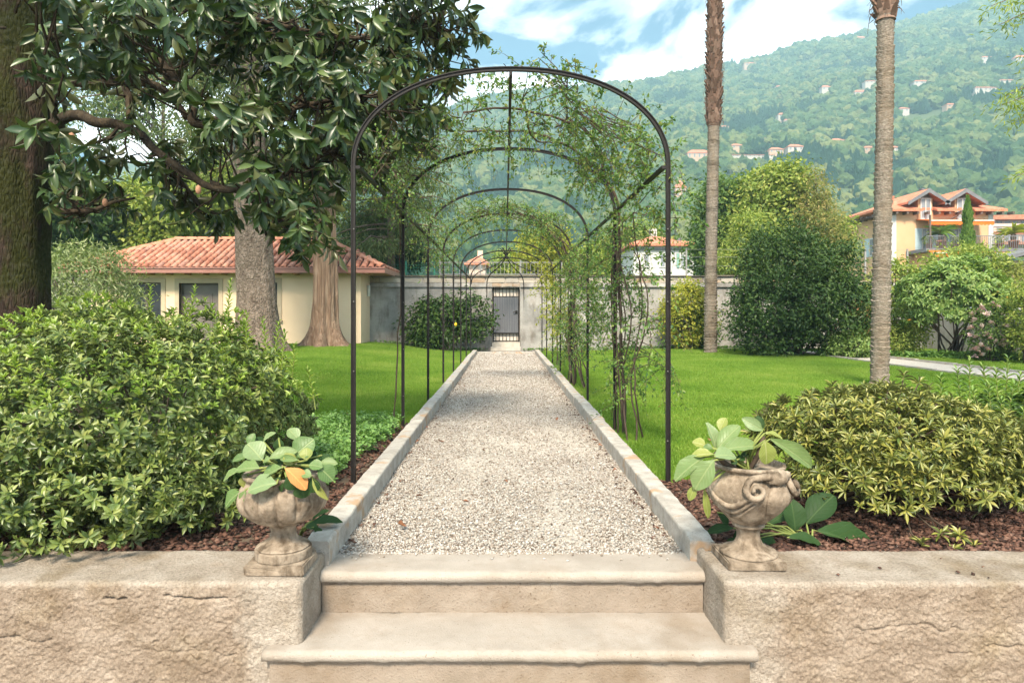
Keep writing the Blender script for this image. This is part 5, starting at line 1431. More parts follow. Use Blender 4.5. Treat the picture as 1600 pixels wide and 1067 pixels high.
# magnolia: mossy trunk at the frame's edge, long low limbs, glossy leaves in whorls
mg = thing('magnolia_tree', 'large magnolia with glossy dark leaves and a mossy trunk', 'tree', (-4.72, 6.6, .05))
big_trunk(None, [(-4.86, 6.6, -.05), (-4.84, 6.6, .8), (-4.80, 6.6, 1.8), (-4.74, 6.6, 3.2), (-4.66, 6.6, 4.6), (-4.4, 6.6, 6.2), (-4.3, 6.7, 8)], [.43, .385, .37, .39, .33, .22, .06], [(2, .08, .5), (3, .07, 1.2), (5, .04, 0)], 3, m_bmag, mg, 72, .3, .08)
limb_px = [  # (px,py,Y) chains, start radius, end radius
    ([(70, 205, 6.5), (112, 180, 6.2), (150, 190, 6.0), (200, 200, 5.9), (250, 238, 5.8), (310, 283, 5.7), (350, 297, 5.7), (385, 295, 5.7)], .055, .02),
    ([(85, 130, 6.4), (120, 128, 6.3), (150, 133, 6.2), (180, 128, 6.1), (240, 133, 6.0), (265, 150, 5.9), (292, 186, 5.9)], .055, .024),
    ([(205, 30, 6.3), (235, 75, 6.1), (258, 108, 6.0), (285, 140, 5.9), (300, 160, 5.85), (302, 188, 5.8), (325, 196, 5.8)], .06, .03),
    ([(196, 135, 6.1), (203, 165, 6.0), (204, 192, 5.95)], .035, .028),
    ([(80, 60, 6.5), (200, 20, 6.3), (330, 15, 6.1), (440, 40, 6.0), (560, 60, 6.0), (680, 40, 6.3)], .04, .01),
    ([(385, 295, 5.7), (440, 275, 5.8), (500, 245, 5.9), (560, 220, 6.0)], .03, .012),
    ([(325, 196, 5.8), (400, 180, 5.8), (480, 165, 5.8), (560, 150, 6.0), (640, 150, 6.2)], .032, .012),
    ([(250, 240, 5.8), (262, 265, 5.9), (285, 285, 6.0), (320, 330, 6.0)], .022, .01),
    ([(80, 330, 6.4), (140, 330, 6.3), (180, 315, 6.3), (210, 310, 6.3)], .03, .01),
    ([(330, 285, 5.7), (370, 300, 5.7), (420, 330, 5.6), (470, 365, 5.5)], .022, .008),
    ([(90, -60, 6.4), (200, -180, 6.0), (380, -260, 5.8), (560, -300, 5.8)], .08, .02),
    ([(90, -160, 6.5), (20, -400, 6.0), (-60, -600, 6.0)], .08, .02),
    ([(100, 200, 6.3), (88, 185, 5.9), (80, 170, 5.6)], .03, .008)]
for ch, r0, r1 in limb_px:
    w = [P(*q) for q in ch]; w = smooth_prof(w, 5); w = w + fbm(w * 5, 2)[:, None] * .012
    V, F = tube(w, np.linspace(r0, r1, len(w)), 8); part('limb', (V, F), m_blimb, mg, True)
blobs_px = [(150, 55, 6.2, 105, 65, 42), (110, 20, 5.0, 60, 40, 14), (300, 40, 5.9, 120, 60, 55), (440, 55, 6.2, 110, 70, 60), (580, 50, 6.3, 110, 75, 62), (680, 25, 6.4, 70, 60, 34), (480, 160, 5.9, 100, 60, 55),
    (600, 150, 6.1, 95, 60, 45), (400, 215, 5.7, 75, 55, 32), (520, 235, 5.9, 85, 55, 38), (340, 165, 6.0, 55, 45, 16), (440, 310, 5.6, 70, 45, 26), (480, 365, 5.4, 45, 30, 14), (235, 235, 5.7, 70, 35, 14),
    (120, 225, 5.5, 45, 30, 9), (130, 305, 6.4, 55, 50, 22), (75, 115, 5.4, 40, 22, 6), (310, 320, 6.0, 60, 35, 15), (640, 195, 6.1, 50, 40, 14), (175, 120, 5.6, 60, 40, 14), (240, 60, 5.2, 60, 50, 14), (700, 85, 6.3, 40, 45, 12)]
CC = []; AA = []
for px, py, Y, rx, rz, n in blobs_px:
    c = P(px, py, Y); k = Y / FX
    d = rand_unit(n) * rng.uniform(.25, 1, (n, 1)) ** .5
    n = max(4, int(n * 1.08)); d = d[:n]
    CC.append(c + d * np.array((rx * k, .62, rz * k))); AA.append(d * .7 + np.array((.25, -.25, .15)))
for c, r, n in [((-3.9, 6.0, 5.2), (1.6, 1.4, .8), 80), ((-4.8, 6.5, 6.6), (2.2, 2, 1.3), 140), ((-6.2, 6, 4), (1.4, 1.6, 1.6), 90)]:
    d = rand_unit(n) * rng.uniform(.4, 1, (n, 1)) ** .4; CC.append(np.array(c) + d * np.array(r)); AA.append(d)
CC = np.concatenate(CC); AA = unit(np.concatenate(AA) + rng.normal(0, .25, (len(CC), 3)))
O, D, N, L = rosettes(CC, AA, 10, .165 * rng.uniform(.7, 1.2, len(CC)), 60, 1.0, .5, .45)
split_leaves(mg, T_LONG, O, D, N, L, L * .33, m_mag, None, 300)
# twigs from the whorls to the nearest limb
lp = np.concatenate([smooth_prof([P(*q) for q in ch], 4) for ch, _, _ in limb_px])
w = B()
for c, a_ in zip(CC[::1], AA):
    j = np.argmin(((lp - c) ** 2).sum(1) + rng.uniform(0, .4, len(lp))); v = lp[j] - c; ln = np.linalg.norm(v)
    if ln > .6: v = v / ln * .45 + rng.normal(0, .08, 3)
    w.tube([c + a_ * .02, c - a_ * .08 + v * .25, c + v * .65 + np.array((0, 0, -.03)), c + v], [.005, .006, .009, .012], 4, False)
part('twigs', w, m_blimb, mg, False, 'stuff')
m_fruit = solid('magnolia_fruit', [(.32, .16, .10), (.42, .24, .14)], 60, .8, .8, 120)
for px, py, Y in ((112, 215, 5.35), (164, 317, 6.2), (310, 297, 5.5)):
    c = P(px, py, Y); b = B(); b.lathe([(.0, -.035), (.018, -.025), (.024, 0), (.018, .028), (0, .042)], c, 10); part('fruit', b, m_fruit, mg, True)

# trunks on the lawn in front of the building
ct = thing('cedar_tree', 'tall cedar with scaly grey trunk standing before the tiled building', 'tree', (PX(402, 17), 17, .2))
big_trunk(None, [tuple(P(404, 552, 17)), tuple(P(402, 470, 17)), tuple(P(397, 380, 17)), tuple(P(391, 250, 17)), tuple(P(386, 100, 17)), tuple(P(384, 0, 17)), tuple(P(380, -250, 17)), tuple(P(378, -420, 17))], [.56, .47, .44, .40, .36, .34, .2, .05], [(3, .03, .4)], 11, m_bced, ct, 64, .3, .05)
yt = thing('cypress_tree', 'old cypress with fibrous reddish trunk flaring at its base', 'tree', (PX(510, 19.4), 19.4, .25))
big_trunk(None, [tuple(P(509, 546, 19.4)), tuple(P(509, 505, 19.4)), tuple(P(510, 440, 19.4)), tuple(P(508, 350, 19.4)), tuple(P(508, 220, 19.4)), tuple(P(506, 60, 19.4)), tuple(P(504, -200, 19.4))], [.36, .32, .30, .29, .27, .22, .08], [(3, .09, 2.0), (5, .08, .7), (8, .07, .3), (13, .04, 1)], 21, m_bcyp, yt, 128, .85, .08)
# airy crowns: sprays of needles hung along side branches
def sprays(root, base_pts, n, rmax, zlo, zhi, lmat, L, W, per=60, rise=.1, droop=.25, length=(1.5, 4), wmat=None, xbias=0.0):
    w = B(); Os = []; Ds = []; Ns = []
    bp = np.asarray(base_pts, float)
    for k in range(n):
        z = zlo + (zhi - zlo) * rng.uniform(); i = np.argmin(np.abs(bp[:, 2] - z)); b0 = np.array((bp[i, 0], bp[i, 1], z))
        a_ = rng.uniform(0, 6.28); ln = rng.uniform(*length) * (1 - .6 * max(0, (z - zlo) / (zhi - zlo)) ** 1.5)
        d = np.array((math.cos(a_) + xbias, math.sin(a_), rise)); s = np.linspace(0, 1, 7)[:, None]
        pts_ = b0 + d * ln * s + np.array((0, 0, -droop * ln)) * s ** 2 + np.cumsum(rng.normal(0, .03 * ln, (7, 3)), 0) * s
        w.tube(pts_, np.linspace(.018 + .012 * ln, .006, 7), 5, False)
        m = int(per * ln)
        t_ = rng.uniform(.2, 1.02, m) * 6; i0 = np.clip(t_.astype(int), 0, 5); f = (t_ - i0)[:, None]
        o_ = pts_[i0] * (1 - f) + pts_[i0 + 1] * f
        side = rng.normal(0, .17 * ln ** .7, (m, 3)); side[:, 2] = -np.abs(side[:, 2]) * .9
        o_ = o_ + side; Os.append(o_); Ds.append(unit(side) + rng.normal(0, .5, (m, 3)) + np.array((0, 0, -.5))); Ns.append(rng.normal(0, .5, (m, 3)) + np.array((0, 0, 1)))
    part('branches', w, wmat or m_bced, root, True)
    O = np.concatenate(Os); m = len(O)
    part('crown', leaves(T_FLAT, O, np.concatenate(Ds), np.concatenate(Ns), L * rng.uniform(.5, 1.3, m), W), lmat, root, False, 'stuff')
sprays(ct, [P(391, 250, 17), P(386, 100, 17), P(384, 0, 17), P(380, -250, 17), P(378, -420, 17)], 80, 4, 5.0, 14.5, m_ced, .20, .035, 85, .12, .2, (2.0, 5.0))
sprays(yt, [P(508, 220, 19.4), P(506, 60, 19.4), P(504, -200, 19.4)], 60, 3, 5.2, 13.5, m_ced, .18, .05, 95, .15, .25, (1.6, 3.6), m_bcyp)

# ringed palms
m_palm = bark_mat('palm_bark', [(0.11, 0.082, 0.06), (0.20, 0.16, 0.122), (0.30, 0.25, 0.195)], [(0.14, 0.115, 0.09), (0.23, 0.195, 0.16), (0.30, 0.26, 0.22)], (3, 3, 9), 3.0, .8, .012)
m_shag = pieces('palm_fibre', [(0.07, 0.043, 0.03), (0.14, 0.085, 0.062), (0.25, 0.17, 0.13)], .95, nz=.3, nscale=20)
m_fan = leafm('palm_fan', [(0.04, 0.08, 0.02), (0.07, 0.12, 0.03)], 1.45, .5, .2)
def palm(name, label, pxb, pyb, Y, pts_px, rad, z_shag, ztop, step):
    base = P(pxb, pyb, Y)
    t = thing(name, label, 'palm', base, 'palms on the lawn')
    pts = np.array([P(*q, Y) for q in pts_px]); zmin, zmax = pts[0, 2] - .1, ztop
    zs = []; rs = []; z = zmin
    while z < min(z_shag + .3, zmax):
        h = step * rng.uniform(.6, 1.35); r = np.interp(z, pts[:, 2], rad) * rng.uniform(.97, 1.03)
        zs += [z, z + h * .3, z + h * .93, z + h * .985]; rs += [r * .93, r * .97, r * (1.04 + .07 * rng.uniform()), r * 1.03]; z += h
    zs, rs = np.array(zs), np.array(rs); seg = 36; th = np.linspace(0, 2 * PI, seg, endpoint=False); G = []
    for z, r in zip(zs, rs):
        cx = np.interp(z, pts[:, 2], pts[:, 0])
        tilt = .22 * step * np.sin(th + z * 9.0) + .22 * step * fbm(np.stack([np.cos(th) * 2.5, np.sin(th) * 2.5, np.full(seg, z * .8)], 1), 2)
        rr = r * (1 + .04 * fbm(np.stack([np.cos(th) * 3, np.sin(th) * 3, np.full(seg, z * 6)], 1), 3))
        G.append(np.stack([cx + rr * np.cos(th), Y + rr * np.sin(th), z + tilt], 1))
    n = len(zs); F = [(i*seg+j, i*seg+(j+1) % seg, (i+1)*seg+(j+1) % seg, (i+1)*seg+j) for i in range(n-1) for j in range(seg)]
    part('trunk', (np.concatenate(G), F), m_palm, t, False)
    # old leaf bases and fibre on the upper trunk
    w = B(); z = z_shag; r0 = np.interp(z_shag, pts[:, 2], rad)
    cxs = lambda z: np.interp(z, pts[:, 2], pts[:, 0])
    zz_ = np.linspace(z_shag - .05, ztop, 24); G = []
    w.tube([(cxs(q), Y, q) for q in zz_], np.full(24, r0 * 1.13) * np.linspace(1.0, 1.08, 24) * rng.uniform(.92, 1.08, 24), 16)
    k = 0
    while z < ztop:
        a_ = k * 2.4 + rng.normal(0, .2); cx = cxs(z); c, s = math.cos(a_), math.sin(a_); rr = r0 * 1.22; hw = r0 * .36 * rng.uniform(.7, 1.2); hl = rng.uniform(.08, .20); ot = rng.uniform(.02, .09)
        dn = rng.uniform(-.06, .02)
        p0 = np.array((cx + c * rr, Y + s * rr, z)); sd = np.array((-s, c, 0)); ou = np.array((c, s, 0))
        w.add([p0 - sd * hw, p0 + sd * hw, p0 + sd * hw * .45 + ou * ot + (0, 0, hl), p0 - sd * hw * .45 + ou * ot + (0, 0, hl), p0 - ou * .03 + (0, 0, hl * .8), p0 - ou * .02 + (0, 0, dn)],
              [(0, 1, 2, 3), (3, 2, 4), (0, 3, 4), (2, 1, 4), (1, 0, 5)])
        if rng.uniform() < .5:
            w.tube([p0 + ou * .02, p0 + ou * (.05 + ot * .5) + (0, 0, -.05), p0 + ou * (.06 + ot * .6) + sd * rng.normal(0, .05) + (0, 0, -.2 * rng.uniform(.5, 1.2))], [.008, .006, .002], 3, False)
        z += (ztop - z_shag) / (420 if ztop - z_shag > 2 else 110); k += 1
    part('leaf_bases', w, m_shag, t, False, 'stuff')
    top = np.array((cxs(ztop), Y, ztop)); Vs = []; Fs = []; w = B(); w2 = B()
    for k in range(22):
        a_ = k * 2.4; e = rng.uniform(.55, 1.3); d = np.array((math.cos(a_) * math.cos(e), math.sin(a_) * math.cos(e), math.sin(e)))
        hub = top + d * rng.uniform(.7, .95); w.tube([top, (top + hub) / 2 + (0, 0, .05), hub], .014, 5)
        S = unit(np.cross(d, (0, 0, 1.0))); n_ = 22; an = np.linspace(-1.9, 1.9, n_)
        Dd = np.cos(an)[:, None] * d + np.sin(an)[:, None] * S; Dd[:, 2] -= .15
        V, Fq = leaves(T_LONG, np.repeat(hub[None], n_, 0), Dd, np.repeat(np.cross(S, d)[None], n_, 0), np.full(n_, .6), np.full(n_, .05)); w2.add(V, Fq)
    part('frond_stalks', w, m_stem, t); part('crown', w2, m_fan, t, False, 'stuff')
palm('palm_tree', 'tall palm with shaggy brown fibre on its upper trunk', 1110, 556, 19.6, [(1110, 556), (1111, 400), (1115, 200), (1117, 0), (1118, -60)], [.185, .165, .16, .16, .16], P(0, 195, 19.6)[2], P(0, -40, 19.6)[2], .085)
palm('palm_tree', 'bare ringed palm trunk in front of the yellow villa', 1374, 606, 11.2, [(1374, 606), (1378, 400), (1382, 200), (1384, 0), (1385, -70)], [.142, .135, .128, .128, .125], P(0, 28, 11.2)[2], P(0, -90, 11.2)[2], .098)

# ------------------------------------------------------------------ bushes beside the steps
def shell(c, r, n, low=-.5, nz=.16, fr=2.2, seed=0):
    """points on an uneven bush surface, with outward normals"""
    d = rand_unit(n * 2); d = d[d[:, 2] > low][:n]
    k = 1 + nz * fbm(d * fr + seed, 3)
    return np.array(c) + d * np.array(r) * k[:, None], unit(d / np.array(r))
def bush_stems(root, c, base, targets, mat, r=.014):
    w = B()
    for q in targets:
        b0 = np.array(base) + rng.normal(0, .08, 3) * np.array((1, 1, 0)); limbs(w, b0, [q], r, .12, 5, .004)
    part('stems', w, mat, root, True, 'stuff')

ab_ = thing('azalea_bush', 'big rounded bush of small green leaf rosettes beside the round urn', 'bush', (-2.45, 4.45, .05))
bc, br = (-2.53, 4.36, .56), (1.18, 1.13, .66)
S1, A1 = shell(bc, br, 4700, -.9, .2, 3.4, 5)
S5, A5 = shell((-2.6, 3.47, .27), (1.0, .43, .30), 1050, -.8, .2, 3, 65); S6, A6 = shell((-1.85, 3.66, .20), (.45, .26, .17), 230, -.8, .2, 3, 66); S1 = np.concatenate([S1, S5, S6]); A1 = np.concatenate([A1, A5, A6])
S1 = S1 - A1 * (rng.uniform(0, 1, (len(S1), 1)) ** 3 * .32)
S1[:, 2] = np.maximum(S1[:, 2], .09 + rng.uniform(0, .05, len(S1)))
A1 = unit(A1 + np.array((0, 0, .45)) + rng.normal(0, .25, A1.shape))
O, D, N, L = rosettes(S1, A1, 10, np.full(len(S1), .0495) * rng.uniform(.72, 1.25, len(S1)), 62, .1)
split_leaves(ab_, T_MED, O, D, N, L, L * .36, m_azl, np.repeat(A1, 10, 0), 300)
S2, A2 = shell(bc, (1.22, 1.13, .67), 900, .2, .17, 3.0, 5)
O, D, N, L = rosettes(S2 + A2 * .015, unit(A2 + np.array((0, 0, .7))), 7, np.full(len(S2), .042), 38, 0)
part('young_leaves', leaves(T_MED, O, D, N, L, L * .36), m_azs, ab_, True, 'stuff')
# upright shoots above the outline
w = B(); Os, Ds, Ns, Ls = [], [], [], []
sh_px = [(205, 470, 4.6, 80), (290, 470, 4.5, 45), (360, 440, 4.5, 120), (305, 450, 4.5, 80), (235, 450, 4.6, 90), (410, 500, 4.4, 60), (435, 505, 4.4, 70), (95, 490, 4.6, 50), (150, 485, 4.7, 60), (180, 480, 4.7, 50), (330, 480, 4.4, 55), (445, 520, 4.2, 70), (60, 500, 4.5, 40), (270, 485, 4.3, 45), (20, 520, 4.4, 40), (385, 490, 4.5, 50), (120, 500, 4.3, 45), (480, 575, 4.3, 40), (250, 500, 4.1, 60), (340, 510, 4.1, 60), (460, 540, 4.4, 50), (220, 490, 4.4, 50)]
for px, py, Y, hpx in sh_px:
    tip = P(px, py, Y); hh = hpx / FX * Y; b0 = tip - np.array((rng.normal(0, .05), 0, hh + .1))
    w.tube([b0, (b0 + tip) / 2 + rng.normal(0, .012, 3), tip], [.004, .003, .0015], 5)
    m = int(8 + 90 * hh); f = np.linspace(.25, 1, m); o_ = b0 + (tip - b0) * f[:, None]; a_ = np.arange(m) * 2.4 + rng.uniform(0, 6)
    el = .35 + .7 * f
    Os.append(o_); Ds.append(np.stack([np.cos(a_) * np.cos(el), np.sin(a_) * np.cos(el), np.sin(el)], 1)); Ns.append(np.stack([-np.cos(a_) * .6, -np.sin(a_) * .6, np.ones(m)], 1)); Ls.append(np.full(m, .058) * (1.1 - .45 * f))
part('shoots', w, m_stem, ab_, False, 'stuff')
O, D, N, L = map(np.concatenate, (Os, Ds, Ns, Ls)); part('shoot_leaves', leaves(T_MED, O, D, N, L, L * .34), m_azs, ab_, True, 'stuff')
bush_stems(ab_, bc, (-2.4, 4.5, .05), S1[rng.choice(len(S1), 60)] , m_twig)

nb = thing('narrow_leaved_bush', 'low spreading bush of narrow yellow-green leaves beside the scrolled urn', 'bush', (2.3, 4.3, .05))
bc2, br2 = (2.32, 4.2, .40), (.70, .62, .37)
S1, A1 = shell(bc2, br2, 1250, -.25, .2, 2.6, 15)
S3, A3 = shell((2.95, 4.2, .33), (.42, .45, .26), 420, -.2, .2, 3, 25)
S4, A4 = shell((2.25, 3.85, .27), (.62, .38, .2), 330, -.3, .22, 3, 27)
S1 = np.concatenate([S1, S3, S4]); A1 = np.concatenate([A1, A3, A4])
S1 = S1 - A1 * (rng.uniform(0, 1, (len(S1), 1)) ** 2.5 * .2)
A1 = unit(A1 + np.array((0, 0, .55)) + rng.normal(0, .22, A1.shape))
O, D, N, L = rosettes(S1, A1, 13, np.full(len(S1), .056) * rng.uniform(.72, 1.2, len(S1)), 58, .05, .25)
split_leaves(nb, T_MED, O, D, N, L, L * .24, m_azr, np.repeat(A1, 13, 0), 300)
# low sprig on the mulch and tall shoot
sp_px = [(1470, 835, 3.42), (1500, 838, 3.4), (1440, 850, 3.38), (1522, 855, 3.4), (1490, 862, 3.36), (1405, 800, 3.7), (1345, 785, 3.75), (1530, 800, 3.8), (1370, 800, 3.65), (1400, 610, 4.3), (1412, 590, 4.3), (1392, 625, 4.3), (1435, 600, 4.3), (1265, 620, 4.3), (1300, 605, 4.4), (1340, 610, 4.4)]
cc = np.array([P(*q) for q in sp_px]); O, D, N, L = rosettes(cc, np.tile(np.array((0, -.3, 1.0)), (len(cc), 1)) + rng.normal(0, .2, (len(cc), 3)), 13, np.full(len(cc), .062), 58, .05)
part('sprigs', leaves(T_MED, O, D, N, L, L * .26), m_azr, nb, True, 'stuff')
bush_stems(nb, bc2, (2.3, 4.3, .05), np.concatenate([S1[rng.choice(len(S1), 70)], cc]), m_twig, .02)
w = B()
for k in range(14):
    a_ = rng.uniform(3.4, 6.0); b0 = np.array((2.2 + rng.uniform(-.3, .5), 4.15, .06)); w.tube([b0, b0 + (math.cos(a_) * .2, math.sin(a_) * .2, .1), b0 + (math.cos(a_) * .38, math.sin(a_) * .36, .16 + rng.uniform(0, .12))], [.016, .012, .006], 6)
part('branches', w, m_twig, nb, True)

# tall leafy plant with upright stems, dark bush under it
tp_ = thing('leafy_stems', 'upright leafy stems rising behind the narrow-leaved bush', 'plant', (3.25, 4.7, .05))
w = B(); Os, Ds, Ns, Ls = [], [], [], []
for px, py, Y in ((1515, 562, 4.6), (1535, 570, 4.7), (1495, 578, 4.7), (1556, 578, 4.6), (1575, 560, 4.7), (1594, 585, 4.6), (1470, 590, 4.8), (1585, 600, 4.4), (1545, 600, 4.4), (1610, 570, 4.7), (1520, 610, 4.4), (1630, 590, 4.6), (1565, 625, 4.3), (1600, 640, 4.3), (1480, 620, 4.6), (1660, 600, 4.5)):
    tip = P(px, py, Y); b0 = np.array((tip[0] + rng.normal(0, .08), Y + rng.normal(0, .05), .06))
    w.tube([b0, b0 * .5 + tip * .5 + rng.normal(0, .02, 3), tip], [.007, .005, .0025], 5)
    m = 74; f = np.linspace(.18, 1, m); o_ = b0 + (tip - b0) * f[:, None]; a_ = np.arange(m) * 2.4 + rng.uniform(0, 6); el = .15 + .8 * f ** 3
    Os.append(o_); Ds.append(np.stack([np.cos(a_) * np.cos(el), np.sin(a_) * np.cos(el), np.sin(el)], 1)); Ns.append(np.stack([-np.cos(a_) * .5, -np.sin(a_) * .5, np.ones(m)], 1)); Ls.append(.088 * (1.15 - .6 * f ** 2) * rng.uniform(.8, 1.2, m))
part('stems', w, m_stem, tp_)
O, D, N, L = map(np.concatenate, (Os, Ds, Ns, Ls)); split_leaves(tp_, T_MED, O, D, N, L, L * .3, m_rhod, None, 200)
db = thing('dark_bush', 'dark glossy bush in the corner above the bark mulch', 'bush', (3.65, 4.9, .05))
S1, A1 = shell((3.55, 4.62, .30), (.52, .42, .33), 900, -.6, .15, 3, 35); S1[:, 2] = np.maximum(S1[:, 2], .1)
O, D, N, L = rosettes(S1, unit(A1 + (0, 0, .5)), 8, np.full(len(S1), .06), 60); part('foliage', leaves(T_MED, O, D, N, L, L * .4), m_camel, db, True, 'stuff')
bush_stems(db, None, (3.7, 4.9, .05), S1[rng.choice(len(S1), 30)], m_twig)

# ------------------------------------------------------------------ round-leaved plants in the urns
T_BERG = tmpl([0.10, .40, .72, .93, 1.03, 1.02, .90, .64, .22], .15, -.26, .02)
def berg(root, rows, sx, ox, oy, Yb, stem_to, mats, kw=1.08, up=(0, -.62, .78)):
    b0 = np.array(stem_to, float)
    for (bx_, by_, tx, ty, wd, mk, dY) in rows:
        a_ = P(ox + bx_ * sx, oy + by_ * sx, Yb + dY); e_ = P(ox + tx * sx, oy + ty * sx, Yb + dY - .012 + .02 * (ty < by_))
        v = e_ - a_; L = np.linalg.norm(v); D = (v / L)[None]
        wdm = wd * sx / FX * Yb * kw
        if L < wdm * .7: D = unit(D + np.array(((0, -.9, .1),))); L = wdm * .95
        N = np.array(up)[None] + rng.normal(0, .22, (1, 3))
        V, F = leaves(T_BERG, a_[None], D, N, np.array([L * 1.06]), np.array([wdm]))
        lf = part('leaf', (V, F), mats[mk], root, True)
        at = lf.data.attributes.new('vein', 'FLOAT_VECTOR', 'POINT'); at.data.foreach_set('vector', T_BERG[0].astype(np.float32).ravel())
        st, Fs = tube([b0 + rng.normal(0, .02, 3) * (1, 1, .2), (b0 + a_) / 2 + (0, 0, .03), a_], [.006, .005, .004], 6); part('stalk', (st, Fs), m_stem, root, True)
MM = {'g': m_brg, 'y': m_brgy, 'o': m_brgo, 'd': m_brgd}
bp = thing('bergenia_plant', 'round-leaved plant with one orange leaf growing in the fluted urn', 'plant', (-1.01, 3.115, .46))
berg(bp, [(340, 300, 262, 200, 112, 'g', -.04), (326, 350, 185, 335, 92, 'g', -.10), (212, 360, 105, 405, 76, 'g', -.06), (268, 276, 165, 292, 42, 'g', .02), (262, 215, 285, 145, 46, 'g', .04), (462, 345, 332, 388, 80, 'g', -.13), (428, 440, 262, 452, 118, 'g', -.19),
    (385, 290, 528, 235, 62, 'g', -.05), (350, 190, 405, 130, 50, 'g', .05), (530, 282, 628, 180, 112, 'g', -.02), (560, 180, 505, 112, 66, 'g', .06), (608, 300, 600, 232, 62, 'y', -.04), (560, 300, 445, 285, 34, 'g', -.1), (480, 350, 605, 450, 82, 'o', -.19), (675, 340, 762, 405, 92, 'g', -.09),
    (690, 312, 776, 312, 44, 'g', -.02), (572, 378, 625, 385, 46, 'g', -.17), (485, 400, 530, 470, 62, 'd', -.17), (640, 400, 716, 535, 34, 'y', -.16), (268, 510, 250, 625, 98, 'g', -.14), (212, 490, 112, 555, 104, 'g', -.08), (240, 480, 222, 545, 46, 'g', -.12), (250, 390, 235, 460, 62, 'y', -.07),
    (445, 400, 420, 490, 74, 'd', -.15), (640, 400, 640, 490, 84, 'd', -.16), (575, 440, 590, 520, 84, 'd', -.16), (440, 170, 440, 240, 52, 'd', .05), (700, 270, 740, 295, 44, 'd', .03), (370, 240, 300, 170, 60, 'd', .06), (480, 260, 520, 320, 60, 'y', -.07), (660, 300, 600, 260, 70, 'd', .02), (640, 350, 560, 300, 70, 'd', -.03), (400, 330, 470, 300, 60, 'd', -.03), (350, 310, 380, 290, 40, 'g', -.12), (620, 330, 690, 330, 60, 'g', -.1)], .2623, 320, 640, 3.11, (-1.01, 3.11, .47), MM, 1.22)
bq = thing('bergenia_plant', 'pale-leaved plant in two rosettes growing in the scrolled urn', 'plant', (1.132, 3.178, .5))
berg(bq, [(245, 290, 58, 398, 104, 'g', -.1), (298, 312, 178, 470, 128, 'g', -.16), (310, 255, 282, 90, 72, 'g', .03), (318, 245, 440, 92, 92, 'g', .0), (302, 290, 425, 262, 108, 'g', -.14), (345, 250, 562, 195, 88, 'g', -.05), (292, 275, 172, 265, 66, 'y', -.1), (250, 225, 178, 190, 72, 'y', 0), (335, 130, 362, 50, 62, 'y', .06), (290, 240, 240, 222, 40, 'g', -.08),
    (600, 128, 490, 58, 68, 'g', .02), (602, 118, 570, 42, 44, 'd', .04), (610, 145, 732, 170, 60, 'y', -.03), (612, 190, 635, 330, 96, 'y', -.1), (645, 180, 930, 335, 92, 'g', -.05), (182, 465, 148, 552, 48, 'y', -.12), (238, 480, 265, 668, 38, 'y', -.14), (430, 300, 490, 300, 40, 'd', -.03), (440, 310, 410, 325, 40, 'd', -.05), (520, 285, 470, 270, 44, 'd', .0)], .2532, 1040, 640, 3.17, (1.11, 3.17, .5), MM)
w = B(); w.tube([(1.13, 3.17, .49), P(1185, 710, 3.17), P(1193, 682, 3.15)], [.014, .013, .01], 8); w.tube([(1.08, 3.16, .49), P(1130, 722, 3.1), P(1117, 708, 3.08)], [.014, .013, .01], 8); part('rhizome', w, m_twig, bq, True)
br_ = thing('bergenia_plant', 'dark large-leaved plant on the bark behind the scrolled urn', 'plant', (1.5, 3.5, .06))
berg(br_, [(885, 540, 880, 448, 66, 'd', .05), (920, 515, 998, 425, 76, 'd', .1), (955, 540, 1160, 585, 92, 'd', .0), (860, 560, 975, 572, 42, 'd', -.08), (692, 530, 615, 535, 28, 'd', 0), (770, 560, 830, 600, 52, 'd', -.08), (760, 520, 690, 575, 40, 'd', 0), (800, 520, 870, 470, 40, 'd', .12), (640, 480, 680, 520, 36, 'd', .1), (700, 560, 680, 590, 30, 'd', -.05)], .5, 800, 560, 3.52, (1.55, 3.5, .06), MM)
bw = thing('bergenia_plant', 'dark leafy plant between the round urn and the kerb', 'plant', (-.98, 3.5, .06))
berg(bw, [(620, 690, 795, 640, 70, 'd', .0), (600, 700, 670, 690, 50, 'd', -.05), (650, 700, 700, 750, 40, 'd', -.05), (640, 660, 720, 590, 50, 'd', .06)], .2623, 320, 640, 3.5, (-1.05, 3.5, .06), MM)

# low ground cover behind the round urn
n = 5200
Xc = rng.uniform(-2.3, -1.0, n); Yc_ = rng.uniform(4.4, 7.35, n)
k = (fbm(np.stack([Xc * 2, Yc_ * 2, Xc * 0], 1), 2) > -.35) & (Yc_ < np.array([yl(x) for x in Xc]) + .1) & (Xc < -1.02 - .10 * rng.uniform(0, 1, n) - .12 * (Yc_ < 5.6))
cpt = np.stack([Xc, Yc_, rng.uniform(.07, .17, n)], 1)[k]
O, D, N, L = rosettes(cpt, np.tile(np.array((0, 0, 1.0)), (len(cpt), 1)) + rng.normal(0, .3, (len(cpt), 3)), 4, np.full(len(cpt), .036), 75)
part('ground_cover', leaves(T_MED, O, D, N, L, L * .7), m_gcov, None, True, 'stuff')['label'] = 'low toothed ground cover along the kerb beside the lawn'

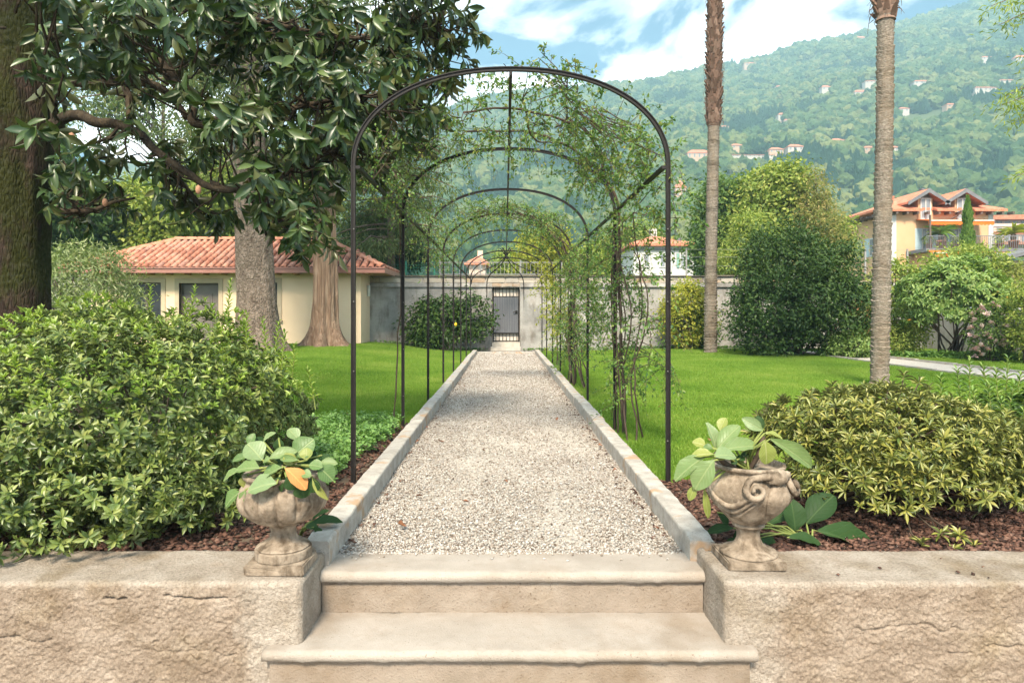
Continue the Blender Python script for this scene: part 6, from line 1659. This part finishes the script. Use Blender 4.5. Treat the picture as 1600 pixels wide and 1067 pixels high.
# ------------------------------------------------------------------ climbing roses on the pergola
def rose(name, label, base, canes, sprayblobs, L=.034, per=26, group=None, mat=None):
    t = thing(name, label, 'climber', base, group)
    w = B(); P_ = []
    for pts_, r0, r1 in canes:
        s = smooth_prof(pts_, 6); s = s + fbm(s * 4 + len(P_), 2)[:, None] * .03; w.tube(s, np.linspace(r0, r1, len(s)), 6, False); P_.append(s)
    part('canes', w, m_twig, t, True)
    allp = np.concatenate(P_)
    tw = B(); Os = []; Ds = []
    for c, r, n in sprayblobs:
        for k in range(n):
            q = np.array(c) + rand_unit(1)[0] * rng.uniform(.2, 1) ** .5 * np.array(r)
            d = np.array((rng.normal(0, .8), rng.normal(0, .8), rng.normal(-.1, .7))); d /= np.linalg.norm(d); ln = rng.uniform(.18, .48)
            s = np.linspace(0, 1, 6)[:, None]; pts_ = q + d * ln * s + np.array((0, 0, -.14)) * s ** 2 + np.cumsum(rng.normal(0, .012, (6, 3)), 0)
            tw.tube(pts_, np.linspace(.003, .0012, 6), 3, False)
            if rng.uniform() < .35:
                j = np.argmin(((allp - q) ** 2).sum(1)); v_ = allp[j] - q; v_ = v_ * min(1, .35 / max(np.linalg.norm(v_), .01)); tw.tube([q + v_, q + v_ / 2 + rng.normal(0, .03, 3), q], [.005, .004, .003], 3, False)
            m = per; tt = rng.uniform(0, 5, m); i0 = np.clip(tt.astype(int), 0, 4); f = (tt - i0)[:, None]
            o_ = pts_[i0] * (1 - f) + pts_[i0 + 1] * f; Os.append(o_ + rng.normal(0, .012, (m, 3))); Ds.append(rng.normal(0, .8, (m, 3)) + d * .4 + (0, 0, -.25))
    part('twigs', tw, m_twig, t, False, 'stuff')
    O = np.concatenate(Os); n = len(O)
    part('foliage', leaves(T_SMALL, O, np.concatenate(Ds), rng.normal(0, .5, (n, 3)) + (0, 0, .8), L * rng.uniform(.6, 1.25, n), L * .5), mat or m_rose, t, False, 'stuff')
    return t
AXr = AX + AW - .03
r1b = (1.2, 6.75, 0)
canes = []
for k in range(9):
    x = 1.12 + rng.uniform(-.12, .2); y = 6.75 + rng.uniform(-.35, .45)
    canes.append(([(x, y, 0), (x - .02 + rng.normal(0, .06), y + rng.normal(0, .1), .6), (x + rng.normal(0, .1) - .05, y + rng.normal(0, .2), 1.3), (1.12 + rng.normal(0, .08), y + rng.normal(0, .35), 2.1)], .009, .005))
canes += [([(1.2, 6.9, 0), (1.16, 6.8, 1.0), (1.12, 6.8, 2.2), (.98, 6.75, 2.55), (.70, 6.6, 2.78), (.25, 6.4, 2.92), (-.35, 6.1, 2.84)], .02, .009),
          ([(.98, 6.75, 2.55), (.85, 6.2, 2.72), (.55, 5.9, 2.86), (.05, 5.7, 2.93), (-.35, 5.6, 2.86)], .014, .008),
          ([(.12, 5.5, 2.93), (.2, 5.7, 2.8), (.3, 6.0, 2.75), (.42, 6.2, 2.76)], .01, .006), ([(.45, 6.2, 2.9), (.5, 5.8, 2.85), (.48, 5.3, 2.94)], .009, .005)]
rose('climbing_rose', 'climbing rose with many canes leaning on the second arch', r1b, canes,
     [((1.15, 6.7, 1.95), (.22, .9, .45), 58), ((1.18, 6.9, 1.3), (.2, .8, .5), 56), ((1.2, 6.9, .65), (.16, .6, .4), 26), ((.85, 6.1, 2.6), (.30, .9, .22), 66), ((.45, 5.9, 2.85), (.4, .9, .16), 74), ((-.2, 5.9, 2.85), (.35, .7, .14), 42), ((.2, 5.2, 3.04), (.4, .35, .13), 30), ((.95, 5.6, 2.5), (.2, .7, .25), 46), ((1.17, 5.2, 2.2), (.1, .35, .5), 34), ((1.14, 5.0, 1.3), (.1, .2, .35), 9), ((1.42, 6.4, .74), (.18, .25, .12), 12)], .040, 24, 'climbing roses on the pergola')
r2b = (1.3, 11.6, 0)
canes = [([(1.1 + rng.uniform(-.1, .25), 11.5 + rng.uniform(-.7, .7), 0), (1.1 + rng.normal(0, .08), 11.5 + rng.normal(0, .4), .9), (1.12 + rng.normal(0, .08), 11.4 + rng.normal(0, .5), 2.0), (.8 + rng.normal(0, .1), 11.3, 2.55), (.2 + rng.normal(0, .2), 11.2, 2.9)], .012, .005) for k in range(10)]
rose('climbing_rose', 'dense climbing rose over the fourth arch of the pergola', r2b, canes,
     [((1.12, 11.0, 1.9), (.25, 1.6, .5), 74), ((1.2, 10.5, 1.2), (.22, 1.6, .6), 72), ((1.15, 12.5, .9), (.22, 1.3, .6), 80), ((.65, 11.2, 2.65), (.45, 1.2, .2), 80), ((-.05, 11.3, 2.93), (.6, .9, .12), 80), ((-.6, 11.3, 2.75), (.35, .8, .2), 36), ((1.1, 8.9, 1.9), (.2, .9, .5), 40), ((1.15, 9.2, 1.2), (.16, .7, .5), 26)], .045, 24, 'climbing roses on the pergola')
canes = [([(1.2, 15.6, 0), (1.15, 15.5, 1.2), (1.1, 15.3, 2.2), (.6, 15.2, 2.75)], .012, .005), ([(1.2, 15.9, 0), (1.25, 15.9, 1.2), (1.15, 16, 2.2)], .012, .005)]
rose('climbing_rose', 'yellowing climbing rose by the far arches', (1.2, 15.7, 0), canes,
     [((1.15, 15.5, 1.5), (.28, 1.3, .7), 70), ((1.05, 16.5, 2.2), (.25, 1.2, .3), 30), ((1.2, 14.2, .9), (.25, .8, .5), 30)], .055, 24, 'climbing roses on the pergola', m_yell)
canes = [([(-1.13, 7.1, 0), (-1.1, 7.05, 1.2), (-1.08, 7, 2.2), (-.95, 6.6, 2.55), (-.7, 6.2, 2.75)], .009, .004), ([(-1.08, 7, 2.2), (-1.0, 6.2, 2.45), (-.95, 5.4, 2.5), (-.85, 5.0, 2.6)], .007, .004)]
rose('climbing_rose', 'light climbing rose trailing over the second arch near the magnolia', (-1.13, 7.1, 0), canes,
     [((-.95, 5.9, 2.48), (.2, .9, .2), 34), ((-.75, 6.3, 2.68), (.3, .8, .16), 24), ((-1.05, 5.6, 2.2), (.1, .6, .15), 6), ((-.95, 8.8, 2.4), (.2, .7, .22), 26), ((-1.0, 10.5, 2.2), (.2, 1.2, .3), 36)], .036, 22, 'climbing roses on the pergola')

# ------------------------------------------------------------------ shrubs along the far wall
def shrub(name, label, px, py, Y, rx, rz, ry, zb, nclump, per, cr, L, W, mat, T=T_SMALL, rb=None, shell_=.75, up=.5, cat='shrub', extra=None, bnz=None, group=None):
    c = np.array((PX(px, Y), Y, 0)); zt = rz
    t = thing(name, label, cat, (c[0], Y, float(lawn_z(c[0], Y)) if Y < 22.3 else zb), group)
    blobs = [((c[0], Y, (zb + zt) / 2), (rx, ry, (zt - zb) / 2))] + (extra or [])
    C, VF = leafy(blobs, nclump, per, cr, L, W, T, up, .3, shell_)
    part('foliage', VF, mat, t, False, 'stuff')
    w = B(); b0 = (c[0], Y, wl(t)[2] - .03)
    for q in C[rng.choice(len(C), 16)]:
        limbs(w, np.array(b0) + rng.normal(0, .12, 3) * (1, .6, 0), [q], .03 + .01 * zt, .1, 5, .01)
    part('stems', w, m_bgen, t, True)
    return t
shrub('camellia_bush', 'huge dense dark green bush standing between the two palms', 1240, 0, 18.6, 1.55, 3.35, 1.4, .12, 520, 52, .17, .12, .055, m_camel, T_SMALL, extra=[((PX(1225, 18.6), 18.5, 2.6), (1.0, .9, 1.15)), ((PX(1195, 18.6), 18.3, 1.2), (1.0, 1, 1.1)), ((PX(1290, 18.6), 18.3, 1.3), (1.0, 1, 1.1)), ((PX(1305, 18.6), 18.8, 2.4), (.75, .9, .8))])
# rhododendron with whorls
rh = thing('rhododendron_bush', 'wide light green bush of whorled leaves with a few orange ones', 'bush', (PX(1490, 17.6), 17.6, .03))
S1, A1 = shell((PX(1490, 17.6), 17.6, 1.55), (1.25, 1.1, 1.05), 900, -.55, .18, 2.4, 45); S1 = S1 - A1 * rng.uniform(0, .35, (len(S1), 1)) ** 1.5
O, D, N, L = rosettes(S1, unit(A1 + (0, 0, .5)), 9, np.full(len(S1), .15), 66, .12); part('foliage', leaves(T_MED, O, D, N, L, L * .34), m_rhod, rh, False, 'stuff')
m_orl = leafm('orange_leaf', [(.55, .25, .04), (.6, .32, .05)], 1.0, .5, .25)
ii = rng.choice(len(S1), 60); ii = ii[A1[ii, 1] < 0][:16]
O, D, N, L = rosettes(S1[ii] + A1[ii] * .06, A1[ii], 1, np.full(len(ii), .14), 90, .6)
for k in range(len(O)): part('orange_leaf', leaves(T_MED, O[k:k+1], D[k:k+1], N[k:k+1], L[k:k+1], L[k:k+1] * .4), m_orl, rh)
w = B()
for k in range(16): limbs(w, np.array((PX(1490, 17.6) + rng.normal(0, .2), 17.6 + rng.normal(0, .2), 0)), [S1[rng.integers(len(S1))]], .05, .1, 6, .012)
part('stems', w, m_bgen, rh, True)
shrub('mixed_shrub', 'tall loose yellow-green shrub between the ringed palm and the rhododendron', 1402, 0, 19.2, .75, 2.75, .7, .3, 170, 34, .16, .12, .06, m_light, T_SMALL)
shrub('red_tinged_shrub', 'shrub with reddish new growth behind the ringed palm trunk', 1352, 0, 19.6, .55, 1.9, .6, .3, 110, 30, .15, .11, .05, leafm('red_tinged', [(.06, .1, .03), (.1, .13, .03), (.22, .10, .05), (.28, .15, .06)], 1.45, .5, .25), T_SMALL)
shrub('low_shrub', 'low light green shrub at the foot of the big dark bush', 1328, 0, 17.8, .52, .72, .45, .06, 100, 34, .09, .08, .04, m_rhod, T_SMALL)
shrub('low_shrub', 'low bushy shrub just beside the ringed palm foot', 1405, 0, 18.2, .55, .95, .45, .06, 110, 34, .1, .08, .04, m_light, T_SMALL)
shrub('low_shrub', 'small round shrub at the edge of the frame below the hedge', 1618, 0, 15.5, .45, 2.0, .7, .3, 120, 34, .13, .09, .045, m_light, T_SMALL)
shrub('conifer_hedge', 'clipped olive green hedge behind the rhododendron', 1590, 0, 23.6, 1.6, 2.9, .9, 1.2, 200, 40, .16, .13, .05, leafm('hedge_leaf', [(.10, .12, .02), (.15, .16, .025), (.07, .09, .02)], 1.45, .6, .2), T_FLAT, shell_=.8, cat='hedge')
shrub('hill_shrub', 'broad pale shrub between the cypress spire and the rhododendron', 1510, 0, 24, 1.4, 3.6, .9, 1.9, 170, 36, .18, .14, .06, m_light, T_FLAT)
shrub('wall_climber', 'yellow-green shrub trained on the wall beside the shaggy palm', 1072, 0, 21.4, .75, 2.2, .5, .15, 150, 30, .15, .11, .06, m_yell, T_SMALL)
shrub('wall_climber', 'sparse dark green shrub low on the wall by the shaggy palm', 1098, 0, 21.5, .45, 1.4, .4, .1, 70, 30, .14, .1, .05, m_midg, T_SMALL)
lm = shrub('lemon_bush', 'dark green citrus bush on the wall with one yellow lemon', 692, 0, 21.6, .95, 1.7, .5, .12, 150, 30, .16, .14, .07, m_camel, T_SMALL, extra=[((PX(662, 21.6), 21.7, .9), (.6, .4, .7)), ((PX(740, 21.6), 21.6, 1.1), (.55, .4, .8))])
b = B(); b.lathe([(0, -.06), (.02, -.05), (.045, -.01), (.045, .02), (.02, .05), (0, .062)], P(712, 507, 21.0), 12); part('lemon', b, solid('lemon_skin', [(.75, .45, .02), (.8, .52, .04)], 8, .5), lm, True)
shrub('oleander_bush', 'pale narrow-leaved oleander beside the mossy trunk', 130, 0, 16, 1.2, 2.85, .9, .4, 330, 34, .17, .15, .03, m_olea, T_FLAT, up=.2)
# pink flowering bush
pk = shrub('flowering_bush', 'small bush covered with pale pink flowers', 1548, 0, 16.4, .46, 1.42, .42, .05, 120, 40, .1, .07, .03, m_midg, T_SMALL)
T_PET = tmpl([.2, .9, 1.0, 0.5], .15, -.1)
fl_c, fl_n = shell((PX(1548, 16.4), 16.4, .72), (.46, .42, .70), 150, -.8, .15, 3, 55)
fsel = [i for i in range(len(fl_c)) if fl_n[i, 1] < .2][:44]
pet = None
O, D, N, L = rosettes(np.zeros((1, 3)), np.array([[0, -.4, .9]]), 11, np.array([.075]), 62, 0)
Vp, Fp = leaves(T_PET, O, D, N, L, L * .8); me_fl = mesh_np('flower', Vp, Fp, True); me_fl.materials.append(m_pink)
for i in fsel:
    o = link('flower', me_fl, None, pk); o.location = Vector(fl_c[i] + fl_n[i] * .03 - wl(pk)); o.rotation_euler = (0, rng.normal(0, .4), rng.uniform(0, 6)); s = rng.uniform(.8, 1.3); o.scale = (s, s, s)
# bed planting along the wall's foot
n = 900; Xb = rng.uniform(8.3, 13.2, n); Yb = 18.1 - .55 * np.clip(Xb - 10, 0, 4) + rng.normal(0, .18, n)
cb_ = np.stack([Xb, Yb, rng.uniform(.05, .2, n)], 1); O, D, N, L = rosettes(cb_, np.tile(np.array((0, 0, 1.0)), (n, 1)) + rng.normal(0, .3, (n, 3)), 6, np.full(n, .10), 62, .1)
part('border_plants', leaves(T_MED, O, D, N, L, L * .5), m_gcov, None, False, 'stuff')['label'] = 'low leafy border along the foot of the wall'
n = 500; Xb = rng.uniform(-4.2, 8.0, n); Xb = Xb[(Xb < -.6) | (Xb > .65)]; n = len(Xb); cb_ = np.stack([Xb, WY - .12 + rng.normal(0, .06, n), lawn_z(Xb, Xb * 0 + 22) + .03], 1)
O, D, N, L = rosettes(cb_, np.tile(np.array((0, 0, 1.0)), (n, 1)) + rng.normal(0, .3, (n, 3)), 5, np.full(n, .09), 50, .1)
part('wall_weeds', leaves(T_SMALL, O, D, N, L, L * .3), m_gcov, None, False, 'stuff')['label'] = 'weeds growing along the foot of the grey wall'
# slender cypress spire beside the villa
cy = thing('slender_cypress', 'slender bright green cypress spire in front of the villa', 'tree', (PX(1512, 30), 30, float(hill_z(PX(1512, 30), 30))))
zz0, zz1 = 2.2, PZ(309, 30); m = 5200; zc = zz0 + (zz1 - zz0) * rng.uniform(0, 1, m); kk = (zc - zz0) / (zz1 - zz0); rr = .23 * np.sin(PI * np.clip(kk * .9 + .12, 0, 1)) ** .6 * rng.uniform(.5, 1.1, m) * (1 + .2 * np.sin(zc * 6)); a_ = rng.uniform(0, 6.28, m)
O = np.stack([PX(1512, 30) + rr * np.cos(a_), 30 + rr * np.sin(a_), zc], 1); D = np.stack([np.cos(a_) * .3, np.sin(a_) * .3, np.ones(m)], 1) + rng.normal(0, .2, (m, 3)); N = np.stack([np.cos(a_), np.sin(a_), np.full(m, .2)], 1) + rng.normal(0, .3, (m, 3))
part('crown', leaves(T_FLAT, O, D, N, np.full(m, .16), np.full(m, .04)), m_cyp, cy, False, 'stuff')
part('trunk', B().tube([(PX(1512, 30), 30, 1.5), (PX(1512, 30), 30, zz1 - .5)], [.06, .02], 7), m_bgen, cy)

# potted plants on the villa's balcony
for px, lab, big in ((1445, 'potted cycad with long arching fronds at the balcony corner', 1), (1555, 'potted cycad at the far end of the balcony railing', 1), (1474, 'small yellow-green plant in a clay pot between the balcony doors', 0), (1428, 'bushy green plant in a clay pot beside the awning post', 0), (1464, 'small dark plant in a clay pot next to the cycad', 0), (1535, 'low round plant in a clay pot on the balcony', 0)):
    x, y = vx(px), VY - 1.7
    t = thing('potted_plant', lab, 'plant', (x, y, zb), 'potted plants on the villa balcony')
    r = .30 if big else .2
    b = B(); b.lathe([(r * .7, 0.001), (r, r * 1.6), (r * 1.1, r * 1.6), (r * 1.1, r * 1.9), (r * .9, r * 1.9), (r * .88, r * 1.7)], (x, y, zb), 14); part('pot', b, m_clay, t, True)
    if big:
        b = B(); b.lathe([(.14, r * 1.7), (.17, .75), (.14, .98), (.0, 1.02)], (x, y, zb), 10); part('stem', b, m_bgen, t, True)
        n = 26; a_ = np.arange(n) * 2.4; el = rng.uniform(.05, 1.1, n); D = np.stack([np.cos(a_) * np.cos(el), np.sin(a_) * np.cos(el), np.sin(el)], 1)
        part('fronds', leaves(tmpl([.3, .9, 1, .9, .6, .1], .15, -.5), np.tile(np.array((x, y, zb + .98)), (n, 1)), D, np.tile(np.array((0, 0, 1.0)), (n, 1)), np.full(n, 1.1), np.full(n, .16)), m_rhod if px < 1500 else m_yell, t, True, 'stuff')
    else:
        C, VF = leafy([((x, y, zb + .6), (.3, .3, .32))], 24, 14, .08, .12, .05, T_FLAT); part('foliage', VF, m_light, t, False, 'stuff')

# ------------------------------------------------------------------ trees beyond the wall
def bl(*rows): return [(P(px, py, Y), (rx * Y / FX, ry, rz * Y / FX)) for px, py, Y, rx, rz, ry in rows]
def gz(x, Y): return float(hill_z(x, Y)) if Y > 22.7 else float(lawn_z(x, Y))
def tr(name, label, pxb, Y, top_py, rows, nc, per, cr, L, W, lm_, r0, **kw):
    x = PX(pxb, Y); z = gz(x, Y)
    return ntree(name, label, kw.pop('cat', 'tree'), (x, Y, z), PZ(top_py, Y) - z - .3, bl(*rows), nc, per, cr, L, W, lm_, m_bgen, r0, group=kw.pop('group', None), **kw)
tr('broadleaf_tree', 'round mid-green tree right behind the shaggy palm', 1118, 34, 272, [(1122, 340, 34, 34, 66, 1.5), (1110, 390, 34, 30, 45, 1.5)], 330, 30, .3, .22, .12, m_midg, .18)
tr('broadleaf_tree', 'tall yellow-green tree with the highest crown above the big dark bush', 1200, 33, 258, [(1195, 310, 33, 50, 52, 1.8), (1225, 290, 33, 35, 35, 1.5), (1180, 370, 33, 50, 60, 1.8)], 380, 30, .32, .24, .13, m_light, .22)
tr('larch_tree', 'feathery yellowing larch between the palms', 1275, 32, 262, [(1270, 300, 32, 22, 38, 1), (1270, 350, 32, 40, 40, 1.4), (1280, 400, 32, 48, 45, 1.5)], 330, 40, .26, .22, .045, leafm('larch_needle', [(.09, .12, .04), (.14, .16, .05), (.2, .19, .07), (.26, .2, .09)], 1.45, .7, .3, .15), .16)
tr('larch_tree', 'pale grey-green feathery conifer in front of the yellow-green tree', 1170, 29, 330, [(1170, 390, 29, 32, 60, 1.2), (1155, 420, 29, 35, 35, 1.2)], 240, 40, .24, .2, .06, m_light, .14)
tr('broadleaf_tree', 'small dark tree beside the villa roof', 1310, 36, 330, [(1305, 375, 36, 30, 42, 1.2)], 150, 30, .26, .2, .1, m_light, .14)
tr('autumn_tree', 'bright yellow tree framed by the far pergola arches', 840, 36, 352, [(840, 395, 36, 34, 38, 1.4), (862, 380, 36, 22, 25, 1), (880, 410, 36, 25, 25, 1)], 260, 26, .26, .2, .11, m_yell, .15)
tr('broadleaf_tree', 'light green tree behind the railing beside the yellow one', 790, 44, 385, [(792, 412, 44, 20, 22, 1)], 90, 26, .26, .2, .11, m_light, .12)
tr('broadleaf_tree', 'rounded green tree behind the white house', 1015, 70, 345, [(1000, 380, 70, 40, 32, 2.5), (960, 390, 70, 34, 25, 2.5)], 220, 26, .5, .4, .2, m_light, .3)
tr('broadleaf_tree', 'leafy tree between the rose canes and the far wall', 925, 30, 380, [(920, 420, 30, 40, 34, 1.2)], 200, 28, .24, .18, .09, m_light, .14)
# behind the tiled building and the magnolia
tr('conifer_tree', 'dark green conifer behind the end of the tiled roof', 600, 27, 310, [(598, 370, 27, 42, 58, 1.4), (560, 380, 27, 32, 40, 1.2), (640, 385, 27, 28, 36, 1.0)], 330, 44, .24, .2, .05, m_conif, .16)
dd = thing('deodar_tree', 'drooping grey-green deodar hanging behind the first arches', 'tree', (PX(612, 24.5), 24.5, gz(PX(612, 24.5), 24.5)))
part('trunk', B().tube([P(612, 440, 24.5), P(610, 300, 24.5), P(606, 120, 24.5), P(600, -120, 24.5)], [.14, .12, .09, .03], 10), m_bced, dd, True)
sprays(dd, [P(612, 380, 24.5), P(610, 300, 24.5), P(606, 120, 24.5), P(600, -120, 24.5)], 95, 3, 3.6, 11.0, m_ced, .20, .045, 110, .12, .28, (1.6, 3.4))
for lab, px, Y, top, rows, nc, mt in (
    ('light green tree directly above the ridge of the tiled roof', 300, 30, 250, [(300, 330, 30, 75, 70, 2), (350, 300, 30, 50, 60, 2)], 330, m_light),
    ('spreading green tree above the hip of the tiled roof', 200, 31, 270, [(200, 340, 31, 75, 65, 2), (250, 370, 31, 60, 45, 2)], 300, m_light),
    ('tree with yellowing leaves behind the oleander', 110, 29, 260, [(110, 340, 29, 70, 80, 2)], 260, m_midg),
    ('green tree filling the gap between the cedar and the cypress trunk', 450, 32, 240, [(450, 320, 32, 70, 80, 2), (490, 280, 32, 50, 70, 2)], 330, m_light),
    ('tall tree behind the mossy trunk', 30, 27, 150, [(30, 280, 27, 90, 120, 2.2)], 300, m_midg),
    ('high hazy crown seen through the magnolia leaves', 250, 40, 60, [(250, 160, 40, 110, 90, 3), (160, 120, 40, 90, 90, 3)], 300, m_ced)):
    tr('woodland_tree', lab, px, Y, top, rows, nc, 30, .34, .26, .14, mt, .2, group='trees behind the tiled building')
# cedar bough reaching in from outside the frame
cb2 = thing('cedar_tree', 'light green cedar boughs reaching in high beside the villa', 'tree', (9.6, 9.6, .05))
part('trunk', B().tube([(9.6, 9.6, -.05), (9.55, 9.6, 3), (9.6, 9.6, 7), (9.6, 9.6, 10)], [.34, .3, .2, .05], 12), m_bced, cb2, True)
w = B(); Os, Ds = [], []
for tip, rise in (((1548, 10), .3), ((1560, 40), .25), ((1572, 150), .3), ((1585, 190), .2), ((1565, 165), .2), ((1590, 275), .2), ((1585, -60), .3), ((1600, 90), .2), ((1575, -10), .2), ((1596, 175), .15)):
    e_ = P(tip[0], tip[1], 9.2 + rng.normal(0, .3)); b0 = np.array((9.55, 9.6, e_[2] + .5)); s = np.linspace(0, 1, 10)[:, None]
    pts_ = b0 + (e_ - b0) * s + np.array((0, 0, rise)) * np.sin(s * PI) ; w.tube(pts_, np.linspace(.035, .004, 10), 5, False)
    m = 620; tt = rng.uniform(1.0, 9, m); i0 = np.clip(tt.astype(int), 0, 8); f = (tt - i0)[:, None]; o_ = pts_[i0] * (1 - f) + pts_[i0 + 1] * f
    sd = rng.normal(0, .11, (m, 3)); sd[:, 2] = -np.abs(sd[:, 2]) * .8 + .02; Os.append(o_ + sd); Ds.append(unit(sd) * .6 + rng.normal(0, .5, (m, 3)) + (0, 0, -.2))
part('boughs', w, m_bced, cb2, True)
O = np.concatenate(Os); n = len(O); part('crown', leaves(T_FLAT, O, np.concatenate(Ds), rng.normal(0, .6, (n, 3)) + (0, 0, 1), .10 * rng.uniform(.6, 1.2, n), .018), leafm('bright_needle', [(.10, .15, .03), (.15, .2, .04), (.2, .24, .05)], 1.45, .6, .3), cb2, False, 'stuff')
# purple-leaved tree on the hillside
c = hill_hit(1190, 235); k = c[1] / FX
ntree('purple_tree', 'round purple-leaved tree among the hillside houses', 'tree', tuple(c), 13 * k, [(c + np.array((0, 0, 9 * k)), (9 * k, 9 * k, 8 * k))], 60, 14, 1.6 * k, 3 * k, 2 * k, m_purp, m_bgen, .2)

# ------------------------------------------------------------------ fallen leaves
m_dead = pieces('dead_leaf', [(.10, .035, .02), (.17, .06, .03), (.24, .10, .045), (.13, .055, .035)], .8, nz=.4, nscale=30)
dl = [mesh_np('fallen_leaf', *((lambda V, F: (V - (0, .5, 0), F))(*tmpl([0, .5, .62, .45, .1], f_, c_, .05))), True) for f_, c_ in ((.35, .25), (-.2, .2), (.3, -.25))]
for me in dl: me.materials.append(m_dead)
FL = [(627, 824, 'largest curled brown leaf lying on gravel by the kerb near the steps', 1.6), (690, 690, 'long dry leaf on the gravel inside the second arch', 1.3), (652, 690, 'dry leaf touching the kerb beside the second arch', 1),
      (700, 610, 'dry leaf on the gravel between the third and fourth arches', 1), (745, 646, 'small dark leaf mid-path before the third arch', .8), (666, 668, 'brown leaf near the kerb just past the second arch', .9),
      (930, 690, 'upper of two overlapping red-brown leaves against the kerb under the roses', 1.2), (938, 696, 'lower of two overlapping red-brown leaves against the kerb under the roses', 1.1), (790, 752, 'small leaf alone in the middle of the path before the first arch', .8),
      (728, 786, 'leaf on the gravel between the urns and the first arch', .9), (1025, 824, 'leaf in the corner of the gravel by the scrolled urn', .9), (655, 775, 'leaf close to the kerb beside the first arch foot', .9),
      (725, 604, 'tiny dry leaf near the kerb at the fourth arch', .8), (870, 655, 'dry leaf on gravel near the rose canes', .9), (960, 735, 'dry leaf by the kerb opposite the first arch foot', .9), (755, 705, 'flat tan leaf on open gravel past the first arch', .9)]
for i, (px, py, lab, sz) in enumerate(FL):
    Y = (H - .012) * FX / (py - 489); x = PX(px, Y)
    o = link('fallen_leaf', dl[i % 3]); o.location = (x, Y, .02); s = .05 * sz
    o.scale = (s, s, s); o.rotation_euler = (rng.normal(0, .25), rng.normal(0, .25), rng.uniform(0, 6.28))
    tag(o, lab, 'leaf', 'fallen leaves on the gravel')
for i, (px, py, z, lab) in enumerate([(1310, 897, .075, 'round dark chip alone on the wall top right of the urn'), (1497, 893, .075, 'bark chip at the wall edge below the sprig'), (1520, 896, .075, 'flat bark chip between two others near the wall edge'),
        (1545, 902, .075, 'red chip lowest on the wall top near the frame edge'), (1470, 872, .075, 'chip just below the low sprig'), (1535, 885, .08, 'chip beside the bark mulch edge'), (1375, 887, .075, 'tiny pale chip midway along the wall top')]):
    Y = (H - z) * FX / (py - 489); o = link('bark_chip', mesh_np('bark_chip', *stones(np.zeros((1, 3)), np.array([.011]), .5)), m_bark); o.location = (PX(px, Y), Y, z)
    tag(o, lab, 'chip', 'stray chips on the wall top')
for i, (px, py, lab) in enumerate([(541, 652, 'orange-brown leaf at the lawn edge above the ground cover'), (1110, 690, 'dry leaf on the lawn just beyond the scrolled urn'), (1200, 640, 'dry leaf on the lawn near the narrow-leaved bush')]):
    Y = (H - .03) * FX / (py - 489); o = link('fallen_leaf', dl[i % 3]); o.location = (PX(px, Y), Y, .05); s = .07; o.scale = (s, s, s); o.rotation_euler = (.2, .2, i)
    tag(o, lab, 'leaf', 'fallen leaves on the lawn')
